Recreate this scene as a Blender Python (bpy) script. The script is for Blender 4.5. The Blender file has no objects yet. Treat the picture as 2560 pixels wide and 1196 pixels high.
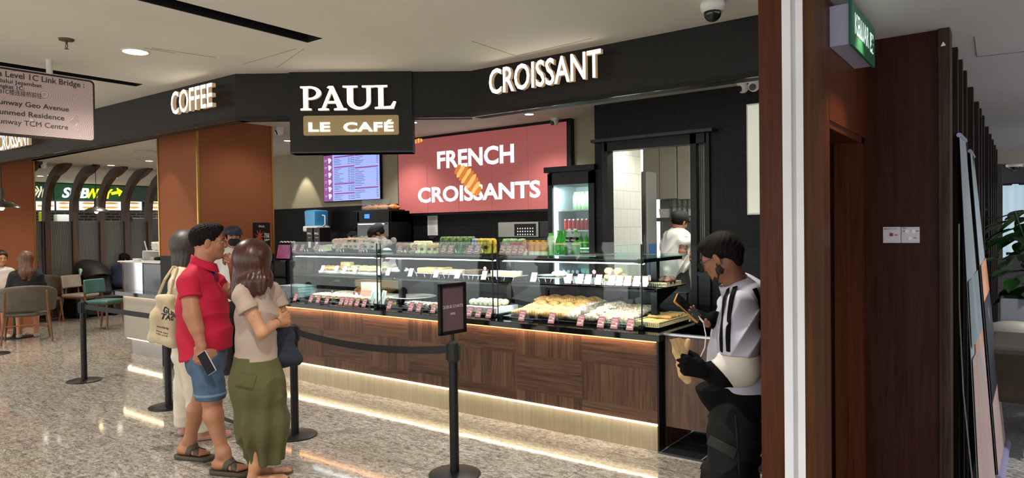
import bpy, bmesh, math, random
import numpy as np
from mathutils import Vector, Matrix, Euler
random.seed(7); rng=np.random.default_rng(7)
S=bpy.context.scene; COL=S.collection; PI=math.pi
# ---------------- camera ----------------
FP=1710.; CX,CY=1280.,598.; CH=1.6
_y=math.radians(36.9); _p=math.radians(-0.87); _r=math.radians(0.77)
FW=np.array([-math.sin(_y)*math.cos(_p),math.cos(_y)*math.cos(_p),math.sin(_p)])
_R=np.array([math.cos(_y),math.sin(_y),0.]); _U=np.cross(_R,FW)
RT=_R*math.cos(_r)-_U*math.sin(_r); UP=_U*math.cos(_r)+_R*math.sin(_r)
CAM=np.array([0.,0.,CH])
cd=bpy.data.cameras.new('camera'); co=bpy.data.objects.new('camera',cd); COL.objects.link(co)
cd.sensor_width=36; cd.lens=36*FP/2560; cd.clip_start=.05; cd.clip_end=200
M=Matrix.Identity(4)
for i in range(3):
    M[i][0]=RT[i]; M[i][1]=UP[i]; M[i][2]=-FW[i]; M[i][3]=CAM[i]
co.matrix_world=M; S.camera=co
# ---------------- world, exposure ----------------
w=bpy.data.worlds.new('world'); S.world=w; w.use_nodes=True
bg=w.node_tree.nodes['Background']; bg.inputs[0].default_value=(1,.985,.97,1); bg.inputs[1].default_value=1.75
S.view_settings.view_transform='Standard'; S.view_settings.look='None'; S.view_settings.gamma=1
S.view_settings.use_curve_mapping=False; S.view_settings.exposure=0.55
S.cycles.use_denoising=True; S.cycles.max_bounces=8; S.cycles.transparent_max_bounces=24
S.cycles.sample_clamp_indirect=4; S.cycles.caustics_reflective=False; S.cycles.caustics_refractive=False
ZC=2.95; ZI=2.9; ZR=2.52          # ceilings: concourse, shop, right-hand corridor
def spot(loc,power,col=(1,.8,.58),ang=100,blend=.7,r=.05,aim=None,name='downlight_lamp'):
    l=bpy.data.lights.new(name,'SPOT'); l.energy=power; l.color=col; l.spot_size=math.radians(ang); l.spot_blend=blend; l.shadow_soft_size=r
    o=bpy.data.objects.new(name,l); COL.objects.link(o); o.location=loc
    d=Vector(aim)-Vector(loc) if aim is not None else Vector((0,0,-1))
    o.rotation_euler=d.to_track_quat('-Z','Y').to_euler(); return o
def area(loc,sx,sy,power,col=(1,1,1),aim=(0,0,-1),name='strip_lamp',rot=None,spread=180):
    l=bpy.data.lights.new(name,'AREA'); l.shape='RECTANGLE'; l.size=sx; l.size_y=sy; l.energy=power; l.color=col; l.spread=math.radians(spread)
    o=bpy.data.objects.new(name,l); COL.objects.link(o); o.location=loc
    o.rotation_euler=rot if rot is not None else Vector(aim).to_track_quat('-Z','Y').to_euler(); return o
WARM=(1,.78,.55); NEUT=(1,.93,.84); COOL=(.86,.94,1)
# concourse downlights (in the ceiling, in front of the shop and behind the camera)
DL=[(-5.26,2.4),(-2.7,1.6),(-8.2,2.2),(-3.0,-.6),(-6,-.4),(-9.5,.2),(-11.5,2.4),(-1.6,3.4),(-13.5,1.0)]
for x,y in DL: spot((x,y,ZC-.03),110,(1,.93,.83),140,.9,.06)
# shop downlights
DI=[(-3.15,6.55),(-4.5,6.35),(-5.9,5.9),(-6.9,6.4),(-8.4,5.9),(-4.3,5.2),(-2.9,5.3)]
for x,y in DI: spot((x,y,ZI-.03),70,(1,.95,.88),120,.8,.05)
# seating area downlights
DS=[(-12.45,4.18),(-11.04,4.43),(-9.99,4.47),(-16.94,5.9),(-13.78,5.8),(-12.5,5.9),(-17.3,5.82),(-16.75,7.12),(-17.16,7.79)]
for i,(x,y) in enumerate(DS): spot((x,y,ZI-.03),60,(1,.88,.74),130,.8,.05)
# ---------------- maths ----------------
def ray(x,y): return FW+RT*(x-CX)/FP+UP*(CY-y)/FP
def onz(x,y,z=0.):
    d=ray(x,y); return CAM+d*((z-CH)/d[2])
def onY(x,y,Y):
    d=ray(x,y); return CAM+d*(Y/d[1])
def onX(x,y,X):
    d=ray(x,y); return CAM+d*(X/d[0])
def dep(x,y,z): return CAM+ray(x,y)*z
def nrm(v):
    v=np.array(v,float); return v/np.linalg.norm(v)
# ---------------- materials ----------------
def lin(h):
    h=h.lstrip('#'); c=[int(h[i:i+2],16)/255 for i in(0,2,4)]
    return tuple((x/12.92 if x<=.04045 else ((x+.055)/1.055)**2.4) for x in c)+(1,)
MT={}
def mat(n,c='#888888',r=.5,m=0.,e=None,es=1.,c2=None,ns=8,nd=4,bump=0.,bs=40,stretch=None,tr=0.,spec=None,alpha=1.,coat=0,sheen=0,amt=1.,ior=None):
    if n in MT: return MT[n]
    a=bpy.data.materials.new(n); a.use_nodes=True; nt=a.node_tree; b=nt.nodes['Principled BSDF']; N=nt.nodes.new; L=nt.links.new
    b.inputs['Base Color'].default_value=lin(c); b.inputs['Roughness'].default_value=r; b.inputs['Metallic'].default_value=m
    if spec is not None: b.inputs['Specular IOR Level'].default_value=spec
    if tr: b.inputs['Transmission Weight'].default_value=tr
    if ior: b.inputs['IOR'].default_value=ior
    if coat: b.inputs['Coat Weight'].default_value=coat; b.inputs['Coat Roughness'].default_value=.1
    if sheen: b.inputs['Sheen Weight'].default_value=sheen
    if alpha<1: b.inputs['Alpha'].default_value=alpha
    if e: b.inputs['Emission Color'].default_value=lin(e); b.inputs['Emission Strength'].default_value=es
    if c2 or bump:
        tc=N('ShaderNodeTexCoord'); mp=N('ShaderNodeMapping'); L(tc.outputs['Object'],mp.inputs[0])
        if stretch: mp.inputs['Scale'].default_value=stretch
        if c2:
            t=N('ShaderNodeTexNoise'); t.inputs['Scale'].default_value=ns; t.inputs['Detail'].default_value=nd; L(mp.outputs[0],t.inputs[0])
            cr=N('ShaderNodeValToRGB'); cr.color_ramp.elements[0].position=.5-.22*amt; cr.color_ramp.elements[1].position=.5+.22*amt
            cr.color_ramp.elements[0].color=lin(c); cr.color_ramp.elements[1].color=lin(c2); L(t.outputs[0],cr.inputs[0]); L(cr.outputs[0],b.inputs['Base Color'])
        if bump:
            t=N('ShaderNodeTexNoise'); t.inputs['Scale'].default_value=bs; t.inputs['Detail'].default_value=3; L(mp.outputs[0],t.inputs[0])
            bp=N('ShaderNodeBump'); bp.inputs['Strength'].default_value=bump; bp.inputs['Distance'].default_value=.01; L(t.outputs[0],bp.inputs['Height']); L(bp.outputs[0],b.inputs['Normal'])
    MT[n]=a; return a
def glassmat(n,tint='#eef6f4',refl=1.0,rough=0.0,base=0.0):
    if n in MT: return MT[n]
    a=bpy.data.materials.new(n); a.use_nodes=True; nt=a.node_tree; nt.nodes.clear(); N=nt.nodes.new; L=nt.links.new
    o=N('ShaderNodeOutputMaterial'); mx=N('ShaderNodeMixShader'); t=N('ShaderNodeBsdfTransparent'); g=N('ShaderNodeBsdfGlossy'); fr=N('ShaderNodeLayerWeight'); fr.inputs[0].default_value=.5; pw=N('ShaderNodeMath'); pw.operation='POWER'; pw.inputs[1].default_value=4.5; L(fr.outputs['Facing'],pw.inputs[0])
    t.inputs[0].default_value=lin(tint); g.inputs['Roughness'].default_value=rough
    mm=N('ShaderNodeMath'); mm.operation='MULTIPLY_ADD'; mm.inputs[1].default_value=refl*.45; mm.inputs[2].default_value=base+.025; L(pw.outputs[0],mm.inputs[0]); L(mm.outputs[0],mx.inputs[0])
    L(t.outputs[0],mx.inputs[1]); L(g.outputs[0],mx.inputs[2]); L(mx.outputs[0],o.inputs[0]); MT[n]=a; return a
class NT:                                   # small node-graph helper
    def __init__(s,n,r=.5,m=0.):
        s.a=bpy.data.materials.new(n); s.a.use_nodes=True; s.nt=s.a.node_tree; s.b=s.nt.nodes['Principled BSDF']; MT[n]=s.a
        s.b.inputs['Roughness'].default_value=r; s.b.inputs['Metallic'].default_value=m
    def n(s,t,**k):
        q=s.nt.nodes.new('ShaderNode'+t)
        for a,v in k.items(): setattr(q,a,v)
        return q
    def l(s,a,b): s.nt.links.new(a,b)
    def co(s,scale=(1,1,1),rot=(0,0,0),loc=(0,0,0)):
        t=s.n('TexCoord'); m=s.n('Mapping'); s.l(t.outputs['Object'],m.inputs[0])
        m.inputs['Scale'].default_value=scale; m.inputs['Rotation'].default_value=rot; m.inputs['Location'].default_value=loc; return m.outputs[0]
    def math(s,op,a,b=None,c=None):
        q=s.n('Math',operation=op)
        for i,v in enumerate((a,b,c)):
            if v is None: continue
            if isinstance(v,(int,float)): q.inputs[i].default_value=v
            else: s.l(v,q.inputs[i])
        return q.outputs[0]
    def ramp(s,f,stops,interp='LINEAR'):
        q=s.n('ValToRGB'); cr=q.color_ramp; cr.interpolation=interp
        while len(cr.elements)<len(stops): cr.elements.new(.5)
        for e,(p,c) in zip(cr.elements,stops): e.position=p; e.color=lin(c) if isinstance(c,str) else (c,c,c,1)
        s.l(f,q.inputs[0]); return q.outputs[0]
    def noise(s,v,sc,d=4,dist=0.,rough=.5):
        q=s.n('TexNoise'); q.inputs['Scale'].default_value=sc; q.inputs['Detail'].default_value=d; q.inputs['Distortion'].default_value=dist; q.inputs['Roughness'].default_value=rough
        s.l(v,q.inputs[0]); return q.outputs[0]
    def mix(s,f,a,b,bt='MIX'):
        q=s.n('Mix',data_type='RGBA',blend_type=bt)
        for i,v in ((0,f),(6,a),(7,b)):
            if isinstance(v,(int,float)): q.inputs[i].default_value=v
            elif isinstance(v,str): q.inputs[i].default_value=lin(v)
            else: s.l(v,q.inputs[i])
        return q.outputs[2]
    def bump(s,h,st=.3,d=.01):
        q=s.n('Bump'); q.inputs['Strength'].default_value=st; q.inputs['Distance'].default_value=d; s.l(h,q.inputs['Height']); s.l(q.outputs[0],s.b.inputs['Normal'])
    def base(s,c): s.l(c,s.b.inputs['Base Color'])
# ---------------- mesh builder ----------------
class MB:
    def __init__(s): s.v=[]; s.f=[]; s.mi=[]; s.n=0; s.cur=0
    def add(s,V,F,mi=None):
        V=np.asarray(V,float); s.v.append(V); k=s.n; mi=s.cur if mi is None else mi
        s.f.extend([tuple(int(i)+k for i in f) for f in F]); s.mi.extend([mi]*len(F)); s.n+=len(V); return s
    def box(s,c,d,rot=None,b=0.,mi=None):
        bm=bmesh.new(); bmesh.ops.create_cube(bm,size=1)
        for v in bm.verts: v.co=Vector((v.co.x*d[0],v.co.y*d[1],v.co.z*d[2]))
        if b>0: bmesh.ops.bevel(bm,geom=list(bm.edges),offset=min(b,min(d)*.49),segments=2,affect='EDGES',profile=.5)
        if rot is not None:
            R=rot if isinstance(rot,Matrix) else Euler(rot).to_matrix()
            for v in bm.verts: v.co=R@v.co
        V=[(v.co.x+c[0],v.co.y+c[1],v.co.z+c[2]) for v in bm.verts]; F=[[v.index for v in f.verts] for f in bm.faces]
        bm.free(); return s.add(V,F,mi)
    def bb(s,a,b_,b=0.,mi=None):            # box by two corners
        a=np.array(a,float); b_=np.array(b_,float); return s.box((a+b_)/2,np.abs(b_-a),None,b,mi)
    def tube(s,P,r,n=10,cap=True,mi=None,closed=False,flat=1.,up=None):
        P=[np.array(p,float) for p in P]; m=len(P); r=[r]*m if np.isscalar(r) else list(r); V=[]; F=[]; prev=None
        for i,p in enumerate(P):
            if closed: t=P[(i+1)%m]-P[i-1]
            else: t=P[min(i+1,m-1)]-P[max(i-1,0)]
            t=nrm(t)
            if up is not None: a=np.array(up,float)
            elif prev is None: a=np.array([0,0,1.]) if abs(t[2])<.9 else np.array([1.,0,0])
            else: a=prev
            u=a-t*np.dot(a,t); u=nrm(u); w_=np.cross(t,u); prev=u
            for k in range(n):
                q=2*PI*k/n; V.append(p+r[i]*(math.cos(q)*u*flat+math.sin(q)*w_))
        for i in range(m if closed else m-1):
            for k in range(n):
                a=i*n+k; b=i*n+(k+1)%n; c=((i+1)%m)*n+(k+1)%n; d=((i+1)%m)*n+k; F.append((a,b,c,d))
        if cap and not closed: F.append(tuple(range(n))[::-1]); F.append(tuple((m-1)*n+k for k in range(n)))
        return s.add(V,F,mi)
    def cyl(s,a,b,r,r2=None,n=16,mi=None): return s.tube([a,b],[r,r if r2 is None else r2],n,True,mi)
    def lathe(s,prof,c=(0,0,0),n=20,mi=None,rot=None,sx=1.,sy=1.):
        V=[];F=[];m=len(prof)
        for r,z in prof:
            for k in range(n):
                q=2*PI*k/n; V.append((r*math.cos(q)*sx,r*math.sin(q)*sy,z))
        for i in range(m-1):
            for k in range(n): F.append((i*n+k,i*n+(k+1)%n,(i+1)*n+(k+1)%n,(i+1)*n+k))
        if prof[0][0]>1e-5: F.append(tuple(range(n))[::-1])
        if prof[-1][0]>1e-5: F.append(tuple((m-1)*n+k for k in range(n)))
        V=np.array(V)
        if rot is not None: V=V@np.array((rot if isinstance(rot,Matrix) else Euler(rot).to_matrix())).T
        return s.add(V+np.array(c),F,mi)
    def ell(s,c,r,rot=None,n=14,mi=None):
        prof=[(max(math.sin(PI*i/(n//2+2)),1e-6),-math.cos(PI*i/(n//2+2))) for i in range(n//2+3)]
        V=[];F=[];m=len(prof)
        for q,z in prof:
            for k in range(n):
                a=2*PI*k/n; V.append((q*math.cos(a)*r[0],q*math.sin(a)*r[1],z*r[2]))
        for i in range(m-1):
            for k in range(n): F.append((i*n+k,i*n+(k+1)%n,(i+1)*n+(k+1)%n,(i+1)*n+k))
        V=np.array(V)
        if rot is not None: V=V@np.array((rot if isinstance(rot,Matrix) else Euler(rot).to_matrix())).T
        return s.add(V+np.array(c),F,mi)
    def quad(s,a,b,c,d,mi=None): return s.add([a,b,c,d],[(0,1,2,3)],mi)
    def prism(s,pts,o,u,v,nv,t,mi=None):    # polygon pts in (u,v) at o, thickness t along nv (convex or simple)
        o=np.array(o,float);u=np.array(u,float);v=np.array(v,float);nv=np.array(nv,float);m=len(pts)
        A=[o+u*p[0]+v*p[1] for p in pts]; B=[a+nv*t for a in A]
        return s.add(A+B,[tuple(range(m))[::-1],tuple(range(m,2*m))]+[(i,(i+1)%m,m+(i+1)%m,m+i) for i in range(m)],mi)
    def grid(s,fn,nu,nv,mi=None,cu=False):
        V=[fn(i/(nu-(0 if cu else 1)),j/(nv-1)) for i in range(nu) for j in range(nv)]
        F=[(i*nv+j,((i+1)%nu)*nv+j,((i+1)%nu)*nv+j+1,i*nv+j+1) for i in range(nu if cu else nu-1) for j in range(nv-1)]
        return s.add(V,F,mi)
    def text(s,t,o,u,v,h,depth=.002,align='CENTER',bold=0.,w=None,mi=None,shear=0.,space=1.):
        V,F=textgeo(t,bold,shear,space); V=V.copy()
        if not len(V): return s
        mn=V[:,:2].min(0); mx=V[:,:2].max(0); H=textgeo('H',bold)[0]; hh=H[:,1].max()-H[:,1].min(); k=h/hh
        kx=k if w is None else w/(mx[0]-mn[0])
        x=(V[:,0]-mn[0])*kx; W=(mx[0]-mn[0])*kx
        if align=='CENTER': x-=W/2
        elif align=='RIGHT': x-=W
        y=V[:,1]*k; z=(V[:,2]*.5+.5)*depth; u=nrm(u); v=nrm(v); n=np.cross(u,v)
        return s.add(np.array(o)+x[:,None]*u+y[:,None]*v+z[:,None]*n,F,mi)
    def build(s,name,mats,parent=None,smooth=None,loc=None,label=None,sub=0,rel=None):
        V=np.concatenate(s.v) if s.v else np.zeros((0,3))
        if rel is not None: V=V-np.array(rel)
        me=bpy.data.meshes.new(name); me.from_pydata(V.tolist(),[],s.f)
        mats=mats if isinstance(mats,(list,tuple)) else [mats]
        for m_ in mats: me.materials.append(m_)
        me.polygons.foreach_set('material_index',s.mi)
        me.update(); 
        bm=bmesh.new(); bm.from_mesh(me); bmesh.ops.recalc_face_normals(bm,faces=bm.faces); bm.to_mesh(me); bm.free()
        if smooth: 
            me.polygons.foreach_set('use_smooth',[True]*len(me.polygons))
            if smooth is not True: me.set_sharp_from_angle(angle=math.radians(smooth))
        o=bpy.data.objects.new(name,me); COL.objects.link(o)
        if parent: o.parent=parent
        if loc is not None: o.location=loc
        if label: o['label']=label
        if sub:
            md=o.modifiers.new('sub','SUBSURF'); md.levels=sub; md.render_levels=sub
        return o
_tc={}
def textgeo(t,bold=0.,shear=0.,space=1.):
    k=(t,bold,shear,space)
    if k in _tc: return _tc[k]
    c=bpy.data.curves.new('t','FONT'); c.body=t; c.extrude=.5; c.offset=bold; c.resolution_u=3; c.shear=shear; c.space_character=space
    o=bpy.data.objects.new('t',c); COL.objects.link(o); bpy.context.view_layer.update()
    me=bpy.data.meshes.new_from_object(o.evaluated_get(bpy.context.evaluated_depsgraph_get()))
    V=np.array([v.co[:] for v in me.vertices]) if len(me.vertices) else np.zeros((0,3)); F=[tuple(p.vertices) for p in me.polygons]
    bpy.data.objects.remove(o); bpy.data.curves.remove(c); bpy.data.meshes.remove(me); _tc[k]=(V,F); return _tc[k]
def root(name,loc,label=None,cat=None,group=None,rz=0.,kind=None):
    o=bpy.data.objects.new(name,None); o.empty_display_size=.05; COL.objects.link(o); o.location=loc; o.rotation_euler=(0,0,rz)
    return tag(o,label,cat,group,kind)
def tag(o,label=None,cat=None,group=None,kind=None):
    if label: o['label']=label
    if cat: o['category']=cat
    if group: o['group']=group
    if kind: o['kind']=kind
    return o
def struct(o): o['kind']='structure'; return o
def kids(o): return [c for c in bpy.data.objects if c.parent==o]
def dup(o,loc,rz=None,label=None,group=None,scale=None,rot=None,_ch=None):
    r=o.copy(); COL.objects.link(r); r.location=loc
    if rot is not None: r.rotation_euler=rot
    elif rz is not None: r.rotation_euler=(0,0,rz)
    if scale is not None: r.scale=scale if hasattr(scale,'__len__') else (scale,)*3
    if label: r['label']=label
    if group: r['group']=group
    for c in (KID.get(o.name) or []):
        d=c.copy(); COL.objects.link(d); d.parent=r
        for g in (KID.get(c.name) or []):
            e=g.copy(); COL.objects.link(e); e.parent=d
    return r
KID={}
def proto(o):
    KID[o.name]=kids(o)
    for c in KID[o.name]: KID[c.name]=kids(c)
    return o
ORD=['first','second','third','fourth','fifth','sixth','seventh','eighth','ninth','tenth','eleventh','twelfth','thirteenth','fourteenth','fifteenth','sixteenth','seventeenth','eighteenth','nineteenth','twentieth']
def rectY(m,x0,y0,x1,y1,Y,t,mi=None,b=0.):  # box whose front face fills a photo rectangle on plane Y
    a=onY(x0,y0,Y); c=onY(x1,y1,Y); return m.bb((a[0],Y,c[2]),(c[0],Y+t,a[2]),b,mi)
# ================= common materials =================
def floor_mat():
    g=NT('polished granite',.13); v=g.co((1,1,1)); w2=g.co((.9,2.6,1),(0,0,.35))
    n1=g.noise(w2,5.5,8,2.2,.68); n2=g.noise(v,30,6,.8,.7); n3=g.noise(v,1.1,3,.6)
    c=g.ramp(n1,[(.32,'#4c453d'),(.42,'#8d8577'),(.52,'#b4afa6'),(.64,'#cbc7be')])
    f=g.ramp(n2,[(.38,'#3e3935'),(.47,'#9c978d'),(.6,'#dedad2')]); c=g.mix(.38,c,f)
    c=g.mix(g.ramp(n3,[(.4,0.),(.65,.22)]),c,'#a3937b')
    br=g.n('TexBrick',offset=0.); g.l(g.co((1,1,1),(0,0,0),(.55,.33,0)),br.inputs[0]); br.inputs['Scale'].default_value=1; br.inputs['Brick Width'].default_value=.9; br.inputs['Row Height'].default_value=.9; br.inputs['Mortar Size'].default_value=.0022
    c=g.mix(br.outputs['Fac'],c,'#57504a'); n4=g.noise(g.co((.8,2.4,1),(0,0,.35)),6.5,6,1.6,.6); av=g.math('ABSOLUTE',g.math('SUBTRACT',n4,.5)); c=g.mix(g.ramp(av,[(0.,.8),(.022,0.)]),c,'#38302a'); n5=g.noise(g.co((1.,3.2,1),(0,0,.2)),15,5,1.2,.6); av2=g.math('ABSOLUTE',g.math('SUBTRACT',n5,.47)); c=g.mix(g.ramp(av2,[(0.,.55),(.03,0.)]),c,'#4a423a'); c=g.mix(.1,c,'#6c6862'); g.base(c); g.b.inputs['Specular IOR Level'].default_value=.6
    g.l(g.ramp(n1,[(.3,.04),(.7,.1)]),g.b.inputs['Roughness']); return g.a
M_floor=floor_mat()
def plaster(n,c,c2,b=.06):
    return mat(n,c,.85,c2=c2,ns=1.3,nd=3,bump=b,bs=5)
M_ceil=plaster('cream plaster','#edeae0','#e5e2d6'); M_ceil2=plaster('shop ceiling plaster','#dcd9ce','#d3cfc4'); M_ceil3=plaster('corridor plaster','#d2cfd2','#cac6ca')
M_wall=mat('olive beige paint','#a39c84',.8,c2='#9b947c',ns=2,bump=.03,bs=60)
M_fas=mat('black fascia board','#12100e',.5,c2='#161310',ns=2,spec=.3)
M_blk=mat('black metal','#0c0d0f',.42,spec=.3); M_mblk=mat('matt black','#131313',.7); M_gun=mat('dark steel','#33363b',.35,.7)
M_steel=mat('brushed steel','#b9bcbe',.28,.9,bump=.05,bs=60,stretch=(1,1,12)); M_chrome=mat('chrome','#d4d7d9',.12,1.)
M_gold=mat('brass trim','#c9a456',.3,.9); M_champ=mat('champagne metal','#a8a193',.42,.5,c2='#a09888',ns=1.5)
M_terra=mat('terracotta fabric','#995b3a',.9,c2='#8f5334',ns=160,nd=2,bump=.25,bs=300)
M_white=mat('white plastic','#e4e4e0',.4); M_offw=mat('off white paint','#d5d2ca',.6); M_glass=glassmat('clear glass'); M_glass2=glassmat('case glass','#f2faf8',1.0,0,.01)
M_ledW=mat('warm led strip','#ffe8c8',.5,e='#ffdfb4',es=7); M_ledC=mat('cool led strip','#ffffff',.5,e='#eef4ff',es=8)
M_lamp=mat('lit diffuser','#ffffff',.5,e='#fff3df',es=12); M_letter=mat('lit letter face','#fff6e6',.5,e='#fff2e0',es=1.5); M_lside=mat('lit letter side','#b8a488',.5,e='#ffd0a0',es=.16)
def wood(n,dark,mid,light,rot=(0,0,0),sc=(1,1,1),rough=.45,coat=0.,blocks=None):
    g=NT(n,rough); 
    def grain(rotv,seed):
        v=g.co(sc,rotv,(seed,seed*.7,0)); st=g.n('Mapping'); g.l(v,st.inputs[0]); st.inputs['Scale'].default_value=(14,14,.9)
        a=g.noise(st.outputs[0],1.6,7,1.2,.62); st2=g.n('Mapping'); g.l(v,st2.inputs[0]); st2.inputs['Scale'].default_value=(60,60,2.4)
        b=g.noise(st2.outputs[0],2.2,3,.3); c=g.math('MULTIPLY_ADD',b,.35,g.math('MULTIPLY',a,.75)); return c
    if blocks:
        gv=grain((0,0,0),0); gh=grain((0,PI/2,0),3.1)
        tc=g.n('TexCoord'); sp=g.n('SeparateXYZ'); g.l(tc.outputs['Object'],sp.inputs[0])
        bx=g.math('FLOOR',g.math('DIVIDE',sp.outputs[0],blocks[0])); bz=g.math('FLOOR',g.math('DIVIDE',sp.outputs[2],blocks[1]))
        par=g.math('MODULO',g.math('ABSOLUTE',g.math('ADD',bx,bz)),2.)
        f=g.mix(par,gv,gh)
        # narrow plank joints and a tone per plank
        px=g.math('DIVIDE',sp.outputs[0],.115); pz=g.math('DIVIDE',sp.outputs[2],.097)
        wn=g.n('TexWhiteNoise',noise_dimensions='2D'); cb=g.n('CombineXYZ'); sel=g.math('ADD',g.math('MULTIPLY',g.math('FLOOR',px),g.math('SUBTRACT',1.,par)),g.math('MULTIPLY',g.math('FLOOR',pz),par)); g.l(sel,cb.inputs[0]); g.l(bx,cb.inputs[1]); g.l(cb.outputs[0],wn.inputs[0])
        f=g.math('ADD',f,g.math('MULTIPLY_ADD',wn.outputs[0],.16,-.08))
        ex=g.math('ABSOLUTE',g.math('SUBTRACT',g.math('FRACT',px),.5)); ez=g.math('ABSOLUTE',g.math('SUBTRACT',g.math('FRACT',pz),.5))
        ed=g.math('ADD',g.math('MULTIPLY',ex,g.math('SUBTRACT',1.,par)),g.math('MULTIPLY',ez,par)); f=g.math('SUBTRACT',f,g.math('MULTIPLY',g.math('GREATER_THAN',ed,.482),.18))
    else: f=grain(rot,0)
    g.base(g.ramp(f,[(.34,dark),(.52,mid),(.72,light)])); g.bump(f,.08)
    if coat: g.b.inputs['Coat Weight'].default_value=coat; g.b.inputs['Coat Roughness'].default_value=.15
    return g.a
def _sp(m,v):
    m.node_tree.nodes['Principled BSDF'].inputs['Specular IOR Level'].default_value=v; return m
M_walnut=wood('walnut panelling','#2e1f16','#50392a','#6b4f3b',blocks=(.62,.29))
M_walv=wood('walnut vertical','#32231a','#523a2b','#6c5140'); M_mahog=wood('mahogany veneer','#2b150b','#462310','#532b18',rough=.38,coat=.1); M_mahog2=wood('dark mahogany veneer','#21100b','#331a11','#3f2217',rough=.45,coat=.05)
M_arch=wood('dark arch wood','#2a1b11','#4a3220','#5d4330'); M_chairw=wood('oak chair wood','#4e3019','#6c462a','#7c5636',sc=(2,2,2)); M_tabw=wood('light table wood','#a87a4a','#c59a66','#d6b07e',rot=(0,PI/2,0))
def tilemat(n,c,cj,vw,vh,rough=.35,mort=.03,basket=False,bump=.6):
    g=NT(n,rough); tc=g.n('TexCoord'); sp=g.n('SeparateXYZ'); g.l(tc.outputs['Object'],sp.inputs[0]); X=g.math('ADD',sp.outputs[0],sp.outputs[1]); Z=sp.outputs[2]
    if basket:
        bw=.42
        bx=g.math('FLOOR',g.math('DIVIDE',X,bw)); bz=g.math('FLOOR',g.math('DIVIDE',Z,.3)); wn=g.n('TexWhiteNoise',noise_dimensions='2D'); cb=g.n('CombineXYZ'); g.l(bx,cb.inputs[0]); g.l(bz,cb.inputs[1]); g.l(cb.outputs[0],wn.inputs[0])
        par=g.math('GREATER_THAN',wn.outputs[0],.5)
        ex=g.math('ABSOLUTE',g.math('SUBTRACT',g.math('FRACT',g.math('DIVIDE',X,.06)),.5)); ez=g.math('ABSOLUTE',g.math('SUBTRACT',g.math('FRACT',g.math('DIVIDE',Z,.06)),.5))
        ed=g.math('ADD',g.math('MULTIPLY',ex,g.math('SUBTRACT',1.,par)),g.math('MULTIPLY',ez,par)); j=g.math('GREATER_THAN',ed,.455)
    else:
        row=g.math('FLOOR',g.math('DIVIDE',Z,vh)); off=g.math('MULTIPLY',g.math('MODULO',row,2.),.5*vw)
        ex=g.math('ABSOLUTE',g.math('SUBTRACT',g.math('FRACT',g.math('DIVIDE',g.math('ADD',X,off),vw)),.5)); ez=g.math('ABSOLUTE',g.math('SUBTRACT',g.math('FRACT',g.math('DIVIDE',Z,vh)),.5))
        j=g.math('MAXIMUM',g.math('GREATER_THAN',ex,.5-mort/2),g.math('GREATER_THAN',ez,.5-mort/2*vw/vh))
    g.base(g.mix(j,c,cj)); g.bump(g.math('SUBTRACT',1.,j),bump,.004); return g.a
M_btile=tilemat('black ribbed tile','#0b0c0e','#1c1f22',0,0,.5,basket=True,bump=.6); M_btile.node_tree.nodes['Principled BSDF'].inputs['Specular IOR Level'].default_value=.22; M_wtile=tilemat('white wall tile','#c9cdc6','#85898a',.15,.2,.2,mort=.02)
M_brick=tilemat('dark brick','#4a3b33','#8d857c',.22,.075,.8,mort=.1)
_sp(M_mahog,.14); _sp(M_mahog2,.1); _sp(M_walnut,.3); M_mahog.node_tree.nodes['Principled BSDF'].inputs['Coat Weight'].default_value=0.; M_mahog2.node_tree.nodes['Principled BSDF'].inputs['Coat Weight'].default_value=0.
# ================= floor and ceilings =================
struct(MB().add([(-34,-6,0),(8,-6,0),(8,16,0),(-34,16,0)],[(0,1,2,3)]).build('floor',M_floor))
XP=-.64   # corridor wall plane
def ceiling_with_holes(name,x0,x1,y0,y1,z,holes,m,t=.25):
    xs=sorted({x0,x1,*[h[0] for h in holes],*[h[1] for h in holes]}); ys=sorted({y0,y1,*[h[2] for h in holes],*[h[3] for h in holes]}); b=MB()
    for i in range(len(xs)-1):
        for j in range(len(ys)-1):
            cx=(xs[i]+xs[i+1])/2; cy=(ys[j]+ys[j+1])/2
            if any(h[0]<cx<h[1] and h[2]<cy<h[3] for h in holes): continue
            b.bb((xs[i],ys[j],z),(xs[i+1],ys[j+1],z+t))
    return struct(b.build(name,m))
SL=[(-4.11,-3.93,-1.2,3.07),(-6.53,-6.37,-1.2,2.98)]
ceiling_with_holes('ceiling',-34,-.72,-6,4.5,ZC,SL,M_ceil)
for h in SL:
    b=MB(); e=.012; b.bb((h[0],h[2],ZC+.003),(h[0]+e,h[3],ZC+.5)); b.bb((h[1]-e,h[2],ZC+.003),(h[1],h[3],ZC+.5)); b.bb((h[0]+e,h[3]-e,ZC+.003),(h[1]-e,h[3],ZC+.5)); b.bb((h[0]+e,h[2],ZC+.48),(h[1]-e,h[3]-e,ZC+.5))
    o=b.build('ceiling_trough',mat('trough black','#060606',.9)); struct(o)
b=MB()
for p,q in (((360,120),(440,133)),((610,160),(740,122)),((380,120),(540,144)),((1180,103),(1290,140)),((1290,140),(1480,96)),((690,170),(760,122))):
    A=onz(*p,ZC-.001); B=onz(*q,ZC-.001); b.tube([A,B],.0018,4)
struct(b.build('ceiling_joint',mat('joint grey','#8f897a',.9)))
ceiling_with_holes('ceiling_shop',-10.2,-.72,4.5,9.5,ZI,[],M_ceil2)
ceiling_with_holes('ceiling_seating',-34,-10.2,4.5,16,ZI,[],M_ceil2)
struct(MB().bb((-10.2,3.3,ZI),(-5.2,4.5,ZC+.01)).build('ceiling_edge',M_ceil2)) if False else None
ceiling_with_holes('ceiling_corridor',-.72,8,-6,16,ZR,[],M_ceil3)
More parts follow.
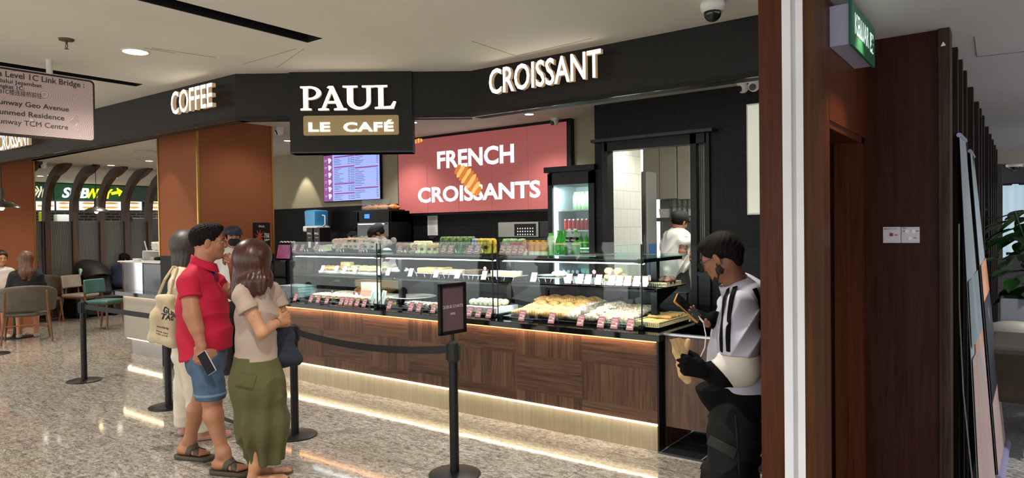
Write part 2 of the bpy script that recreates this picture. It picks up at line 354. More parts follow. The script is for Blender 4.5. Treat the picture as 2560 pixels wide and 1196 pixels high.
# ================= fascia and signs =================
F0=np.array([-17.,3.05]); F1=np.array([-5.38,3.27]); F2=np.array([-3.78,4.48]); F3=np.array([-.78,4.48]); FB=2.56
def wallseg(m,a,b,z0,z1,t,ex=0.):
    a=np.array(a);b=np.array(b); d=nrm(b-a); n=np.array([-d[1],d[0]]); b=b+d*ex
    P=[a,b,b+n*t,a+n*t]; m.add([(p[0],p[1],z) for z in(z0,z1) for p in P],[(0,1,2,3)[::-1],(4,5,6,7),(0,1,5,4),(1,2,6,5),(2,3,7,6),(3,0,4,7)])
m=MB(); wallseg(m,F0,F1,FB,ZC,.14); wallseg(m,F1,F2,FB,ZC,.14); wallseg(m,F2,F3,FB,ZC,.14)
struct(m.build('wall_fascia',M_fas))
m=MB(); wallseg(m,F0,F1,FB-.004,FB+.03,.02); wallseg(m,F1,F2,FB-.004,FB+.03,.02); wallseg(m,F2,F3,FB-.004,FB+.03,.02)
m.v=[v+np.array([0,-.004,0]) for v in m.v]
struct(m.build('trim_1',mat('dark gloss edge','#2a2a2c',.15,.6)))
m=MB(); m.bb((-17,3.38,ZI),(-5.6,4.6,ZC)); m.add([(-5.6,3.38,ZI),(-5.45,3.38,ZI),(-4.0,4.6,ZI),(-5.6,4.6,ZI),(-5.6,3.38,ZC),(-5.45,3.38,ZC),(-4.0,4.6,ZC),(-5.6,4.6,ZC)],[(0,1,2,3)[::-1],(4,5,6,7),(0,1,5,4),(1,2,6,5),(2,3,7,6),(3,0,4,7)])
m2=MB(); m2.v=[v-np.array([0,0,0]) for v in m.v]; struct(m.build('ceiling_soffit',M_ceil2))
M_warmsteel=M_champ
def letters(name,txt,o,u,h,depth,w,label,cat='sign letters',bold=.022,space=1.):
    u=nrm(u); v=np.array([0,0,1.]); n=np.cross(u,v)
    r=root(name,o,label,cat)
    # one mesh per letter, spaced by the whole word's layout
    V,F=textgeo(txt,bold,0,space); mn=V[:,0].min(); mx=V[:,0].max(); H=textgeo('H',bold)[0]; kz=h/(H[:,1].max()-H[:,1].min()); kx=w/(mx-mn)
    import collections
    par=list(range(len(V)))
    def fd(a):
        while par[a]!=a: par[a]=par[par[a]]; a=par[a]
        return a
    for f in F:
        for i in f[1:]: par[fd(i)]=fd(f[0])
    comp=collections.defaultdict(list)
    for i,f in enumerate(F): comp[fd(f[0])].append(f)
    for k in sorted(comp,key=lambda k:V[comp[k][0][0]][0]):
        fs=comp[k]; ids=sorted({i for f in fs for i in f}); mp={j:i for i,j in enumerate(ids)}
        x=(V[ids,0]-mn)*kx; y=V[ids,1]*kz; z=(V[ids,2]*.5+.5)*depth
        P=x[:,None]*u+y[:,None]*v+z[:,None]*n
        b=MB()
        for f in fs:
            zz=[V[i,2] for i in f]; b.add(np.zeros((0,3)),[]) 
        b.v=[P]; b.n=len(P); b.f=[tuple(mp[i] for i in f) for f in fs]
        b.mi=[0 if all(V[i,2]>.49 for i in f) else 1 for f in fs]
        b.build('letter',[M_letter,M_lside],r)
    return r
def lettersY(name,txt,x0,y0,x1,y1,Y,h,depth,label,dirp=None):
    A=onY(x0,y0,Y); B=onY(x1,y1,Y); return letters(name,txt,(A[0],Y,A[2]),(B[0]-A[0],0,0),h,depth,abs(B[0]-A[0]),label)
YL=4.48-.1
A=onY(1229,239,YL); B=onY(1508,207,YL)
letters('sign_lettering','CROISSANT',(A[0],YL+.02,A[2]+.005),(1,0,0),.2,.07,B[0]-A[0],'glowing CROISSANT lettering on the black fascia right of the square sign',bold=.012)
def onPl(x,y,p,n):
    d=ray(x,y); p=np.array(p); n=np.array(n); return CAM+d*(np.dot(p-CAM,n)/np.dot(d,n))
uL=nrm([F1[0]-F0[0],F1[1]-F0[1],0]); nL=np.cross(uL,[0,0,1.])
A=onPl(434,287,[F1[0],F1[1]-.1,0],nL); B=onPl(537,273,[F1[0],F1[1]-.1,0],nL)
letters('sign_lettering','COFFEE',A+np.array([0,.03,.0]),uL,.2,.07,np.linalg.norm(B-A),'glowing COFFEE lettering on the black fascia left of the square sign',bold=.012)
A=onPl(2,377,[F1[0],F1[1]-.1,0],nL); B=onPl(80,365,[F1[0],F1[1]-.1,0],nL)
letters('sign_lettering','CROISSANT',A+np.array([0,.03,.0]),uL,.2,.07,np.linalg.norm(B-A),'glowing CROISSANT lettering under the hanging wayfinding sign, cut by the left edge',bold=.012)
# square projecting sign
uD=nrm([F2[0]-F1[0],F2[1]-F1[1],0]); nD=np.cross(uD,[0,0,1.])   # nD faces the concourse
P0=onz(722,181,ZC-.002); P1=onz(1029,178,ZC-.002)
uS=nrm([P1[0]-P0[0],P1[1]-P0[1],0]); nS=np.cross(uS,[0,0,1.]); WS=np.linalg.norm(P1-P0)
pb=onPl(728,384,P0,nS); ZB=pb[2]
r=root('square_sign',tuple(P0*np.array([1,1,0])+np.array([0,0,ZB])),'square black PAUL LE CAFÉ sign box projecting from the fascia','sign')
def L(u,z,o=0.): return uS*u+np.array([0,0,z-ZB])+nS*o
m=MB(); m.prism([(0,0),(WS,0),(WS,ZC-ZB-.002),(0,ZC-ZB-.002)],(0,0,0),uS,(0,0,1),-nS,.16); m.build('sign_box',M_fas,r)
m=MB(); m.prism([(0,0),(WS,0),(WS,.012),(0,.012)],nS*.006,uS,(0,0,1),-nS,.17); m.build('edge_trim',mat('edge grey','#3a3436',.3,.5),r)
def sp(x,y,o=0.):
    q=onPl(x,y,P0,nS); return float(np.dot(q-P0,uS)),float(q[2]-ZB)
# serif letters P A U L built as outlines
def serif(ch):
    if ch=='P': return [[(0,0),(.46,0),(.46,.07),(.32,.09),(.32,.91),(.46,.93),(.46,1),(0,1),(0,.93),(.12,.91),(.12,.09),(0,.07)],('bowl',.3,.91,.43,.44)]
    if ch=='A': return [[(0,0),(.36,0),(.36,.07),(.24,.09),(.5,.84),(.48,1),(.36,1),(.30,.93),(.40,.88),(.12,.09),(0,.07)],[(.48,1),(.52,1),(.86,.09),(.98,.07),(.98,0),(.54,0),(.54,.07),(.66,.09),(.44,.8)],[(.25,.28),(.7,.28),(.67,.38),(.28,.38)]]
    if ch=='L': return [[(0,0),(.74,0),(.84,.3),(.74,.32),(.62,.12),(.34,.1),(.34,.91),(.5,.93),(.5,1),(0,1),(0,.93),(.14,.91),(.14,.09),(0,.07)]]
    if ch=='U':
        o=[(0,1),(0,.93),(.13,.91)]
        n=12
        outer=[(.13+(.5-.5*math.cos(PI*i/n))*.74,.36-.36*math.sin(PI*i/n)-0.02) for i in range(n+1)]
        inner=[(.32+(.5-.5*math.cos(PI*i/n))*.42,.36-.27*math.sin(PI*i/n)) for i in range(n+1)][::-1]
        return [o+outer+[(.87,.91),(1,.93),(1,1),(.6,1),(.6,.93),(.74,.91)]+inner+[(.32,.91),(.46,.93),(.46,1)]]
def polymesh(b,pts,org,u,v,n,t):
    # triangulated prism for concave outline
    from mathutils.geometry import tessellate_polygon
    tr=tessellate_polygon([[Vector((p[0],p[1],0)) for p in pts]]); m_=len(pts)
    A=[org+u*p[0]+v*p[1]+n*t for p in pts]; B=[org+u*p[0]+v*p[1] for p in pts]
    b.add(A+B,[tuple(q) for q in tr],0); k=b.n-2*m_
    b.f+= [tuple(k+m_+i for i in q[::-1]) for q in tr]; b.mi+=[1]*len(tr)
    b.f+= [(k+i,k+m_+i,k+m_+(i+1)%m_,k+(i+1)%m_) for i in range(m_)]; b.mi+=[1]*m_
for ch,(xa,ya,xb,yb) in zip('PAUL',[(756,279,806,219),(800,279,870,218),(861,276,938,217),(940,275,993,216)]):
    a=sp(xa,ya); c=sp(xb,yb); W=c[0]-a[0]; Hh=c[1]-a[1]; b=MB()
    o=np.array([0,0,0.])+uS*a[0]+np.array([0,0,a[1]])+nS*.02
    U=uS*W*(1.02 if ch!='P' else 1.15); V_=np.array([0,0,Hh])
    if ch=='L': U=uS*W*1.17
    for part in serif(ch):
        if isinstance(part,tuple):
            _,x0,yt,hh,ww=part; n=14; 
            ou=[(x0,yt+.09)]+[(x0+.1+(ww+.04)*math.sin(PI*i/n),yt+.09-(hh+.13)*(.5-.5*math.cos(PI*i/n))) for i in range(n+1)]+[(x0,yt-.04-hh)]
            inn=[(x0,yt+.01)]+[(x0+.06+(ww-.12)*math.sin(PI*i/n),yt+.01-(hh-.03)*(.5-.5*math.cos(PI*i/n))) for i in range(n+1)]+[(x0,yt-.02-hh+.05)]
            polymesh(b,ou+inn[::-1],o,U,V_,nS,.035)
        else: polymesh(b,part,o,U,V_,nS,.035)
    b.build('letter',[M_letter,M_lside],r)
# lower plate
a=sp(760,340); c=sp(997,288); rr=.015; w_=c[0]-a[0]; h_=c[1]-a[1]
pts=[]
for (px,pz,st) in ((w_-rr,rr,-90),(w_-rr,h_-rr,0),(rr,h_-rr,90),(rr,rr,180)):
    for k in range(5): q=math.radians(st+22.5*k); pts.append((px+rr*math.cos(q),pz+rr*math.sin(q)))
m=MB(); m.prism(pts,uS*a[0]+np.array([0,0,a[1]])+nS*.002,uS,(0,0,1),nS,.012)
plate=m.build('name_plate',mat('lit bronze plate','#7d6d4c',.5,e='#8a7448',es=.35),r)
for wd,xa,xb in (('LE',773,827),('CAFÉ',860,985)):
    p=sp(xa,330); q=sp(xb,329); m=MB(); m.text(wd,uS*p[0]+np.array([0,0,p[1]+.002])+nS*.016,uS,(0,0,1),.078,.008,'LEFT',.035,q[0]-p[0],space=1.1); m.build('plate_lettering',M_letter,plate)
# grid of fittings in the ceiling
def downlight(x,y,z,label,grp,r=.065,i=0):
    o=root('downlight',(x,y,z),label,'ceiling light',grp)
    MB().lathe([(r+.014,-.001),(r+.014,-.006),(r,-.008),(r,-.002)],n=24).build('trim_ring',M_white,o)
    MB().lathe([(r,-.003),(.001,-.0035)],n=24).build('diffuser',M_lamp,o); return o
lab={0:'round recessed ceiling downlight left of the square café sign over the concourse'}
for i,(x,y) in enumerate(DL):
    if i==0: downlight(x,y,ZC,lab[0],None,.085)
# ================= shop shell =================
YB=7.0; YK=6.38; kx0=float(onz(1492.5,266,ZI)[0])
m=MB(); m.bb((-11.6,YB,1.98),(kx0+.1,YB+.15,ZI)); struct(m.build('wall_back',M_wall))
m=MB(); m.bb((-11.6,YB-.012,0),(kx0+.1,YB+.15,1.985)); struct(m.build('wall_back_tiles',M_btile))
# left orange pillars (fabric clad boxes with brass corner trims)
def pillar(name,x0,x1,y0,y1,zb):
    m=MB(); m.bb((x0,y0,zb),(x1,y1,ZI)); struct(m.build(name,M_terra))
    m=MB(); m.bb((x0+.002,y0-.002,0),(x1+.002,y1,zb)); struct(m.build(name+'_tiles',M_btile))
    m=MB()
    for (x,y) in ((x1,y0),(x1,y1),(x0,y0)): m.box((x,y,(ZI+zb)/2),(.022,.022,ZI-zb))
    struct(m.build(name+'_corner_trim',M_gold))
pc=onX(497,560,-7.42); py0=float(pc[1]); 
pxl=float(onY(399,560,py0)[0])
zt=float(onX(600,640,-7.42)[2])
zt=float(onY(415,640,py0)[2])
pillar('wall_pillar_1',pxl,-7.42,py0,4.98,zt)
# second pillar at the left edge
q=onz(84,402,ZI); pillar('wall_pillar_2',float(q[0])-1.2,float(q[0]),float(q[1])-1.5,float(q[1]),.0)
# black tiled kitchen wall with its doorway
kx0=float(onz(1492.5,266,ZI)[0]); kx1=-1.35
wx0=float(onY(1514,400,YK)[0]); wx1=float(onY(1768,400,YK)[0]); wz1=float(onY(1640,346,YK)[2])
m=MB(); m.bb((kx0,YK,0),(wx0,YK+.12,ZI)); m.bb((wx0,YK,wz1),(wx1,YK+.12,ZI)); m.bb((wx1,YK,0),(kx1,YK+.12,ZI)); m.bb((kx0,YK+.12,0),(kx0+.09,YB,ZI))
struct(m.build('wall_kitchen_front',M_btile))
# kitchen behind
KB=9.3
m=MB(); m.bb((kx0-.6,KB,0),(-.9,KB+.1,ZI)); struct(m.build('wall_kitchen_back',M_wtile))
m=MB(); m.bb((kx1-.1,YK+.12,0),(kx1,KB,ZI)); struct(m.build('wall_kitchen_side',M_wtile))
ta=onY(1533,600,YK+.2); 
m=MB(); m.bb((wx0-.5,7.0,0),(float(onX(1604,600,-3.15)[0])-.02,7.95,ZI))
# white tiled stub wall seen through the doorway (faces the shop at an angle along Y)
xw=float(onY(1532,600,6.5)[0]); yw=float(onX(1604,600,xw)[1])
m=MB(); m.bb((xw-.03,6.505,0),(xw,yw,ZI)); struct(m.build('wall_kitchen_stub',M_wtile))
struct(ceiling_with_holes('ceiling_kitchen',-5.,-.9,YK,9.5,ZI-.001,[],M_ceil2,.001)) if False else None
spot((-2.6,7.6,ZI-.05),62,(1,.97,.9),150,.9,.15,name='kitchen_lamp'); 
m=MB(); m.bb((-3.0,7.3,ZI-.03),(-2.2,7.9,ZI)); kl=m.build('ceiling_light',M_lamp); tag(kl,'flat square light panel on the kitchen ceiling behind the doorway','ceiling light')
# doorway frame with fluted side light
fr=root('door_1',(wx0,YK,0)); fr['kind']='structure'
mx=float(onY(1728,400,YK)[0]); zs=float(onY(1745,690,YK)[2])
m=MB(); m.bb((0,-.03,wz1-.09),(wx1-wx0,.1,wz1)); m.bb((-.03,-.03,0),(.035,.1,wz1)); m.bb((mx-wx0,-.03,0),(mx-wx0+.06,.1,wz1)); m.bb((wx1-wx0-.015,-.03,0),(wx1-wx0+.03,.1,wz1)); m.bb((mx-wx0+.06,-.01,0),(wx1-wx0-.015,.06,zs)); m.bb((mx-wx0+.058,-.024,zs),(wx1-wx0-.012,.07,zs+.04)); m.build('frame',M_blk,fr)
M_flute=NT('fluted glass',.08); 
_v=M_flute.co(); _w=M_flute.n('TexWave',wave_type='BANDS',bands_direction='X'); _w.inputs['Scale'].default_value=16; M_flute.l(_v,_w.inputs[0]); M_flute.bump(_w.outputs[0],.9,.02)
M_flute.b.inputs['Base Color'].default_value=lin('#dfe8e6'); M_flute.b.inputs['Transmission Weight'].default_value=.9; M_flute.b.inputs['Roughness'].default_value=.25; M_flute=M_flute.a
m=MB(); m.bb((mx-wx0+.06,.02,zs+.04),(wx1-wx0-.015,.03,wz1-.09)); m.build('fluted_pane',M_flute,fr)
m=MB(); m.bb((-.1,-.14,wz1+.0),(wx1-wx0+.1,-.0,wz1+.03),mi=0); m.build('top_ledge',M_gun,fr)
# kitchen contents
def thing(name,m,mats,label,cat,group=None,smooth=None,loc=None,rel=None,kind=None):
    return tag(m.build(name,mats,None,smooth,loc,None,0,rel),label,cat,group,kind)
xa=onY(1640,600,8.2); r=root('steel_fridge',(float(onY(1604,600,8.0)[0]),8.0,0),'tall brushed steel upright fridge behind the white tiled wall end','fridge')
wd=float(onY(1620,600,8.0)[0])-float(onY(1604,600,8.0)[0]); fdp=float(onX(1643,600,float(onY(1620,600,8.0)[0]))[1])-8.0; hz=float(onY(1620,428,8.0)[2])
MB().bb((0,0,0),(wd,fdp,hz),.01).build('body',M_steel,r); MB().bb((0.01,-.02,.12),(wd-.01,0,hz-.02),.004).build('door',M_steel,r); MB().tube([(.05,-.05,1.0),(.05,-.05,1.5)],.012).build('handle',M_chrome,r)
m=MB(); m.bb((wd,.03,.3),(wd+.004,fdp-.03,1.38)); m.build('blue_film',mat('blue film','#3c66a8',.3),r)
def cupboard(x0,y0,x1,y1,Y,label,dpt=.4):
    a=onY(x0,y0,Y); c=onY(x1,y1,Y); r=root('wall_cupboard',(a[0],Y,c[2]),label,'cupboard'); w_=c[0]-a[0]; h_=a[2]-c[2]
    MB().bb((0,.02,0),(w_,dpt,h_),.003).build('body',M_steel,r); 
    for i in range(2): MB().bb((i*w_/2+.004,0,.004),((i+1)*w_/2-.004,.02,h_-.004),.003).build('door',mat('pale steel door','#c6c6bc',.35,.5),r)
    return r
cupboard(1606,345,1691,497,8.9,'pale steel wall cupboard high in the kitchen, left of two',.38); cupboard(1692,345,1760,497,8.9,'pale steel wall cupboard high in the kitchen, nearest the fluted glass',.38)
a=onY(1645,545,8.95); c=onY(1760,552,8.95)
thing('wall_shelf',MB().bb((a[0],8.9,c[2]),(c[0],9.28,a[2])),M_steel,'steel wall shelf under the kitchen cupboards','shelf')
SH=float(a[2])
x0=float(onY(1672,520,9.0)[0]); r=root('cup_rack',(x0,9.05,SH),'clear rack packed with white paper cups on the kitchen shelf','rack')
m=MB(); 
for i in range(6):
    for j in range(5): m.cyl((.04+i*.075,.06,.02+j*.055),(.04+i*.075,.06,.075+j*.055),.026,.034,10)
m.build('cups',M_white,r); m=MB()
for z in(0,.14,.3): m.tube([(0,0,z),(.47,0,z),(.47,.12,z),(0,.12,z)],.004,6,closed=True)
for x in(0,.235,.47): m.tube([(x,0,0),(x,0,.3)],.004,6)
m.build('frame',M_chrome,r)
thing('storage_tub',MB().lathe([(.07,0),(.085,.12),(.09,.125)],n=4,rot=(0,0,PI/4)),M_white,'white plastic storage tub on the kitchen shelf left of the cups','tub',loc=(float(onY(1658,540,9.0)[0]),9.05,SH))
a=onY(1640,620,8.7); r=root('prep_counter',(-3.35,8.6,0),'steel kitchen prep counter behind the kitchen worker','counter')
MB().bb((0.02,0.02,0),(1.8,.65,.86)).build('body',M_steel,r); MB().bb((0,0,.86),(1.82,.69,.9),.004).build('worktop',M_steel,r)
# white menu board at the right of the black tiled wall
a=onY(1868,262,YK-.02); c=onY(1868,538,YK-.02)
r=root('light_board',(a[0],YK,c[2]),'cream light board on the black tiled wall beside the wooden pillar','board'); hh=a[2]-c[2]
MB().bb((0,-.05,0),(.62,0,hh),.004).build('case',M_white,r); MB().bb((.015,-.055,.015),(.605,-.05,hh-.015)).build('panel',mat('cream lit panel','#d6d6c4',.5,e='#dcdcca',es=.35),r)
m=MB(); m.bb((.19,-.058,.3),(.6,-.0555,hh-.3)); m.build('printed_picture',mat('printed brown','#6b3a26',.6,e='#7b4028',es=.2,c2='#c08a58',ns=5),r)
# ---------- back wall: menu screen, LED wall ----------
a=onY(809,391,YB-.05); c=onY(950,497,YB-.05); W=c[0]-a[0]; Hh=a[2]-c[2]
r=root('menu_screen',(a[0],YB-.05,c[2]),'wall-mounted menu screen with blue price lists and a purple cup strip','screen')
MB().bb((-.015,0,-.015),(W+.015,.045,Hh+.015),.004).build('bezel',M_blk,r)
MB().bb((0,-.003,0),(W,0,Hh)).build('display',mat('menu screen blue','#8fa0e0',.4,e='#93a4ea',es=.75),r)
Mp=mat('menu purple','#8a4c8c',.4,e='#8c4e90',es=.6); Mtx=mat('menu ink','#2c2c60',.5,e='#2c2c60',es=.25); Mw=mat('menu white','#eef0ff',.4,e='#eef0ff',es=.85)
m=MB(); m.bb((0,-.005,0),(W*.17,-.003,Hh)); 
for (x,z,w_) in ((.2,.93,.37),(.2,.71,.37),(.2,.35,.37),(.2,.14,.37),(.58,.93,.4),(.58,.66,.4),(.58,.23,.4)): m.bb((W*x,-.005,Hh*z),(W*(x+w_),-.003,Hh*(z+.03)))
m.build('purple_bands',Mp,r)
m=MB()
for i in range(6):
    z=Hh*(.9-.155*i); m.lathe([(.025,-.04),(.034,.04)],(W*.11,-.004,z-.015),10,sy=.05); m.tube([(W*.11+.03,-.005,z+.01),(W*.11+.05,-.005,z),(W*.11+.03,-.005,z-.03)],.005,6); m.bb((W*.02,-.0055,z-.02),(W*.06,-.005,z-.017)); m.bb((W*.02,-.0055,z),(W*.07,-.005,z+.003))
m.build('cup_pictures',Mw,r)
m=MB(); R2=random.Random(3)
for (x,w_,z0,z1) in ((.2,.37,.9,.76),(.2,.37,.69,.4),(.2,.37,.32,.2),(.2,.37,.11,.03),(.58,.4,.9,.72),(.58,.4,.63,.3),(.58,.4,.2,.05)):
    z=z0
    while z>z1:
        m.bb((W*x,-.0045,Hh*z-.006),(W*(x+.07+.11*R2.random()),-.0035,Hh*z)); 
        for q in ((.78,.9,1.) if w_<.38 else (1.,)): m.bb((W*(x+w_*q)-.04,-.0045,Hh*z-.007),(W*(x+w_*q),-.0035,Hh*z))
        z-=.036
m.build('price_lines',Mtx,r)
# LED wall of five panels
a=onY(995,351,YB-.09); c=onY(1419,523,YB-.09); b2=onY(1418,310,YB-.09); c0=onY(1000,533,YB-.09)
W=c[0]-a[0]; z0=(c[2]+c0[2])/2; z1=(a[2]+b2[2])/2; Hh=z1-z0
r=root('video_wall',(a[0],YB-.09,z0),'large red video wall reading FRENCH CROISSANTS above the back counter','screen')
MB().bb((-.02,0.005,-.03),(W+.05,.09,Hh+.04)).build('housing',M_blk,r)
Mr=mat('screen red','#9a5252',.5,e='#a85a58',es=.36,c2='#a05450',ns=1.2)
for i in range(5): MB().bb((W*i/5+.003,-.004,0),(W*(i+1)/5-.003,.004,Hh)).build('screen_panel',Mr,r)
Mls=mat('screen lettering','#f4f6ff',.4,e='#e8f0ff',es=.8)
for wd,xa,ya,xb,yb,yt in (('FRENCH',1094,419,1286,407,372),('CROISSANTS',1046,504,1352,495,460)):
    p=onY(xa,ya,YB-.09); q=onY(xb,yb,YB-.09); t=onY(xa,yt,YB-.09)
    MB().text(wd,(p[0]-a[0],-.006,(p[2]+q[2])/2-z0),(1,0,0),(0,0,1),.235 if wd=='FRENCH' else .21,.002,'LEFT',.03,q[0]-p[0]).build('screen_word',Mls,r)
def croissant_pic(m,cx,cz,L,W_,ang,n=9):
    for i in range(n):
        t=(i+.5)/n*2-1; rr=W_*math.sqrt(max(.08,1-t*t*.8)); x=t*L; z=-.25*W_*(1-t*t)*-1
        c_,s_=math.cos(ang),math.sin(ang); P=(cx+x*c_-z*s_,-.010-.0006*(i%3),cz+x*s_+z*c_)
        m.ell(P,(L/n*1.35,.003,rr),(0,-ang,0),12,mi=i%2)
pc_=onY(1170,452,YB-.09); m=MB(); croissant_pic(m,pc_[0]-a[0],pc_[2]-z0,.26,.13,math.radians(-42)); m.build('croissant_picture',[mat('pic crust','#c9762f',.5,e='#c9762f',es=.6),mat('pic crust light','#e8b36a',.5,e='#e8b36a',es=.6)],r)
pc_=onY(1046,354,YB-.09); m=MB(); croissant_pic(m,pc_[0]-a[0],pc_[2]-z0-.0,.085,.035,0.1,6); m.build('croissant_picture',[MT['pic crust'],MT['pic crust light']],r)
# A4 notice on the tiles
a=onY(1067,540,YB-.03); c=onY(1093,589,YB-.03); m=MB(); m.bb((a[0],YB-.018,c[2]),(c[0],YB-.013,a[2])); n_=thing('paper_notice',m,mat('paper','#c9c9c4',.8),'white printed notice taped to the black tiles under the video wall','notice')
m=MB(); 
for i in range(16): m.bb((a[0]+.02,YB-.0195,a[2]-.03-i*.019),(a[0]+.02+(c[0]-a[0]-.04)*(.5+.5*R2.random()),YB-.018,a[2]-.026-i*.019))
o=m.build('printed_lines',mat('grey ink','#77777a',.8),n_)
# ================= counter =================
YF=4.464; XR=-2.084; XLc=-6.93; CT=.835
r=root('service_counter',(XR,YF,0),'long café counter clad in walnut with black top, glowing kick and metal plinth','counter')
def C(x,y,z): return (x-XR,y-YF,z)
m=MB(); m.bb(C(XLc,YF,.2),C(XR,YF+.03,.785)); m.build('walnut_front',M_walnut,r)
m=MB(); m.bb(C(XLc,YF+.03,0.0),C(XR,5.04,.785)); m.bb(C(XLc,5.04,0),C(XR-.01,5.5,.785)); m.build('carcass',mat('dark laminate','#17171a',.3),r)
m=MB(); m.bb(C(XLc,YF-.03,.79),C(XR+.03,5.52,CT),.003); top=m.build('worktop',mat('polished black stone','#0c0d0f',.06,spec=.6),r)
m=MB(); m.bb(C(XLc,YF+.015,0),C(XR+.0,YF+.05,.185)); m.build('plinth',mat('brushed gold plinth','#b5a98e',.36,.8,c2='#a59a80',ns=4,stretch=(12,12,.6)),r)
m=MB(); m.bb(C(XLc,YF-.006,.186),C(XR,YF+.012,.196)); m.build('kick_led_strip',M_ledW,r)
m=MB(); m.bb(C(XLc,YF-.02,.782),C(XR,YF-.008,.79)); m.build('top_led_strip',mat('orange led strip','#ffb070',.5,e='#ff9b50',es=5),r)
m=MB(); m.bb(C(XR-.001,YF,.0),C(XR+.012,YF+.1,.785)); m.build('end_edge',M_blk,r)
m=MB(); m.bb(C(XR,YF+.1,.0),C(XR+.008,5.05,.785)); m.build('end_panel',M_walv,r)
area((-4.8,YF-.03,.18),5.4,.03,3.5,(1,.9,.74),aim=(0,.25,-1),name='plinth_light'); area((-4.8,YF-.022,.775),5.4,.02,4,(1,.62,.36),aim=(0,.35,-1),name='counter_front_light')
# low end gate and its rail
a=onY(1646,832,5.06); c=onY(1780,843,5.06)
r=root('counter_gate',(-2.06,4.53,0),'walnut gate panel closing the gap between the counter corner and the pillar','gate')
gt=float(onY(1700,837,4.53)[2]); gb=float(onY(1700,1072,4.53)[2])
MB().bb((0.01,0,gb),(1.2,.03,gt-.014)).build('panel',M_walv,r); MB().bb((0,-.006,gt-.014),(1.2,.036,gt)).build('top_rail',M_steel,r); m=MB(); m.cyl((.01,.05,gt-.1),(.01,.05,gb+.05),.012); m.build('hinge_post',M_blk,r); MB().bb((1.15,.0,0),(1.2,.03,gb)).build('foot',M_blk,r)
# dark floor tiles in the gap
m=MB(); 
for i in range(6):
    for j in range(4):
        x=XR+.02+i*.3; m.bb((x,YF+.01+j*.3,.001),(x+.29,YF+.3+j*.3-.0,.006))
struct(m.build('floor_gap_tiles',mat('slate tile','#23262b',.22,c2='#2b2e33',ns=9)))
struct(MB().bb((XR,YF-.005,.0005),(-.8,5.9,.0035)).build('floor_gap_grout',mat('pale grout','#9ba0a2',.7)))
struct(MB().bb((XR,YF-.04,.0),(-.8,YF,.007)).build('trim_2',M_steel))
# left rounded counter end with metal front
r=root('pickup_counter',(-8.6,4.2,0),'pale metal counter end with rounded corner and glowing underside at left','counter')
def prof(x0,x1,y0,y1,rad,n=8):   # rounded at the front-left
    P=[(x1,y0),(x1,y1),(x0,y1)]
    for k in range(n+1): q=PI+PI/2*k/n; P.append((x0+rad+rad*math.cos(q),y0+rad+rad*math.sin(q)))
    return P
def slab(P,z0,z1): 
    m=MB(); m.prism([(p[0]+8.6,p[1]-4.2) for p in P],(0,0,z0),(1,0,0),(0,1,0),(0,0,1),z1-z0); return m
xl=-9.86; slab(prof(xl-.1,pxl-.01,4.08,4.9,.3),.79,.84).build('worktop',mat('polished black stone'),r)
slab(prof(xl,pxl-.01,4.18,4.85,.25),.22,.785).build('metal_front',M_champ,r); slab(prof(xl+.1,pxl-.01,4.24,4.85,.2),0,.2).build('plinth',mat('brushed silver plinth','#a5a3a0',.3,.85,bump=.05,bs=30,stretch=(1,1,8)),r)
slab(prof(xl-.02,pxl-.01,4.16,4.85,.26),.775,.789).build('top_led_strip',M_ledW,r); slab(prof(xl+.05,pxl-.01,4.21,4.85,.22),.2,.212).build('kick_led_strip',M_ledW,r)
# ================= right-hand corridor =================
YP=2.756; ZD=2.028
m=MB(); x=[float(onY(p,600,YP)[0]) for p in (1900,1958,2010,2035)]
m.bb((x[0]-.0,YP,0),(x[1],YP+.35,ZC+.1)); struct(m.build('door_2_jamb',M_mahog))
m=MB(); w0,w1=x[1],x[2]; ww=w1-w0
m.bb((w0,YP+.0,0),(w0+ww*.42,YP+.3,ZC+.1)); m.bb((w0+ww*.42,YP+.022,0),(w0+ww*.66,YP+.3,ZC+.1)); m.bb((w0+ww*.66,YP,0),(w1,YP+.3,ZC+.1)); struct(m.build('trim_3',mat('pale shutter channel','#e6e7e8',.5,c2='#dcdde0',ns=3)))
m=MB(); m.bb((x[2]+.0,YP+.004,0),(XP,YP+.16,ZC+.1)); struct(m.build('trim_4',wood('aged timber','#2a170b','#442811','#553417')))
YQ=3.843; d0,d1=3.02,3.80
m=MB(); m.bb((XP-.03,YP+.35,0),(XP,YP+.4,ZR)) if False else m.bb((XP-.03,YP+.16,ZD+.0),(XP,YQ,ZR)); m.bb((XP-.03,YP+.16,0),(XP,d0,ZD)); struct(m.build('wall_corridor',M_mahog))
m=MB(); m.bb((XP-.2,YP+.35,0),(XP-.03,d0-.001,ZR)) if YP+.35<d0 else None; m.bb((XP-.2,d0,ZD),(XP-.03,YQ+.3,ZR)); m.bb((XP-.24,d0,0),(XP-.2,YQ+.3,ZD)); struct(m.build('wall_corridor_core',mat('recess wood','#2a160c',.4)))
r=root('door_3',(XP,d0,0)); r['kind']='structure'
m=MB(); m.bb((-.14,0,0),(-.005,.03,ZD)); m.bb((-.14,.03,ZD-.03),(-.005,d1-d0,ZD)); m.bb((-.16,d1-d0-.06,0),(-.005,d1-d0,ZD)); m.bb((-.12,d1-d0-.12,0),(-.06,d1-d0-.06,ZD-.03)); m.build('frame',M_mahog,r)
m=MB(); m.bb((-.19,.03,0),(-.15,d1-d0-.06,ZD-.03)); m.build('door_leaf',mat('door leaf wood','#2b1710',.4),r)
a=onY(2345,90,YQ); m=MB(); m.bb((XP-.2,YQ,0),(a[0],YQ+.06,ZR)); struct(m.build('wall_panel',M_mahog2))
XS=-.282; m=MB(); m.bb((a[0],YQ-.02,0),(XS,YQ+.1,ZR),.004); m.bb((a[0]+.018,YQ-.024,0),(a[0]+.023,YQ-.019,ZR)); struct(m.build('trim_5',wood('rough dark edge','#1f1410','#3a2a20','#4b392d')))
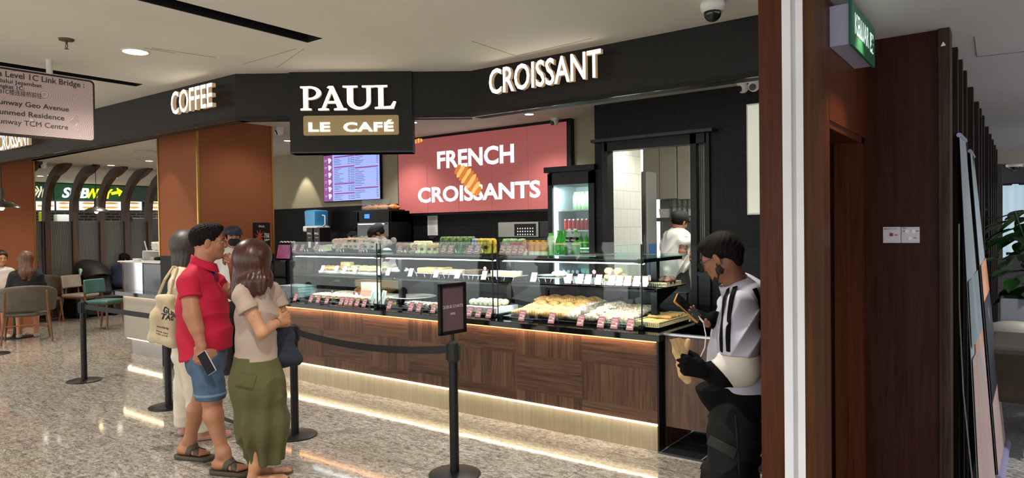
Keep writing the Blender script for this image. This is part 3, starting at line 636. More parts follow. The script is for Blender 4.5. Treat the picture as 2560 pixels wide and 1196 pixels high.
m=MB(); m.bb((XS-.5,YQ+.1,0),(XS-.32,11.,ZR)); struct(m.build('wall_slat_backing',M_mblk))
M_slat=wood('charcoal slat','#121010','#231d1a','#332b26')
for i,Y in enumerate((4.28,4.62,4.97,5.6,6.3,6.7,7.15,8.0,8.7,9.3,10.0,10.6)):
    thing('wood_slat',MB().bb((XS-.22,Y,0),(XS,Y+.055 if i<3 else Y+.09,ZR),.002),M_slat,f'dark vertical timber fin by the corridor, {ORD[i]} behind the switch panel','slat','timber fins along the corridor')
# KELUAR exit sign
KX=-.565; r=root('exit_sign',(XP,3.03,2.325),'green KELUAR exit sign box on the mahogany wall under the ceiling','sign')
MB().bb((0,0,0),(KX-XP,.50,.165),.003).build('housing',mat('lilac white housing','#a9abc4',.5),r)
MB().bb((KX-XP,-.012,-.006),(KX-XP+.012,.51,.175),.003).build('sign_face',mat('exit green','#15503a',.35,e='#14704c',es=.05),r)
sx=KX-XP+.0125; MB().text('KELUAR',(sx,.045,.05),(0,1,0),(0,0,1),.085,.002,'LEFT',.0,.30).build('lettering',mat('exit lettering','#dff5ea',.4,e='#d8fff0',es=.35),r)
m=MB(); m.bb((sx,.385,.045),(sx+.001,.46,.13)); m.build('pictogram_door',MT['exit lettering'],r)
m=MB(); 
for P,rr in (([(.425,.117)]*1,.009),): m.ell((sx+.001,.425,.115),(.0015,.009,.009),n=10)
for P in ([(.425,.105),(.418,.08)],[(.418,.08),(.44,.068),(.437,.05)],[(.418,.08),(.402,.066),(.39,.058)],[(.424,.1),(.442,.092)],[(.424,.1),(.405,.09)]): m.tube([(sx+.0015,y,z) for y,z in P],.0045,6)
m.build('pictogram_runner',mat('exit green'),r)
# switch plates
for nm,x0,x1,lb in (('a',2207,2252,'white switch plate with a red rocker on the dark panel'),('b',2253,2299,'white key switch plate with round buttons on the dark panel')):
    a=onY(x0,568,YQ-.01); c=onY(x1,608,YQ-.01); W=c[0]-a[0]; H_=a[2]-c[2]; r=root('switch_plate',(a[0],YQ,c[2]),lb,'switch')
    MB().bb((0,-.01,0),(W,0,H_),.002).build('plate',mat('switch white','#cfccd4',.4),r)
    if nm=='a':
        MB().bb((W*.4,-.015,H_*.42),(W*.58,-.01,H_*.62),.001).build('rocker',mat('switch red','#8a1f28',.4),r)
        m=MB(); m.text('MsRaS',(W*.06,-.0105,H_*.84),(1,0,0),(0,0,1),.006,.0006,'LEFT',.02); m.bb((W*.35,-.0108,H_*.87),(W*.8,-.0102,H_*.89)); m.text('ON',(W*.64,-.0105,H_*.45),(1,0,0),(0,0,1),.007,.0006,'LEFT',.02); m.build('print',mat('black ink','#1c1c1c',.7),r)
    else:
        m=MB()
        for x_,z_ in ((.32,.72),(.68,.72),(.5,.3)): m.cyl((W*x_,-.014,H_*z_),(W*x_,-.01,H_*z_),.009,n=16)
        m.build('button',mat('switch button','#e8e6ec',.3),r)
        m=MB(); 
        for x_,z_ in ((.08,.7),(.8,.7),(.66,.28),(.08,.88)): m.text('OFF' if x_<.5 else 'ON',(W*x_,-.0105,H_*z_),(1,0,0),(0,0,1),.006,.0006,'LEFT',.02)
        m.build('print',MT['black ink'],r)
# warm recess light in the door frame, corridor lights
area((XP-.075,d0+.02,1.1),.04,1.7,0,WARM) if False else None
spot((XP+.16,3.2,ZR-.02),26,(1,.66,.4),70,.8,.02,aim=(XP-.02,3.05,1.2),name='door_downlight')
for y in (.6,5.6,8.6): spot((1.2,y,ZR-.03),240,(.88,.92,1),160,.9,.2,name='corridor_lamp')

spot((float(onY(737,450,6.78)[0]),6.78,ZI-.03),40,(1,.9,.75),60,.25,.02,name='wall_washer'); spot((-8.0,3.95,ZI-.03),30,(1,.85,.65),70,.4,.02,name='wall_washer') if False else None
spot((-6.6,4.55,ZI-.03),14,(1,.9,.78),100,.8,.04,aim=(-7.4,4.5,1.2),name='wall_washer'); spot((-8.0,3.5,ZC-.05),22,(1,.85,.7),60,.4,.03,aim=(-8.1,4.0,1.0),name='wall_washer')

def ceiling_fill(x0,y0,x1,y1,label):  # added fill strip and lamp, hidden behind the fascia to brighten the shop ceiling
    L_=math.hypot(x1-x0,y1-y0); a_=math.atan2(y1-y0,x1-x0); r=root('fill_strip',(x0,y0,FB+.045),label,'light'); u=np.array([math.cos(a_),math.sin(a_),0]); v=np.array([-u[1],u[0],0])
    MB().prism([(0,0),(L_,0),(L_,.03),(0,.03)],(0,0,0),u,v,ZZ0,.015).build('profile',M_white,r); MB().prism([(0.01,.006),(L_-.01,.006),(L_-.01,.024),(.01,.024)],(0,0,.015),u,v,ZZ0,.003).build('led_strip',M_ledW,r)
    area(((x0+x1)/2+v[0]*.03,(y0+y1)/2+v[1]*.03,FB+.075),L_,.03,4.5*L_,(1,.95,.84),rot=Matrix(np.stack([u,-v,np.array([0,0,-1.])],1).tolist()).to_euler(),name='fill_lamp')
ZZ0=np.array([0,0,1.])
ceiling_fill(-3.7,4.64,-.95,4.64,'added upward fill light strip behind the right-hand fascia'); ceiling_fill(-5.2,3.62,-3.98,4.545,'added upward fill light strip behind the square sign'); ceiling_fill(-9.5,3.4,-5.6,3.44,'added upward fill light strip behind the COFFEE fascia') if False else None
# ================= display cases =================
YG=4.60; YBK=5.45; ZT=1.372; ZM=1.13
xs=[-6.53,-5.10,-3.64,-2.25]
CW=[(-6.53,-5.12),(-5.075,-3.66),(-3.615,-2.25)]
M_shelf=glassmat('shelf glass','#dff0ea',1.,0,.04)
def glasscase(i):
    x0,x1=CW[i]; w_=x1-x0; r=root('display_case',(x0,YG,CT),('glass pastry case at the till end, holding sandwiches and paper bags','glass pastry case in the middle, behind the framed queue sign','glass pastry case at the gate end, holding the heap of croissants')[i],'display case')
    H_=ZT-CT
    m=MB(); m.bb((.0,0,.012),(w_,.008,ZT+.115-CT)); m.build('front_glass',M_glass2,r)
    m=MB(); m.bb((0.005,.02,H_-.014),(w_-.005,YBK-YG,H_)); m.build('top_glass',M_shelf,r)
    for nm,xx in (('l',0.0),('r',w_-.008)):
        if (i==0 and nm=='l') or (i==2 and nm=='r'):
            m=MB(); m.prism([(0,.012),(YBK-YG,.012),(YBK-YG-.25,H_-.01),(0.01,H_-.01)],(xx,.008,0),(0,1,0),(0,0,1),(1,0,0),.008); m.build('side_glass',M_glass2,r)
    m=MB(); m.cyl((.0,.02,H_-.028),(w_,.02,H_-.028),.013,n=12); 
    for x_ in (.03,w_-.03): m.cyl((x_-.02,.02,H_-.028),(x_+.02,.02,H_-.028),.019,n=12)
    m.build('front_rail',M_blk,r)
    xr_=w_-.012 if i==2 else w_-.004; MB().cyl((xr_,-.004,.03),(xr_,-.004,H_+.1),.006,n=8).build('corner_rod',M_gun,r); MB().cyl((.004,-.004,.03),(.004,-.004,H_+.1),.005,n=8).build('corner_rod',M_gun,r)
    for x_ in (.02,w_-.02): 
        m=MB(); m.box((x_,.005,.02),(.04,.05,.035),None,.008); m.cyl((x_,-.03,.028),(x_,.0,.028),.013,n=12); m.build('clamp',M_blk,r)
    # T posts and brackets
    pxs=[-6.69,-5.15,-3.745,-2.323]; P=[pxs[i+1]] + ([pxs[0]+.22] if i==0 else [])
    for X in P:
        xl=X-x0; m=MB(); m.bb((xl-.025,.33,0),(xl+.025,.385,H_-.015)); m.prism([(.385,ZM-CT-.03),(.75,ZM-CT-.03),(.75,ZM-CT-.045),(.385,ZM-CT-.15)],(xl-.015,0,0),(0,1,0),(0,0,1),(1,0,0),.03); m.bb((xl-.02,.04,H_-.045),(xl+.02,.84,H_-.016)); m.build('post',M_blk,r)
    m=MB(); m.bb((.0,.19,ZM-CT-.03),(w_,.215,ZM-CT)); m.bb((.0,.19,ZM-CT-.012),(w_+(.02 if i==2 else 0),.74,ZM-CT-.002)); m.build('middle_shelf',mat('dark gloss shelf','#15171b',.08),r)
    m=MB(); m.bb((.02,.045,H_-.052),(w_-.02,.065,H_-.042)); m.build('led_strip',M_ledC,r)
    m=MB(); m.bb((.0,.80,.0),(w_,.84,.20),.004); m.bb((0,.78,.2),(w_,.86,.212)); m.build('rear_unit',mat('charcoal unit','#2b2d2f',.4,.3),r)
    m=MB()
    for k in range(int(w_/.018)-4):
        for z in (.10,.115): m.bb((.04+k*.018,.797,z),(.05+k*.018,.8,z+.008))
    m.build('vent_slots',M_mblk,r)
    m=MB(); m.bb((.015,.03,.0),(w_-.015,.79,.018),.003); m.build('base_tray',mat('dark mirror tray','#0e1013',.05),r)
    area((x0+w_/2,YG+.06,ZT-.055),w_-.1,.02,6.5,(.95,.97,1),aim=(0,.55,-1),name='case_lamp'); area((x0+w_/2,YG+.21,ZM-.045),w_-.1,.015,3,(.95,.97,1),aim=(0,.35,-1),name='case_shelf_lamp')
for i in range(3): glasscase(i)
# ---------- SDF modelling kit ----------
class SD:
    def __init__(s): s.o=[]
    def rc(s,a,b,ra,rb=None,k=.02): s.o.append(('c',np.array(a,float),np.array(b,float),ra,ra if rb is None else rb,k)); return s
    def el(s,c,r,R=None,k=.02): s.o.append(('e',np.array(c,float),np.array(r,float),R,k)); return s
    def bx(s,c,h,R=None,rd=.01,k=.01): s.o.append(('b',np.array(c,float),np.array(h,float),R,rd,k)); return s
    def fl(s,a,b,ra,rb,w,ax,k=.02):   # flattened cone: axis ax scaled by w
        s.o.append(('f',np.array(a,float),np.array(b,float),ra,rb,w,nrm(ax),k)); return s
    def cut(s,p,n): s.o.append(('h',np.array(p,float),nrm(n))); return s
    def sub(s,c,r,k=.01,R=None): s.o.append(('s',np.array(c,float),np.array(r,float),k,R)); return s
    def disp(s,f): s.o.append(('d',f)); return s
    def off(s,v): s.o.append(('o',v)); return s
    def bounds(s):
        lo=np.full(3,1e9); hi=-lo
        for q in s.o:
            if q[0] in'cf':
                for p,r in ((q[1],q[3]),(q[2],q[4])):
                    r=r*(max(1,q[5]) if q[0]=='f' else 1); lo=np.minimum(lo,p-r); hi=np.maximum(hi,p+r)
            elif q[0]=='e' or q[0]=='b':
                r=np.array([np.linalg.norm(q[2])]*3) if q[3] is not None else q[2]; r=r+(q[4] if q[0]=='b' else 0); lo=np.minimum(lo,q[1]-r); hi=np.maximum(hi,q[1]+r)
            elif q[0]=='o': lo-=q[1]; hi+=q[1]
        return lo,hi
    def __call__(s,P):
        d=np.full(len(P),10.)
        def cone(P,a,b,ra,rb):
            ba=b-a; l=max(ba@ba,1e-9); h=np.clip((P-a)@ba/l,0,1); return np.sqrt((((P-a)-h[:,None]*ba)**2).sum(1))-(ra+(rb-ra)*h)
        def sm(d,e,k):
            if k<=0: return np.minimum(d,e)
            h=np.maximum(k-np.abs(d-e),0)/k; return np.minimum(d,e)-h*h*k*.25
        def elld(P,c,r,R):
            q=P-c
            if R is not None: q=q@np.array(R)
            k0=np.sqrt(((q/r)**2).sum(1)); k1=np.sqrt(((q/(r*r))**2).sum(1))+1e-9; return k0*(k0-1)/k1
        for q in s.o:
            t=q[0]
            if t=='c': d=sm(d,cone(P,*q[1:5]),q[5])
            elif t=='f':
                ax=q[6]; w_=q[5]; c=(q[1]+q[2])/2
                sc=lambda X: X-np.outer((X-q[1])@ax,ax)*(1-1/w_) if X.ndim>1 else X-((X-q[1])@ax)*ax*(1-1/w_)
                d=sm(d,cone(sc(P),q[1],sc(q[2]),q[3],q[4])*min(1,w_),q[7])
            elif t=='e': d=sm(d,elld(P,q[1],q[2],q[3]),q[4])
            elif t=='b':
                x=P-q[1]
                if q[3] is not None: x=x@np.array(q[3])
                a=np.abs(x)-(q[2]-q[4]); e=np.sqrt((np.maximum(a,0)**2).sum(1))+np.minimum(a.max(1),0)-q[4]; d=sm(d,e,q[5])
            elif t=='h': d=np.maximum(d,(P-q[1])@q[2])
            elif t=='s':
                e=-elld(P,q[1],q[2],q[4]); k=q[3]; h=np.maximum(k-np.abs(d-e),0)/k; d=np.maximum(d,e)+h*h*k*.25
            elif t=='d': d=d+q[1](P)
            elif t=='o': d=d-q[1]
        return d
    def snap(s,P,off=.0015,it=6):
        P=np.array(P,float)
        for _ in range(it):
            e=1e-3; d=s(P); g=np.stack([s(P+np.eye(3)[i]*e)-s(P-np.eye(3)[i]*e) for i in range(3)],1)/(2*e); g/=np.linalg.norm(g,axis=1)[:,None]+1e-9; P=P-g*(d-off)[:,None]
        return P,g
def nets(f,lo,hi,h):
    lo=np.array(lo)-2*h; hi=np.array(hi)+2*h; n=np.ceil((hi-lo)/h).astype(int)+1
    ax=[lo[i]+np.arange(n[i])*h for i in range(3)]; G=np.stack(np.meshgrid(*ax,indexing='ij'),-1).reshape(-1,3)
    D=np.concatenate([f(G[i:i+400000]) for i in range(0,len(G),400000)]).reshape(n); G=None
    for a in range(3):
        sl=[slice(None)]*3; sl[a]=0; D[tuple(sl)]=np.maximum(D[tuple(sl)],h*.3); sl[a]=-1; D[tuple(sl)]=np.maximum(D[tuple(sl)],h*.3)
    I=D<0; c=n-1; acc=np.zeros(tuple(c)+(3,)); cnt=np.zeros(tuple(c)); B=np.array([(i,j,k) for i in(0,1) for j in(0,1) for k in(0,1)])
    def cs(A,o): return A[o[0]:o[0]+c[0],o[1]:o[1]+c[1],o[2]:o[2]+c[2]]
    for p in B:
        for a in range(3):
            if p[a]==1: continue
            q=p.copy(); q[a]=1; m=cs(I,p)!=cs(I,q); d0=cs(D,p)[m]; d1=cs(D,q)[m]; t=d0/(d0-d1); v=np.tile(p.astype(float),(len(t),1)); v[:,a]+=t; acc[m]+=v; cnt[m]+=1
    m=cnt>0; ids=-np.ones(tuple(c),int); ids[m]=np.arange(m.sum()); V=acc[m]/cnt[m][:,None]; V=lo+(V+np.argwhere(m))*h; F=[]
    for a in range(3):
        b_,c_=(a+1)%3,(a+2)%3; s0=[slice(1,-1)]*3; s0[a]=slice(0,-1); s1=[slice(1,-1)]*3; s1[a]=slice(1,None)
        A=I[tuple(s0)];Bq=I[tuple(s1)]; E=np.argwhere(A!=Bq); st=A[tuple(E.T)]; base=E.copy(); 
        for q in range(3):
            if q!=a: base[:,q]+=1
        def g(db,dc):
            x=base.copy(); x[:,b_]-=db; x[:,c_]-=dc; return ids[tuple(x.T)]
        q0,q1,q2,q3=g(0,0),g(1,0),g(1,1),g(0,1); Q=np.stack([q0,q1,q2,q3],1); Q[~st]=Q[~st][:,::-1]; F.append(Q)
    F=np.concatenate(F); F=F[(F>=0).all(1)]; return V,F
def sdmesh(name,sd,h,mats,parent=None,regions=None,midx=None,label=None,loc=None,relax=1):
    V=[];F=[];k=0
    for (lo,hi,hh) in (regions or [(*sd.bounds(),h)]):
        v,f=nets(sd,lo,hi,hh); V.append(v); F.append(f+k); k+=len(v)
    V=np.concatenate(V);F=np.concatenate(F)
    me=bpy.data.meshes.new(name); me.vertices.add(len(V)); me.vertices.foreach_set('co',V.ravel()); me.loops.add(F.size); me.loops.foreach_set('vertex_index',F.ravel()); me.polygons.add(len(F)); me.polygons.foreach_set('loop_start',np.arange(len(F))*4); me.polygons.foreach_set('loop_total',np.full(len(F),4)); me.update(calc_edges=True); me.validate()
    mats=mats if isinstance(mats,(list,tuple)) else [mats]
    for m_ in mats: me.materials.append(m_)
    if midx is not None: 
        cc=V[F].mean(1); me.polygons.foreach_set('material_index',midx(cc).astype(int))
    me.polygons.foreach_set('use_smooth',[True]*len(me.polygons))
    o=bpy.data.objects.new(name,me); COL.objects.link(o)
    if parent: o.parent=parent
    if loc is not None: o.location=loc
    if label: o['label']=label
    return o
def rot3(ax,an): return np.array(Matrix.Rotation(an,3,ax))
# ---------- goods ----------
M_cr=mat('croissant crust','#c98a45',.5,c2='#e3b572',ns=18,nd=5,bump=.3,bs=40,coat=.2); M_cr2=mat('sugared pastry','#b98a5a',.75,c2='#efe4d2',ns=45,nd=4,bump=.6,bs=70,amt=.6); M_bun=mat('pale bun','#dcb877',.55,c2='#efd9a6',ns=15,bump=.2,bs=40)
M_alm=mat('almond pastry','#c79a5c',.75,c2='#f7f2e6',ns=55,nd=4,bump=.8,bs=60,amt=.5); M_brd=mat('baguette bread','#e3c58c',.7,c2='#f4e7c4',ns=14,bump=.3,bs=30); M_card=mat('card red print','#d08a90',.4,c2='#c67c84',ns=4); M_cardw=mat('card back','#e7dfe4',.3); M_cardl=mat('card lettering','#f3e6e4',.5)
M_white2=mat('glazed white','#eeeeea',.2); M_choc=mat('chocolate cake','#3a241b',.6,c2='#5a3a2c',ns=25); M_cream=mat('cream icing','#efe4c4',.5,c2='#f8f2dd',ns=12,bump=.2,bs=25); M_green=mat('lettuce green','#6f8f36',.6,c2='#a9b85a',ns=30); M_pink=mat('pink disc','#ef8fa8',.4)
M_wick=mat('cream basket weave','#d9cc9c',.7,c2='#efe6c0',ns=40,bump=.8,bs=80); M_kraft=mat('kraft paper','#c6a778',.8,c2='#b99866',ns=5,bump=.1,bs=20); M_cook=mat('golden biscuit','#cf9c52',.7,c2='#e8c07c',ns=20,bump=.4,bs=40)
M_wrap=NT('plastic wrap',.12); _n=M_wrap.noise(M_wrap.co(),38,4,.8); M_wrap.bump(_n,1.0,.02); M_wrap.b.inputs['Base Color'].default_value=lin('#f2f4f4'); M_wrap.b.inputs['Alpha'].default_value=.3; M_wrap.b.inputs['Specular IOR Level'].default_value=1.; M_wrap=M_wrap.a
def croissant(name='croissant',L=.17,R=.036,mt=None,lab=None,ridge=.0022,h=.0045):
    a=SD(); n=9; pts=[]
    for i in range(n):
        t=i/(n-1)*2-1; pts.append((t*L/2,-.028*t*t,R*.75)); 
    for i in range(n-1):
        t0=abs(i/(n-1)*2-1); t1=abs((i+1)/(n-1)*2-1); a.rc(pts[i],pts[i+1],R*(1-.72*t0**1.3),R*(1-.72*t1**1.3),.006)
    a.disp(lambda P: ridge*np.sin(P[:,0]*2*PI/.021+P[:,1]*20)-.001); return a
def proto_obj(o): o.location=(0,0,-50); return o
def place(name,o,spots,labs,cat,grp,hold):
    """first use moves the source itself, then copies"""
    out=[]
    for k,((x,y,z),rz) in enumerate(spots):
        if hold[0] is None: q=o; q.location=(x,y,z); q.rotation_euler=(0,0,rz); hold[0]=o
        else: q=dup(o,(x,y,z),rz)
        q['label']=labs(k) if callable(labs) else labs; q['category']=cat; q['group']=grp; out.append(q)
    return out
ZB0=CT+.018+.002      # lower deck surface
ZM0=ZM+.0; ZT0=ZT+.001
def tray(name,x0,x1,y0,y1,z,label,m=None,lip=.012,cat='tray'):
    b=MB(); b.bb((0,0,0),(x1-x0,y1-y0,.004)); 
    for A in (((0,0,0),(x1-x0,.006,lip)),((0,y1-y0-.006,0),(x1-x0,y1-y0,lip)),((0,0,0),(.006,y1-y0,lip)),((x1-x0-.006,0,0),(x1-x0,y1-y0,lip))): b.bb(*A)
    return thing(name,b,m or M_blk,label,cat,loc=(x0,y0,z))
# lower deck of the gate-end case: heap of croissants, sugared ones, almond ones, biscuits
def X_at(px,py,z): 
    p=onz(px,py,z); return float(p[0]),float(p[1])
tray('pastry_tray',-3.52,-2.99,4.66,5.36,ZB0-.002,'dark tray under the plain golden croissants'); tray('pastry_tray',-2.97,-2.70,4.66,5.36,ZB0-.002,'dark tray under the sugared croissants')
c0=sdmesh('croissant',croissant(),.0045,M_cr); hold=[None]; sp=[]; 
for j in range(7):
    for i in range(4):
        z=ZB0+.004+(.0 if j<2 else .024*min(j-1,3)); sp.append(((-3.44+.135*i+.03*(j%2),4.72+.085*j,z),.35*(-1)**j+.25*math.sin(i*2.1+j)+PI*.5*0))
place('croissant',c0,sp,lambda k:f'plain golden croissant in the heap, {ORD[k%4]} from the till side in the {ORD[k//4]} row back','croissant','plain croissants heaped in the gate-end case',hold)
c1=sdmesh('sugared_croissant',croissant(L=.16,R=.034).disp(lambda P:.0015*np.sin(P[:,0]*310)*np.sin(P[:,1]*290)),.0045,M_cr2); hold=[None]
sp=[((-2.92+.15*i,4.72+.095*j,ZB0+.003+.018*min(j,3)),.2*math.sin(3*i+j)+.1) for j in range(6) for i in range(2)]
place('c',c1,sp,lambda k:f'sugar-dusted brown croissant {"left" if k%2==0 else "right"} of its pair, {ORD[k//2]} row from the glass','croissant','sugar-dusted croissants beside the clear divider',hold)
# clear divider
m=MB(); P=[(0,0),(.60,0),(.60,.13),(.585,.15),(.05,.11),(0,.09)]; m.prism(P,(-2.84,4.68,ZB0),nrm((.12,1,0)),(0,0,1),(1,-.1,0),.004); thing('divider',m,glassmat('divider acrylic','#d5dade',1,.05,.12),'clear acrylic divider between the sugared and almond croissants','divider')
tray('pastry_tray',-2.68,-2.40,4.66,5.36,ZB0-.002,'pale tray under the almond croissants',M_white2)
def lump(L,W_,H_,s=7,mt=None,h=.005):
    a=SD(); R3=random.Random(s); a.el((0,0,H_/2),(L/2,W_/2,H_/2),k=.01)
    for i in range(9): a.el(((R3.random()-.5)*L*.75,(R3.random()-.5)*W_*.6,H_*.55),(L*.14,W_*.2,H_*.42),k=.012)
    a.disp(lambda P:.0014*np.sin(P[:,0]*260+1)*np.sin(P[:,1]*240)*np.sin(P[:,2]*230)); return a
c2=sdmesh('almond_croissant',lump(.17,.085,.05,4),.0045,M_alm); hold=[None]
sp=[((-2.62+.14*i-.01*j,4.73+.105*j,ZB0+.004+.012*min(j,3)),.5+.2*math.sin(2*i+j)) for j in range(6) for i in range(2)]
place('c',c2,sp,lambda k:f'snowy almond croissant {"left" if k%2==0 else "right"} of its pair, {ORD[k//2]} row from the glass','croissant','almond croissants beside the corner post',hold)
def basket(x0,x1,y0,y1,z,label,hh=.035):
    b=MB(); W=x1-x0; D=y1-y0; b.bb((0,0,0),(W,D,.006)); r=root('wicker_basket',(x0,y0,z),label,'basket'); b.build('base',M_wick,r)
    b=MB(); n=int((2*W+2*D)/.016)
    for k in range(n):
        q=k/n*(2*W+2*D); 
        if q<W: p=(q,0)
        elif q<W+D: p=(W,q-W)
        elif q<2*W+D: p=(W-(q-W-D),D)
        else: p=(0,D-(q-2*W-D))
        b.box((p[0],p[1],hh/2),(.009,.009,hh),None,.002)
    b.tube([(0,0,hh),(W,0,hh),(W,D,hh),(0,D,hh)],.006,6,closed=True); b.build('woven_rim',M_wick,r); return r
basket(-2.385,-2.16,4.66,5.34,ZB0-.002,'cream woven basket of biscuits at the gate end of the deck')
c3=sdmesh('biscuit',SD().bx((0,0,.013),(.05,.028,.013),None,.011).disp(lambda P:.0012*np.sin(P[:,0]*250)*np.sin(P[:,1]*260)),.004,M_cook); hold=[None]
sp=[((-2.33+.10*i,4.70+.062*j,ZB0+.006+.022*(1 if 3<j<8 else 0)),.25*math.sin(i+j*2)) for j in range(10) for i in range(2)]
place('c',c3,sp,lambda k:f'golden biscuit in the cream basket, {ORD[k//2]} row back, {"glass" if k%2==0 else "gate"} side','biscuit','biscuits in the cream woven basket',hold)
basket(-3.60,-3.535,4.7,5.3,ZB0-.002,'narrow cream basket behind the middle posts') if False else None
# price cards
cp=root('price_card',(0,0,0)); 
MB().add([(-.026,0,.002),(.026,0,.002),(.026,.03,.078),(-.026,.03,.078),(-.026,.002,.0015),(.026,.002,.0015),(.026,.032,.0775),(-.026,.032,.0775)],[(0,1,2,3),(7,6,5,4),(0,4,5,1),(2,6,7,3),(0,3,7,4),(1,5,6,2)]).build('clear_holder',glassmat('card acrylic','#f0ecf2',1.,0,.1),cp)
MB().add([(-.024,-.0008,.006),(.024,-.0008,.006),(.024,.0275,.074),(-.024,.0275,.074),(-.024,.0,.005),(.024,.0,.005),(.024,.0285,.073),(-.024,.0285,.073)],[(0,1,2,3),(7,6,5,4),(0,4,5,1),(2,6,7,3),(0,3,7,4),(1,5,6,2)]).build('printed_card',M_card,cp)
b=MB(); u=np.array([1,0,0.]); v=nrm([0,.0283,.068]); nn=np.cross(u,v)
for (x,y,w_,hh) in ((-.016,.056,.032,.005),(-.02,.044,.03,.003),(-.02,.037,.036,.003),(.006,.028,.014,.012),(-.02,.014,.036,.009)):
    o_=np.array([0,-.0008,.006])+u*x+v*y+nn*.0006; b.quad(o_,o_+u*w_,o_+u*w_+v*hh,o_+v*hh)
b.build('card_print',M_cardl,cp)
b=MB(); b.tube([(-.02,.03,.076),(-.02,.06,.001)],.0012,4); b.tube([(.02,.03,.076),(.02,.06,.001)],.0012,4); b.build('prop_legs',M_chrome,cp)
cp.scale=(1.22,1.22,1.15); proto(cp); holdc=[False]; 
def card(x,y,z,label,grp,rz=0.,tilt=None):
    if not holdc[0]: q=cp; q.location=(x,y,z); q.rotation_euler=(0,0,rz); holdc[0]=True
    else: q=dup(cp,(x,y,z),rz)
    q['label']=label; q['category']='price card'; q['group']=grp; return q
lowpx=[(757,741),(786,744),(818,748),(832,750),(852,752),(880,756),(893,757),(904,758),(914,760),(928,762),(986,768),(1044,772),(1062,774),(1092,778),(1168,784),(1181,786),(1197,789),(1219,792),(1298,800),(1375,806),(1449,812),(1498,817),(1532,820),(1573,823)]
what=['sandwiches','sandwiches','sandwiches','sandwiches','sandwiches','sandwiches','sandwiches','sandwiches','paper bags','white box','yellow cup','tart platter','tart platter','queue sign','white tray','white tray','white tray','case clamps','plain croissants','plain croissants','sugared croissants','almond croissants','almond croissants','corner post']
for k,(px,py) in enumerate(lowpx):
    p=onz(px,py+5,CT+.002); card(float(p[0]),4.52+(.0 if k<18 else .0),CT+.002,f'price card on the worktop ledge by the {what[k]}, {ORD[k] if k<20 else "fourth third second last".split()[min(k-20,3)]} {"from the till" if k<20 else "from the gate end" if k<23 else "one before the gate"}','price cards on the worktop ledge')
midpx=[(801,672),(836,675),(856,678),(882,680),(944,684),(966,686),(1022,692),(1086,697),(1140,700),(1206,706),(1330,706),(1418,712),(1446,714),(1466,715),(1492,717),(1526,720),(1545,720),(1565,721),(1588,723),(1608,724)]
for k,(px,py) in enumerate(midpx):
    p=onz(px,py,ZM+.001); card(float(onY(px,py,4.82)[0]),4.83,ZM+.001,f'price card on the middle glass shelf, {ORD[k]} from the till','price cards on the middle shelf')
toppx=[(737,618),(756,618),(793,622),(846,622),(904,623),(1000,625),(1035,625),(1110,627),(1127,627),(1176,628),(1194,628),(1257,629),(1273,629),(1288,630),(1304,630)]
for k,(px,py) in enumerate(toppx):
    card(float(onY(px,py,4.68)[0]),4.66,ZT+.001,f'red price card on top of the cases, {ORD[k]} from the till','price cards on the top shelf')
# ---------- more goods ----------
def Xm(px,Y,z=1.1): return float(onY(px,650,Y)[0])
def one(sd,h,mt,name,loc,label,cat,rz=0.,grp=None,midx=None):
    o=sdmesh(name,sd,h,mt,midx=midx); o.location=loc; o.rotation_euler=(0,0,rz); return tag(o,label,cat,grp)
# till-end lower deck: sandwiches
def sandwich():
    r=root('sandwich',(0,0,0))
    sdmesh('bread_top',SD().el((0,0,.038),(.12,.036,.02)).disp(lambda P:.0012*np.sin(P[:,0]*150)),.006,M_brd,r)
    sdmesh('bread_base',SD().el((0,0,.014),(.12,.036,.013)),.006,M_brd,r)
    sdmesh('filling',SD().el((0,-.004,.026),(.113,.04,.007)).disp(lambda P:.004*np.sin(P[:,0]*120+P[:,1]*60)),.005,[M_green,mat('ham','#d98f86',.5),mat('cheese','#f0dc8a',.5)],r,midx=lambda c:(np.floor(c[:,0]*22)%3)); return r
tray('sandwich_tray',Xm(745,4.66),Xm(925,5.3)+.0,4.66,5.32,ZB0-.002,'dark tray holding the filled baguette sandwiches')
s0=proto(sandwich()); h=[None]; sp=[]
for i in range(9):
    for j in range(2): sp.append(((-6.28+.115*i+.04*j,4.83+.26*j,ZB0+.004),PI/2-.35+.1*math.sin(i)))
place('s',s0,sp,lambda k:f'filled baguette sandwich in the {"front" if k%2==0 else "back"} row, {ORD[k//2]} from the till','sandwich','baguette sandwiches in the till-end case',h)
cb=sdmesh('croissant_roll',croissant(L=.15,R=.036,ridge=.001),.005,mat('dark glazed crust','#a8642c',.35,c2='#c98644',ns=12,coat=.4)); h=[None]
place('c',cb,[((-5.98+.12*i,5.12+.02*i,ZB0+.055),1.2) for i in range(4)],lambda k:f'glazed brown roll lying on the sandwiches, {ORD[k]} from the till','roll','glazed rolls on the sandwiches',h)
# flat kraft bags stacked at the back on a dark riser
thing('display_riser',MB().bb((-6.30,5.33,ZB0-.002),(-5.52,5.395,ZB0+.1)),M_blk,'dark riser block under the flat paper bags','riser')
kb=MB(); kb.bb((-.36,-.12,0),(.36,.0,.007),.002); kb.bb((-.36,-.13,.001),(-.2,-.11,.006)); kb0=kb.build('paper_bag',M_kraft); h=[None]
place('b',kb0,[((-5.88+.01*math.sin(k*2),5.385,ZB0+.1+.0085*k),.02*math.sin(k*3)) for k in range(9)],lambda k:f'flat brown paper bag in the stack behind the sandwiches, {ORD[k]} from the bottom','bag','flat paper bags behind the sandwiches',h)
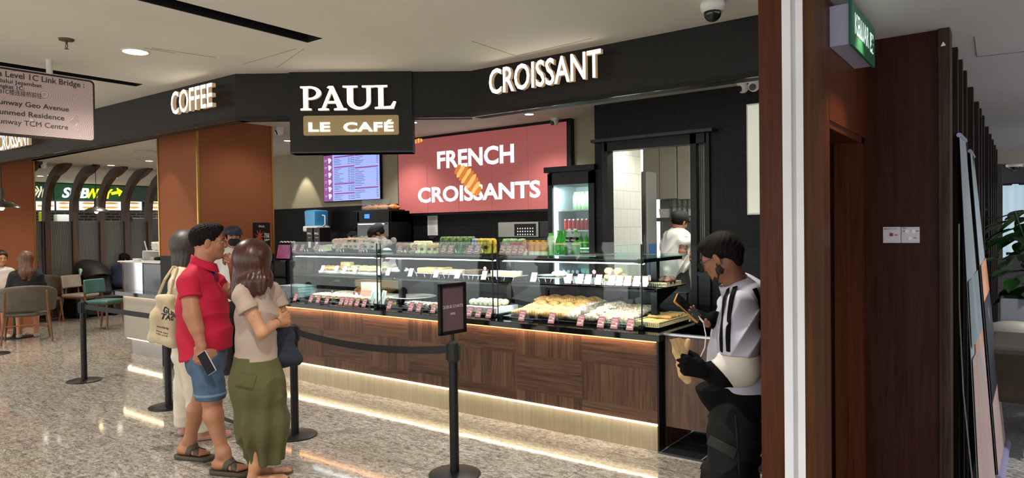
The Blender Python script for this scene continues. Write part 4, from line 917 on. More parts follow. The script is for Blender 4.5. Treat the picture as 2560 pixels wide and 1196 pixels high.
# white delivery box and bags between the cases
r=root('cake_box',(Xm(945,5.0),4.86,ZB0-.002),'white and grey carton standing behind the first case joint','box')
MB().bb((-.05,-.06,0),(.13,.07,.2),.003).build('body',mat('pale carton','#d8cdb4',.7),r); MB().bb((-.051,-.0615,.05),(.131,-.06,.12)).build('printed_band',mat('carton print','#e9a890',.6),r)
for k,(px,lb) in enumerate(((925,'nearest the till'),(938,'second'),(952,'third, beside the post'))):
    p=Xm(px,4.72); m=MB(); m.prism([(-.03,0),(.03,0),(.055,.13),(.0,.14)],(0,0,0),(1,0,0),(0,.15,1),(0,1,0),.006); m.prism([(.004,.05),(.009,.05),(.034,.115),(.028,.115)],(0,-.001,0),(1,0,0),(0,.15,1),(0,-1,0),.001,mi=1)
    thing('folded_menu',m,[mat('menu leaflet','#dfe6e6',.6),mat('leaflet print','#8fa4a4',.6)],f'white folded leaflet leaning behind the worktop ledge, {lb}','leaflet',loc=(p,4.72,ZB0))
# middle case lower deck
yc=X_at(998,762,ZB0); r=root('dip_cup',(yc[0],4.70,ZB0-.002),'clear cup of yellow dip at the till side of the middle case','cup')
MB().lathe([(.03,0),(.038,.05),(.041,.052)]).build('cup',glassmat('cup plastic','#e6efe6',1,.05,.1),r); MB().lathe([(.001,.004),(.029,.004),(.033,.024),(.001,.026)]).build('dip',mat('yellow dip','#c9b32b',.5),r)
p=X_at(1052,752,ZB0); r=root('platter',(p[0]+.0,5.05,ZB0-.002),'large round white platter raised at the back of the middle case','plate')
MB().lathe([(.08,0),(.1,.03),(.24,.055),(.25,.058),(.24,.062),(.1,.04),(.001,.038)],n=32).build('dish',M_white2,r)
tray('sandwich_tray',Xm(1010,4.7),Xm(1155,4.7),4.66,5.02-.22,ZB0-.002,'grey tray of dark-flecked wraps in the middle case',mat('pale grey tray','#8d9094',.4))
wr=sdmesh('wrap_sandwich',SD().rc((-.05,0,.024),(.05,0,.024),.022,.024).disp(lambda P:.002*np.sin(P[:,0]*170)),.005,mat('flecked tortilla','#e4d6ae',.7,c2='#4a4038',ns=38,nd=2,amt=.35)); h=[None]
place('w',wr,[((Xm(1022,4.72)+.066*i,4.735,ZB0+.003),1.3) for i in range(7)],lambda k:f'flecked wrap standing in the grey tray, {ORD[k]} from the till','wrap','flecked wraps in the middle case',h)
x0=Xm(1160,4.68); x1=Xm(1240,4.68)
thing('cake_stand',MB().bb((x0,4.68,ZB0-.002),(x1,5.0,ZB0+.055),.008),M_white2,'white block stand under the rolled sandwiches beside the case joint','stand')
rs=sdmesh('rolled_sandwich',SD().el((0,0,.028),(.03,.05,.028)).cut((0,-.036,0),(0,-1,0)),.005,[M_brd,M_cream],midx=lambda c:(c[:,1]<-.033)*1); h=[None]
place('r',rs,[((x0+.035+.056*(k%6),4.76+.11*(k//6),ZB0+.057),0) for k in range(12)],lambda k:f'cut sandwich roll on the white stand, {ORD[k%6]} from the till in the {"front" if k<6 else "back"} row','sandwich','cut rolls on the white stand',h)
disc=MB(); disc.cyl((0,0,.001),(0,.002,.001),.017,n=20); disc=disc
def pinkdisc(X,Y,z,label):
    r=root('pink_flag',(X,Y,z),label,'marker'); b=MB(); b.cyl((0,-.001,.1),(0,.001,.1),.018,n=20); b.build('disc',M_pink,r); b=MB(); b.tube([(0,0,0),(0,0,.085)],.0012,5); b.build('stick',M_white,r)
for k,(px,Y,z,lb) in enumerate(((821,4.6,ZB0,'in front of the sandwiches nearest the till'),(876,4.6,ZB0,'in front of the sandwiches, second from the till'),(888,4.6,ZB0,'in front of the sandwiches, third from the till'),(1212,4.95,ZM,'beside the chocolate cake on the middle shelf'),(1485,4.95,ZM,'left of the cream puffs on the middle shelf'),(1523,4.92,ZM,'in front of the cream puffs on the middle shelf'))):
    pinkdisc(Xm(px,Y),Y if Y>4.7 else 4.64,z+.001,'round pink disc on a stick '+lb)
# middle shelf: till end
def board(x0,x1,y0,y1,z,label,hh=.022,m=None):
    b=MB(); n=int((x1-x0)/.02); b.bb((0,0,hh-.005),(x1-x0,y1-y0,hh)); 
    for i in range(n+1): b.cyl(((x1-x0)*i/n,0,0),((x1-x0)*i/n,0,hh),.008,n=6)
    return thing('scalloped_tray',b,m or M_cream,label,'tray',loc=(x0,y0,z))
board(Xm(795,4.9)+.02,Xm(940,4.9),4.9,5.25,ZM+.001,'cream scalloped tray of buns on the middle shelf, till end'); 
bn=sdmesh('bun',SD().el((0,0,.024),(.042,.036,.026)),.005,mat('brown bun','#c98f4c',.4,c2='#dbaa66',ns=10,coat=.3)); h=[None]
place('b',bn,[((Xm(800,5)+.06+.085*(k%4),4.97+.1*(k//4),ZM+.025),.3*k) for k in range(8)],lambda k:f'round brown bun on the scalloped tray, {ORD[k%4]} from the till in the {"front" if k<4 else "back"} row','bun','buns on the scalloped tray',h)
fl=sdmesh('flat_pastry',SD().el((0,0,.02),(.085,.055,.018)).disp(lambda P:.002*np.sin(P[:,0]*140)*np.sin(P[:,1]*130)),.005,mat('pale flaky pastry','#dcc184',.6,c2='#f3e3b2',ns=26,bump=.4,bs=40)); h=[None]
place('f',fl,[((Xm(875,5)+.0+.14*(k%4),4.97+.12*(k//4),ZM+.026+.02*(k//4)),.5*k) for k in range(8)],lambda k:f'flat pale pastry with drizzle, {ORD[k%4]} from the buns in the {"front" if k<4 else "back"} row','pastry','flat drizzled pastries on the middle shelf',h)
one(SD().bx((0,0,.03),(.08,.04,.03),None,.012),.006,M_bun,'bread_loaf',(Xm(868,5.2),5.2,ZM+.05),'square-cut pale loaf standing behind the flat pastries','bread')
# middle case shelf
def wirestand(x,y,w_,label,d=.2,z=ZM):
    r=root('wire_stand',(x,y,z+.001),label,'stand'); b=MB(); b.tube([(0,0,.034),(w_,0,.034),(w_,d,.034),(0,d,.034)],.0022,5,closed=True)
    for xx in (0,w_*.33,w_*.66,w_): 
        for yy in(0,d): b.tube([(xx,yy,.034),(xx+.012*(1 if xx<w_/2 else -1),yy,.002)],.002,5)
    b.build('wire_frame',M_white,r); MB().bb((-.01,-.008,.036),(w_+.01,d+.008,.042),.002).build('glass_plate',M_white2,r)
def atm(px,Y=4.9): return Xm(px,Y)
wirestand(atm(1040),4.9,atm(1100)-atm(1040),'white wire stand under the long quiche')
r=root('quiche',(atm(1040),4.91,ZM+.045),'long golden quiche with a raised crust and one slice cut','tart'); W=atm(1100)-atm(1040)
MB().bb((0,0,0),(W*.74,.17,.042),.006).build('crust',mat('baked crust','#d79a50',.6,c2='#e6b672',ns=14,bump=.3),r); MB().bb((.008,.008,.036),(W*.72,.16,.046)).build('filling',mat('quiche filling','#e9d08a',.5,c2='#d9a85c',ns=30),r); MB().bb((W*.82,.02,0),(W,.17,.05),.006).build('slice',MT['baked crust'],r)
wirestand(atm(1098),4.88,atm(1146)-atm(1098)-.03,'white wire stand under the golden tart slabs')
h=[None]; tt=MB().bb((-.045,-.035,0),(.045,.035,.035),.008).build('tart_slice',mat('golden slab','#e5c56e',.6,c2='#f3e1a6',ns=22,bump=.3)); 
place('t',tt,[((atm(1104)+.04+.1*(k%2),4.93+.08*(k//2),ZM+.045),.05*k) for k in range(4)],lambda k:f'golden tart slab, {ORD[k%2]} from the till, {"front" if k<2 else "back"} pair','tart','golden tart slabs on the middle shelf',h)
wirestand(atm(1160),4.88,atm(1204)-atm(1160)-.02,'white wire stand under the chocolate cake')
r=root('chocolate_cake',(atm(1162),4.89,ZM+.045),'rectangular chocolate cake with a crumbly side on a wire stand','cake'); MB().bb((0,0,0),(atm(1198)-atm(1162),.16,.036),.006).build('sponge',M_choc,r); MB().bb((.004,.004,.036),(atm(1198)-atm(1162)-.004,.156,.042),.003).build('topping',mat('cocoa topping','#8d7468',.7,c2='#6a5148',ns=40),r)
wirestand(atm(1222),4.88,.3,'white wire stand under the cream cake slices')
cs=root('cake_slice',(0,0,0)); MB().prism([(0,0),(.1,0),(.1,.05)],(0,0,0),(1,0,0),(0,1,0),(0,0,1),.03).build('sponge',M_bun,cs); MB().prism([(0,0),(.1,0),(.1,.05)],(0,0,.03),(1,0,0),(0,1,0),(0,0,1),.014).build('icing',M_cream,cs); proto(cs); h=[None]
place('c',cs,[((atm(1224)+.01+.075*k,4.9,ZM+.045),.3) for k in range(4)],lambda k:f'pale cream-topped cake slice by the case joint, {ORD[k]} from the till','cake','cream-topped cake slices',h)
p=atm(985,4.95); r=root('white_dome_plate',(p+.02,5.0,ZM+.001),'pale green-white cake on a dark slatted stand by the second post','cake'); 
MB().lathe([(.13,0),(.14,.03),(.001,.032)],n=24).build('stand',M_blk,r); sdmesh('cake',SD().el((0,0,.05),(.12,.1,.035)).cut((0,0,.032),(0,0,-1)),.008,M_white2,r)
# gate-end shelf
p=atm(1340); wirestand(atm(1345),4.9,atm(1395)-atm(1345),'white wire stand under the white plate and cream tart')
thing('white_plate',MB().lathe([(.05,0),(.11,.012),(.115,.016),(.05,.006),(.001,.004)],n=28,c=(0,0,0)),M_white2,'white oval plate on the wire stand','plate',loc=(atm(1352)+.03,5.0,ZM+.044))
one(SD().el((0,0,.03),(.08,.05,.026)).disp(lambda P:.003*np.sin(P[:,0]*120)),.006,M_cream,'cream_tart',(atm(1390),4.96,ZM+.045),'oval pastry topped with pale cream at the end of the wire stand','tart')
h=[None]; cpx=MB().lathe([(.022,0),(.03,.05),(.033,.052),(.022,.05),(.001,.048)]).build('paper_cup',M_white2)
place('c',cpx,[((atm(1412)+.085*k,4.93,ZM+.001),0) for k in range(6)],lambda k:f'small white paper dessert cup behind the price cards, {ORD[k]} from the wire stand','cup','white dessert cups on the middle shelf',h)
bf=sdmesh('cream_puff',SD().el((0,0,.028),(.042,.038,.03)).disp(lambda P:.002*np.sin(P[:,0]*130)*np.sin(P[:,1]*120)),.005,M_bun); h=[None]
board(atm(1500),atm(1540),4.9,5.12,ZM+.001,'cream scalloped tray under the round puffs',.03)
place('p',bf,[((atm(1505)+.03+.085*(k%2),4.96+.085*((k//2)%2),ZM+.034+.05*(k//4)),k) for k in range(6)],lambda k:f'golden round puff, {"lower" if k<4 else "upper"} layer, {ORD[k%4]} from the till','puff','golden puffs by the pink disc',h)
ec=sdmesh('eclair',SD().rc((-.045,0,.018),(.045,0,.018),.017).disp(lambda P:.0008*np.sin(P[:,0]*200)),.005,mat('glazed eclair','#dba863',.3,coat=.5)); h=[None]
place('e',ec,[((atm(1548)+.05*k,4.99,ZM+.022),1.2) for k in range(5)],lambda k:f'slim glazed éclair behind the cards, {ORD[k]} from the round puffs','eclair','glazed éclairs on the middle shelf',h)
thing('cake_board',MB().bb((atm(1546),4.9,ZM+.001),(atm(1580),5.1,ZM+.02),.003),M_white2,'white board under the glazed éclairs','board')
basket(atm(1586)+.01,-2.215,4.93,5.2,ZM+.001,'cream woven basket of cupcakes at the gate end of the middle shelf',.03)
def cupcake(nm,c1,c2):
    r=root('cupcake',(0,0,0)); MB().lathe([(.02,0),(.029,.032),(.001,.034)],n=16).build('case',mat('brown case','#3b2318',.7),r)
    sdmesh('icing',SD().el((0,0,.04),(.032,.032,.014)).el((.01,.006,.05),(.014,.012,.01)).el((-.012,-.006,.05),(.013,.012,.01)).el((0,.0,.058),(.012,.012,.009)).disp(lambda P:.002*np.sin(P[:,0]*400)*np.sin(P[:,1]*380)),.0035,mat(nm,c1,.6,c2=c2,ns=90),r); return proto(r)
for nm,c1,c2,xs_,lb in (('pink icing','#e9b0a6','#f6e6d8',(atm(1590)+.035,atm(1590)+.1),'pink-frosted cupcake'),('chocolate icing','#4a2a1e','#c89a88',(atm(1590)+.165,atm(1590)+.225),'chocolate-frosted cupcake')):
    c=cupcake(nm,c1,c2); h=[None]; place('c',c,[((xs_[k%2],5.0+.07*(k//2),ZM+.009),0) for k in range(4)],lambda k:f'{lb} in the cream basket, {ORD[k%2]} from the till, {"front" if k<2 else "back"} row','cupcake',nm.split()[0]+' cupcakes in the basket',h)
# ---------- top shelf ----------
def topx(px,Y=4.85): return Xm(px,Y)
# plastic wrapped breads
def wrapped(seed,L=.2,c='#e0b878',c2='#f3e2bf',R=.05):
    R3=random.Random(seed); r=root('wrapped_bread',(0,0,0)); a=SD()
    for i in range(5): a.el((-.3*L+.15*L*i,(R3.random()-.5)*.03,R*.8+(R3.random()-.5)*.012),(L*.17,R*.8,R*.62),k=.01)
    sdmesh('bread',a,.007,mat('wrapped bread '+c,c,.6,c2=c2,ns=24,bump=.4),r)
    b=SD().el((0,0,R*.85),(L*.56,R*1.15,R*.85)).rc((L*.45,0,R),(L*.62,.0,R*1.3),.02,.035).disp(lambda P:.003*np.sin(P[:,0]*95+seed)*np.sin(P[:,1]*110+1)*np.sin(P[:,2]*120)); sdmesh('plastic_bag',b,.007,M_wrap,r)
    MB().bb((-.02,-R*1.16,R*.7),(.02,-R*1.1,R*1.1)).build('label',mat('label black','#26221d',.5),r); return proto(r)
wb=wrapped(3); h=[None]; sp=[]
for k in range(8): sp.append(((topx(850)+.12*(k%4)+.03*(k//4),4.86+.13*(k//4),ZT+.015+.055*(k//4)),.4*math.sin(k*2.3)+.3))
place('w',wb,sp,lambda k:f'plastic-wrapped pale bread on the dark rack, {ORD[k%4]} from the till, {"front" if k<4 else "upper back"} row','bread','wrapped pale breads on the first case',h)
wb=wrapped(9,.17,'#8f6a48','#efe6da'); h=[None]; place('w',wb,[((topx(905)+.13*(k%3),4.82+.12*(k//3),ZT+.015+.04*(k//3)),.3*math.sin(k*1.7)) for k in range(6)],lambda k:f'plastic-wrapped dark sugared bread beside the first case joint, {ORD[k%3]} from the till, {"front" if k<3 else "upper back"} row','bread','wrapped dark breads on the first case',h)
tray('black_tray',topx(846)-.08,topx(960)+.02,4.76,5.08,ZT,'shallow black tray under the plastic-wrapped breads on the top shelf')
# baguette bundles in pink paper
def bundle():
    r=root('baguette_bundle',(0,0,0)); sdmesh('paper_wrap',SD().rc((-.13,0,.035),(.10,0,.037),.032,.038).disp(lambda P:.0015*np.sin(P[:,0]*120)),.006,mat('pink paper','#e9b9ae',.6,c2='#f3efe8',ns=10),r)
    m=MB(); m.cyl((.03,0,.037),(.09,0,.037),.0402,n=20); m.build('band',mat('cream band','#e7dcae',.6),r); m=MB(); m.cyl((.1,0,.037),(.135,0,.037),.036,.033,n=20); m.build('dark_end',mat('dark end','#3a302c',.5),r); return proto(r)
bd=bundle(); h=[None]; place('b',bd,[((topx(812),4.86,ZT+.0),.25),((topx(822)+.02,4.97,ZT+.01),.5),((topx(832),5.04,ZT+.075),.6),((topx(842)+.05,5.0,ZT+.075),.45)],lambda k:['paper-wrapped baguette bundle with cream band and dark end, nearest the glass','paper-wrapped baguette bundle lying behind the front one','paper-wrapped baguette bundle on top, tilted up at the back','paper-wrapped baguette bundle on top, beside the wrapped breads'][k],'baguette','paper-wrapped baguettes on the first case',h)
# small bags on the middle case
def pouch(nm,c,c2,hh=.1,w_=.075,cap=None):
    r=root(nm,(0,0,0)); sdmesh('bag',SD().bx((0,0,hh*.45),(w_/2,.022,hh*.45),None,.016).rc((-w_*.35,0,hh*.93),(w_*.35,0,hh*.93),.006,k=.02).disp(lambda P:.0015*np.sin(P[:,0]*150+1)*np.sin(P[:,2]*120)),.0055,mat(nm+' film '+c,c,.3,c2=c2,ns=22,nd=2,amt=.6),r); MB().bb((-.017,-.0265,hh*.3),(.017,-.024,hh*.52)).build('label',mat('label black'),r); return proto(r)
h=[None]; place('p',pouch('biscuit_bag','#7a5a3e','#c9a67c'),[((topx(1012)+.085*k,4.78,ZT),.1*k) for k in range(3)],lambda k:f'small bag of dark biscuits on the middle case, {ORD[k]} from the till','bag','dark biscuit bags on the middle case',h)
h=[None]; place('p',pouch('biscuit_bag','#eed9a0','#f6ecc8'),[((topx(1042)+.08*(k%3),4.78+.08*(k//3),ZT+.02*(k//3)),.12*k-.1) for k in range(6)],lambda k:f'small bag of pale biscuits with a black label, {ORD[k%3]} from the dark bags, {"front" if k<3 else "back"} row','bag','pale biscuit bags on the middle case',h)
h=[None]; place('p',pouch('biscuit_bag','#e2a257','#f3ddb0'),[((topx(1086)+.075*k,4.8,ZT),.1*k) for k in range(2)],lambda k:f'small bag of orange-brown biscuits before the wire basket, {ORD[k]} from the till','bag','orange biscuit bags on the middle case',h)
def wirebasket(x0,x1,y0,y1,z,hh,label):
    r=root('wire_basket',(x0,y0,z),label,'basket'); b=MB(); W=x1-x0;D=y1-y0
    for zz in (.004,hh*.5,hh): b.tube([(0,0,zz),(W,0,zz),(W,D,zz),(0,D,zz)],.0022,5,closed=True)
    n=int(W/.035)
    for i in range(n+1):
        x=W*i/n; b.tube([(x,0,hh),(x,0,.004),(x,D,.004),(x,D,hh)],.0016,5)
    for y in (D*.33,D*.66): b.tube([(0,y,hh),(0,y,.004),(W,y,.004),(W,y,hh)],.0016,5)
    b.build('wires',M_blk,r); return r
wirebasket(topx(1114),topx(1190)-.01,4.72,4.98,ZT+.001,.12,'black wire basket holding dark green crisp packets')
wirebasket(topx(1193),topx(1240),4.72,4.98,ZT+.001,.12,'black wire basket holding blue and yellow packets at the second case joint')
h=[None]; place('p',pouch('crisp_packet','#1f3a20','#8fae62',.16,.1),[((topx(1116)+.055+.085*(k%4),4.77+.07*(k//4),ZT+.006),0.05*k) for k in range(8)],lambda k:f'dark green crisp packet in the wire basket, {ORD[k%4]} from the till, {"front" if k<4 else "back"} row','packet','green crisp packets',h)
h=[None]; place('p',pouch('crisp_packet','#6f8fd8','#c8d8f4',.14,.08),[((topx(1197)+.035,4.77+.07*k,ZT+.006),0) for k in range(2)],lambda k:f'pale blue packet in the second wire basket, {["front","back"][k]}','packet','blue packets',h)
h=[None]; place('p',pouch('crisp_packet','#c9a414','#efd85a',.14,.085),[((topx(1208)+.035+.082*(k%2),4.77+.07*(k//2),ZT+.006),0) for k in range(4)],lambda k:f'yellow packet in the second wire basket, {ORD[k%2]} from the till, {["front","back"][k//2]} row','packet','yellow packets',h)
h=[None]; place('p',pouch('crisp_packet','#b9d0a0','#5f8c4a',.14,.085),[((topx(1250)+.04+.085*(k%3),4.9+.07*(k//3),ZT+.001),0) for k in range(4)],lambda k:f'pale green packet behind the second case joint, {ORD[k]}','packet','pale green packets',h)
# cans, juices, bottles
def can(nm,c,c2,r_=.026,hh=.115,txt=None):
    r=root(nm,(0,0,0)); MB().lathe([(r_*.75,0),(r_,.008),(r_,hh-.012)],n=20).build('body',mat(nm+' print',c,.25,.5,c2=c2,ns=9,nd=1),r,40); MB().lathe([(r_,hh-.012),(r_*.82,hh),(r_*.8,hh-.003),(.001,hh-.003)],n=20).build('top',M_chrome,r,40); return proto(r)
cc=can('drink_can','#b3161d','#c22028'); h=[None]; place('c',cc,[((topx(1284,4.82)+.055*k,4.82,ZT+.001),0) for k in range(4)],lambda k:f'red drink can on the gate-end case, {ORD[k]} from the till','can','red cans on the top shelf',h)
for k,px in enumerate((1287,)): 
    m=MB(); m.text('Coca-Cola',(0,0,0),(1,0,0),(0,0,1),.018,.0006,'LEFT',.01,.085,shear=.3); q=m.build('can_lettering',mat('can white','#f4f0ee',.4),bpy.data.objects['drink_can']); q.location=(-.015,-.0275,.05)
def juice(nm='juice_bottle'):
    r=root(nm,(0,0,0)); MB().lathe([(.028,0),(.031,.01),(.031,.095),(.024,.112),(.001,.114)],n=20).build('juice',mat('orange juice','#e08a10',.15,c2='#e89a20',ns=4),r,40); MB().lathe([(.0315,.0),(.0315,.03)],n=20).build('label',mat('juice label','#efe7cf',.5),r,40); MB().lathe([(.026,.112),(.026,.124),(.001,.124)],n=20).build('lid',mat('gold lid','#c79a3a',.3,.6),r,40); return proto(r)
h=[None]; place('j',juice(),[((topx(1316,4.82)+.063*k,4.82,ZT+.001),0) for k in range(4)],lambda k:f'squat bottle of orange juice on the gate-end case, {ORD[k]} from the cans','bottle','orange juices on the top shelf',h)
def bottle(nm,body,prof,lab=None,labz=(0,0),capc='#e8e8e8',capz=(.0,.0),rr=.03,glass=False,txt=None):
    r=root(nm,(0,0,0)); MB().lathe(prof,n=20).build('body',body,r,40)
    if lab: MB().lathe([(rr+.0008,labz[0]),(rr+.0008,labz[1])],n=20).build('label',lab,r,40)
    m=MB(); m.lathe([(capz[2],capz[0]),(capz[2],capz[1]),(.001,capz[1])],n=16); m.build('cap',mat('cap '+capc,capc,.4),r,40)
    if txt: m=MB(); m.text(txt[0],(0,-rr-.002,txt[1]),txt[3] if len(txt)>3 else (1,0,0),txt[4] if len(txt)>4 else (0,0,1),txt[2],.0008,'CENTER',.02); m.build('label_lettering',mat('can white') if len(txt)<6 else txt[5],r)
    return proto(r)
Mcoc=mat('carton white green','#e6efe6',.4,c2='#8fc47a',ns=14,nd=1,amt=.5)
coc=bottle('coconut_water_bottle',Mcoc,[(.028,0),(.031,.01),(.031,.14),(.02,.165),(.018,.17)],None,(0,0),'#6fbf4a',(.165,.185,.02),.031,txt=('cocomax',.03,.022,(0,0,1),(-1,0,0),mat('green ink','#3f7d3c',.5)))
h=[None]; place('c',coc,[((topx(1378,4.86),4.86,ZT+.001),0)],'white and green coconut water bottle on the top shelf','bottle',None,h)
Mgg=mat('green bottle glass','#2a9a2c',.06,spec=.8,c2='#3cb83c',ns=3); 
pgr=[(.028,0),(.031,.006),(.031,.07),(.022,.11),(.0125,.135),(.0125,.165)]
gb=bottle('green_glass_bottle',Mgg,pgr,mat('perrier label','#e8d84a',.5,c2='#f4f0d8',ns=20),(.06,.085),'#3fae3a',(.163,.172,.014),.03)
h=[None]; place('g',gb,[((topx(1398,4.82),4.82,ZT+.001),0),((topx(1411,4.82),4.82,ZT+.001),0),((topx(1440,4.84),4.84,ZT+.001),0),((topx(1404,4.9),4.9,ZT+.001),0)],lambda k:['small green sparkling-water bottle beside the coconut water','small green sparkling-water bottle left of the clear bottles','small green sparkling-water bottle right of the clear bottles','small green sparkling-water bottle standing behind the front pair'][k],'bottle','green bottles on the top shelf',h)
for o_ in list(bpy.data.objects):
    if o_.get('group')=='green bottles on the top shelf': o_.scale=(1.15,1.15,1.2)
Mclr=NT('clear plastic',.05); Mclr.b.inputs['Alpha'].default_value=.35; Mclr.b.inputs['Base Color'].default_value=lin('#dfeaea'); Mclr=Mclr.a
wbt=bottle('water_bottle',Mclr,[(.026,0),(.029,.01),(.027,.03),(.029,.05),(.027,.07),(.029,.09),(.029,.16),(.014,.2),(.012,.205)],mat('black label','#161616',.4),(.105,.15),'#e9efe9',(.2,.22,.015),.029,txt=('PAUL',.118,.014))
h=[None]; place('w',wbt,[((topx(1424,4.84),4.84,ZT+.001),0),((topx(1434,4.84)+.02,4.84,ZT+.001),0)],lambda k:['clear water bottle with black label, nearer the till','clear water bottle with black label, nearer the gate'][k],'bottle','clear water bottles on the top shelf',h)
r=root('serving_tray',(topx(1385,4.7),4.66,ZT+.001),'long polished steel serving tray on the gate-end case','tray'); W=topx(1500,4.7)-topx(1385,4.7)
MB().bb((.03,.03,0),(W-.03,.3,.004),.001).build('base',M_steel,r); m=MB(); m.add([(0,0,.014),(W,0,.014),(W,.33,.014),(0,.33,.014),(.03,.03,.002),(W-.03,.03,.002),(W-.03,.3,.002),(.03,.3,.002)],[(0,1,5,4),(1,2,6,5),(2,3,7,6),(3,0,4,7)]); m.build('rim',M_chrome,r)
# ---------- fridge with drinks ----------
fa=onY(1372,420,YK); fb=onY(1492,600,YK); FX0=fa[0]; FX1=fb[0]-.01; FZ=float(fa[2])+.0; W=FX1-FX0
r=root('drinks_fridge',(FX0,YK,0),'tall black glass-door drinks fridge left of the kitchen doorway','fridge')
MB().bb((-.03,-.06,FZ-.06),(W+.02,.55,FZ)).build('cornice',M_blk,r); m=MB(); m.bb((0,0,0),(.05,.55,FZ-.06)); m.bb((W-.05,0,0),(W,.55,FZ-.06)); m.bb((0,.5,0),(W,.55,FZ-.06)); m.bb((0,0,0),(W,.5,.2)); m.bb((0,0,FZ-.2),(W,.5,FZ-.06)); m.build('cabinet',M_blk,r)
m=MB(); m.bb((.05,.48,.2),(W-.05,.5,FZ-.2)); m.bb((.05,.0,.2),(.06,.48,FZ-.2)); m.bb((W-.06,.0,.2),(W-.05,.48,FZ-.2)); m.build('liner',mat('fridge liner','#a4b4b8',.4),r)
df=root('d',(0,0,0)); bpy.data.objects.remove(df)
m=MB(); m.bb((.0,-.03,.18),(.06,-.002,FZ-.07)); m.bb((W-.07,-.03,.18),(W,-.002,FZ-.07)); m.bb((.0,-.03,FZ-.2),(W,-.002,FZ-.07)); m.bb((0,-.03,.14),(W,-.002,.2)); dfr=m.build('door_frame',M_blk,r); MB().bb((.06,-.02,.2),(W-.07,-.015,FZ-.2)).build('door_glass',M_glass,dfr)
MB().bb((.065,.02,.25),(.085,.05,FZ-.23)).build('led_tube',M_ledC,r)
fz=[float(onY(1430,y,YK+.1)[2]) for y in (525,576,628,690)]
for z in fz+[.45]: MB().bb((.06,.04,z-.012),(W-.06,.47,z)).build('shelf',M_white,r)
area((FX0+W*.5,YK+.06,FZ-.24),W*.7,.03,3.5,(.9,.97,1),aim=(0,.4,-1),name='fridge_lamp')
h=[None]; c2_=dup(bpy.data.objects['coconut_water_bottle'],(0,0,0)); 
n=5; x_s=[float(onY(p,500,YK+.12)[0]) for p in (1437,1446,1455,1466,1477)]
for k,x in enumerate(x_s):
    q=c2_ if k==0 else dup(bpy.data.objects['coconut_water_bottle'],(0,0,0)); q.location=(x,YK+.14,fz[0]+.001); q.scale=(1,1,1.05); q['label']=f'white and green coconut water bottle on the top fridge shelf, {ORD[k]} from the left'; q['group']='coconut waters in the fridge'; q['category']='bottle'
cs=bpy.data.objects['drink_can']
for k in range(7):
    x=float(onY(1413+10.5*k,560,YK+.12)[0]); q=dup(cs,(x,YK+.14,fz[1]+.001),label=f'red drink can on the second fridge shelf, {ORD[k]} from the left',group='red cans in the fridge',scale=1.08)
gc=can('drink_can','#1f8a4a','#3aa860'); gc.location=(float(onY(1487,560,YK+.12)[0])-.0,YK+.14,fz[1]+.001); tag(gc,'green drink can at the right end of the second fridge shelf','can')
for k in range(3): dup(bpy.data.objects['green_glass_bottle'],(float(onY(1449+14*k,600,YK+.12)[0]),YK+.14,fz[2]+.001),label=f'green glass bottle on the third fridge shelf, {ORD[k]} from the left',group='green bottles in the fridge')
def carton(c,cc):
    r=root('yogurt_carton',(0,0,0)); MB().bb((-.033,-.03,0),(.033,.03,.085),.003).build('body',mat('carton '+c,c,.4),r); m=MB(); m.cyl((0,-.032,.045),(0,-.03,.045),.02,n=16); m.build('emblem',mat('carton disc '+cc,cc,.4),r); return proto(r)
h=[None]; place('c',carton('#3b2f52','#d8dce6'),[((float(onY(1416+11*(k%4),660,YK+.12)[0]),YK+.1,fz[3]+.001+.0*(k//4)-(.0 if k<4 else .0)),0) for k in range(4)],lambda k:f'purple carton on the fridge shelf seen through the case, {ORD[k]} from the left','carton','purple cartons in the fridge',h)
h=[None]; place('c',carton('#7fb0b4','#a9ccd0'),[((float(onY(1464+11*k,660,YK+.12)[0]),YK+.1,fz[3]+.001),0) for k in range(2)],lambda k:f'pale teal carton on the fridge shelf seen through the case, {ORD[k]}','carton','teal cartons in the fridge',h)
m_=bpy.data.objects.get('yogurt_carton')
for k in range(4): dup(m_,(float(onY(1416+11*(k%4),660,YK+.12)[0]),YK+.1,.451),label=f'dark purple carton on the lowest fridge shelf, {ORD[k]} from the left',group='purple cartons low in the fridge')
# ---------- back counter and machines ----------
BX1=FX0-.06; r=root('back_counter',(-10.1,6.4,0),'long black back counter under the tiles and video wall','counter')
MB().bb((0,.02,0),(BX1+10.1,.58,.86)).build('cabinet',M_blk,r); MB().bb((-.01,0,.86),(BX1+10.11,.585,.9),.004).build('worktop',MT['polished black stone'],r)
a=onY(1245,556,6.55); c=onY(1345,590,6.55); r=root('microwave',(a[0],6.55,.9+.0),'grey microwave oven with a black keypad on a steel box stand','microwave')
zb=float(c[2])-.9-.02; zt_=float(a[2])-.9; W=float(FX0-a[0])-.04
MB().bb((0,.02,zb),(W,.42,zt_),.006).build('casing',mat('microwave dark','#2a2c2e',.35,.5),r); MB().bb((0,0,zb+.005),(W*.72,.02,zt_-.004),.003).build('front_panel',mat('microwave steel','#8f8b84',.3,.8),r)
x0=W*.30; x1=W*.68; MB().bb((x0,-.003,zb+.02),(x1,0,zt_-.025)).build('keypad',M_blk,r)
for i in range(7):
    for j in range(3): MB().bb((x0+.045+i*(x1-x0-.06)/7,-.005,zb+.03+j*.035),(x0+.045+i*(x1-x0-.06)/7+.014,-.003,zb+.045+j*.035)).build('key',mat('key white','#d8d8d8',.4,e='#ffffff',es=.3),r)
MB().bb((0,.02,0),(W,.4,zb),.004).build('stand',M_gun,r)
m=MB(); m.text('MENUMASTER',(.02,-.001,zb+.012),(1,0,0),(0,0,1),.01,.001,'LEFT',.02); m.build('maker_lettering',mat('black ink'),r) if False else None
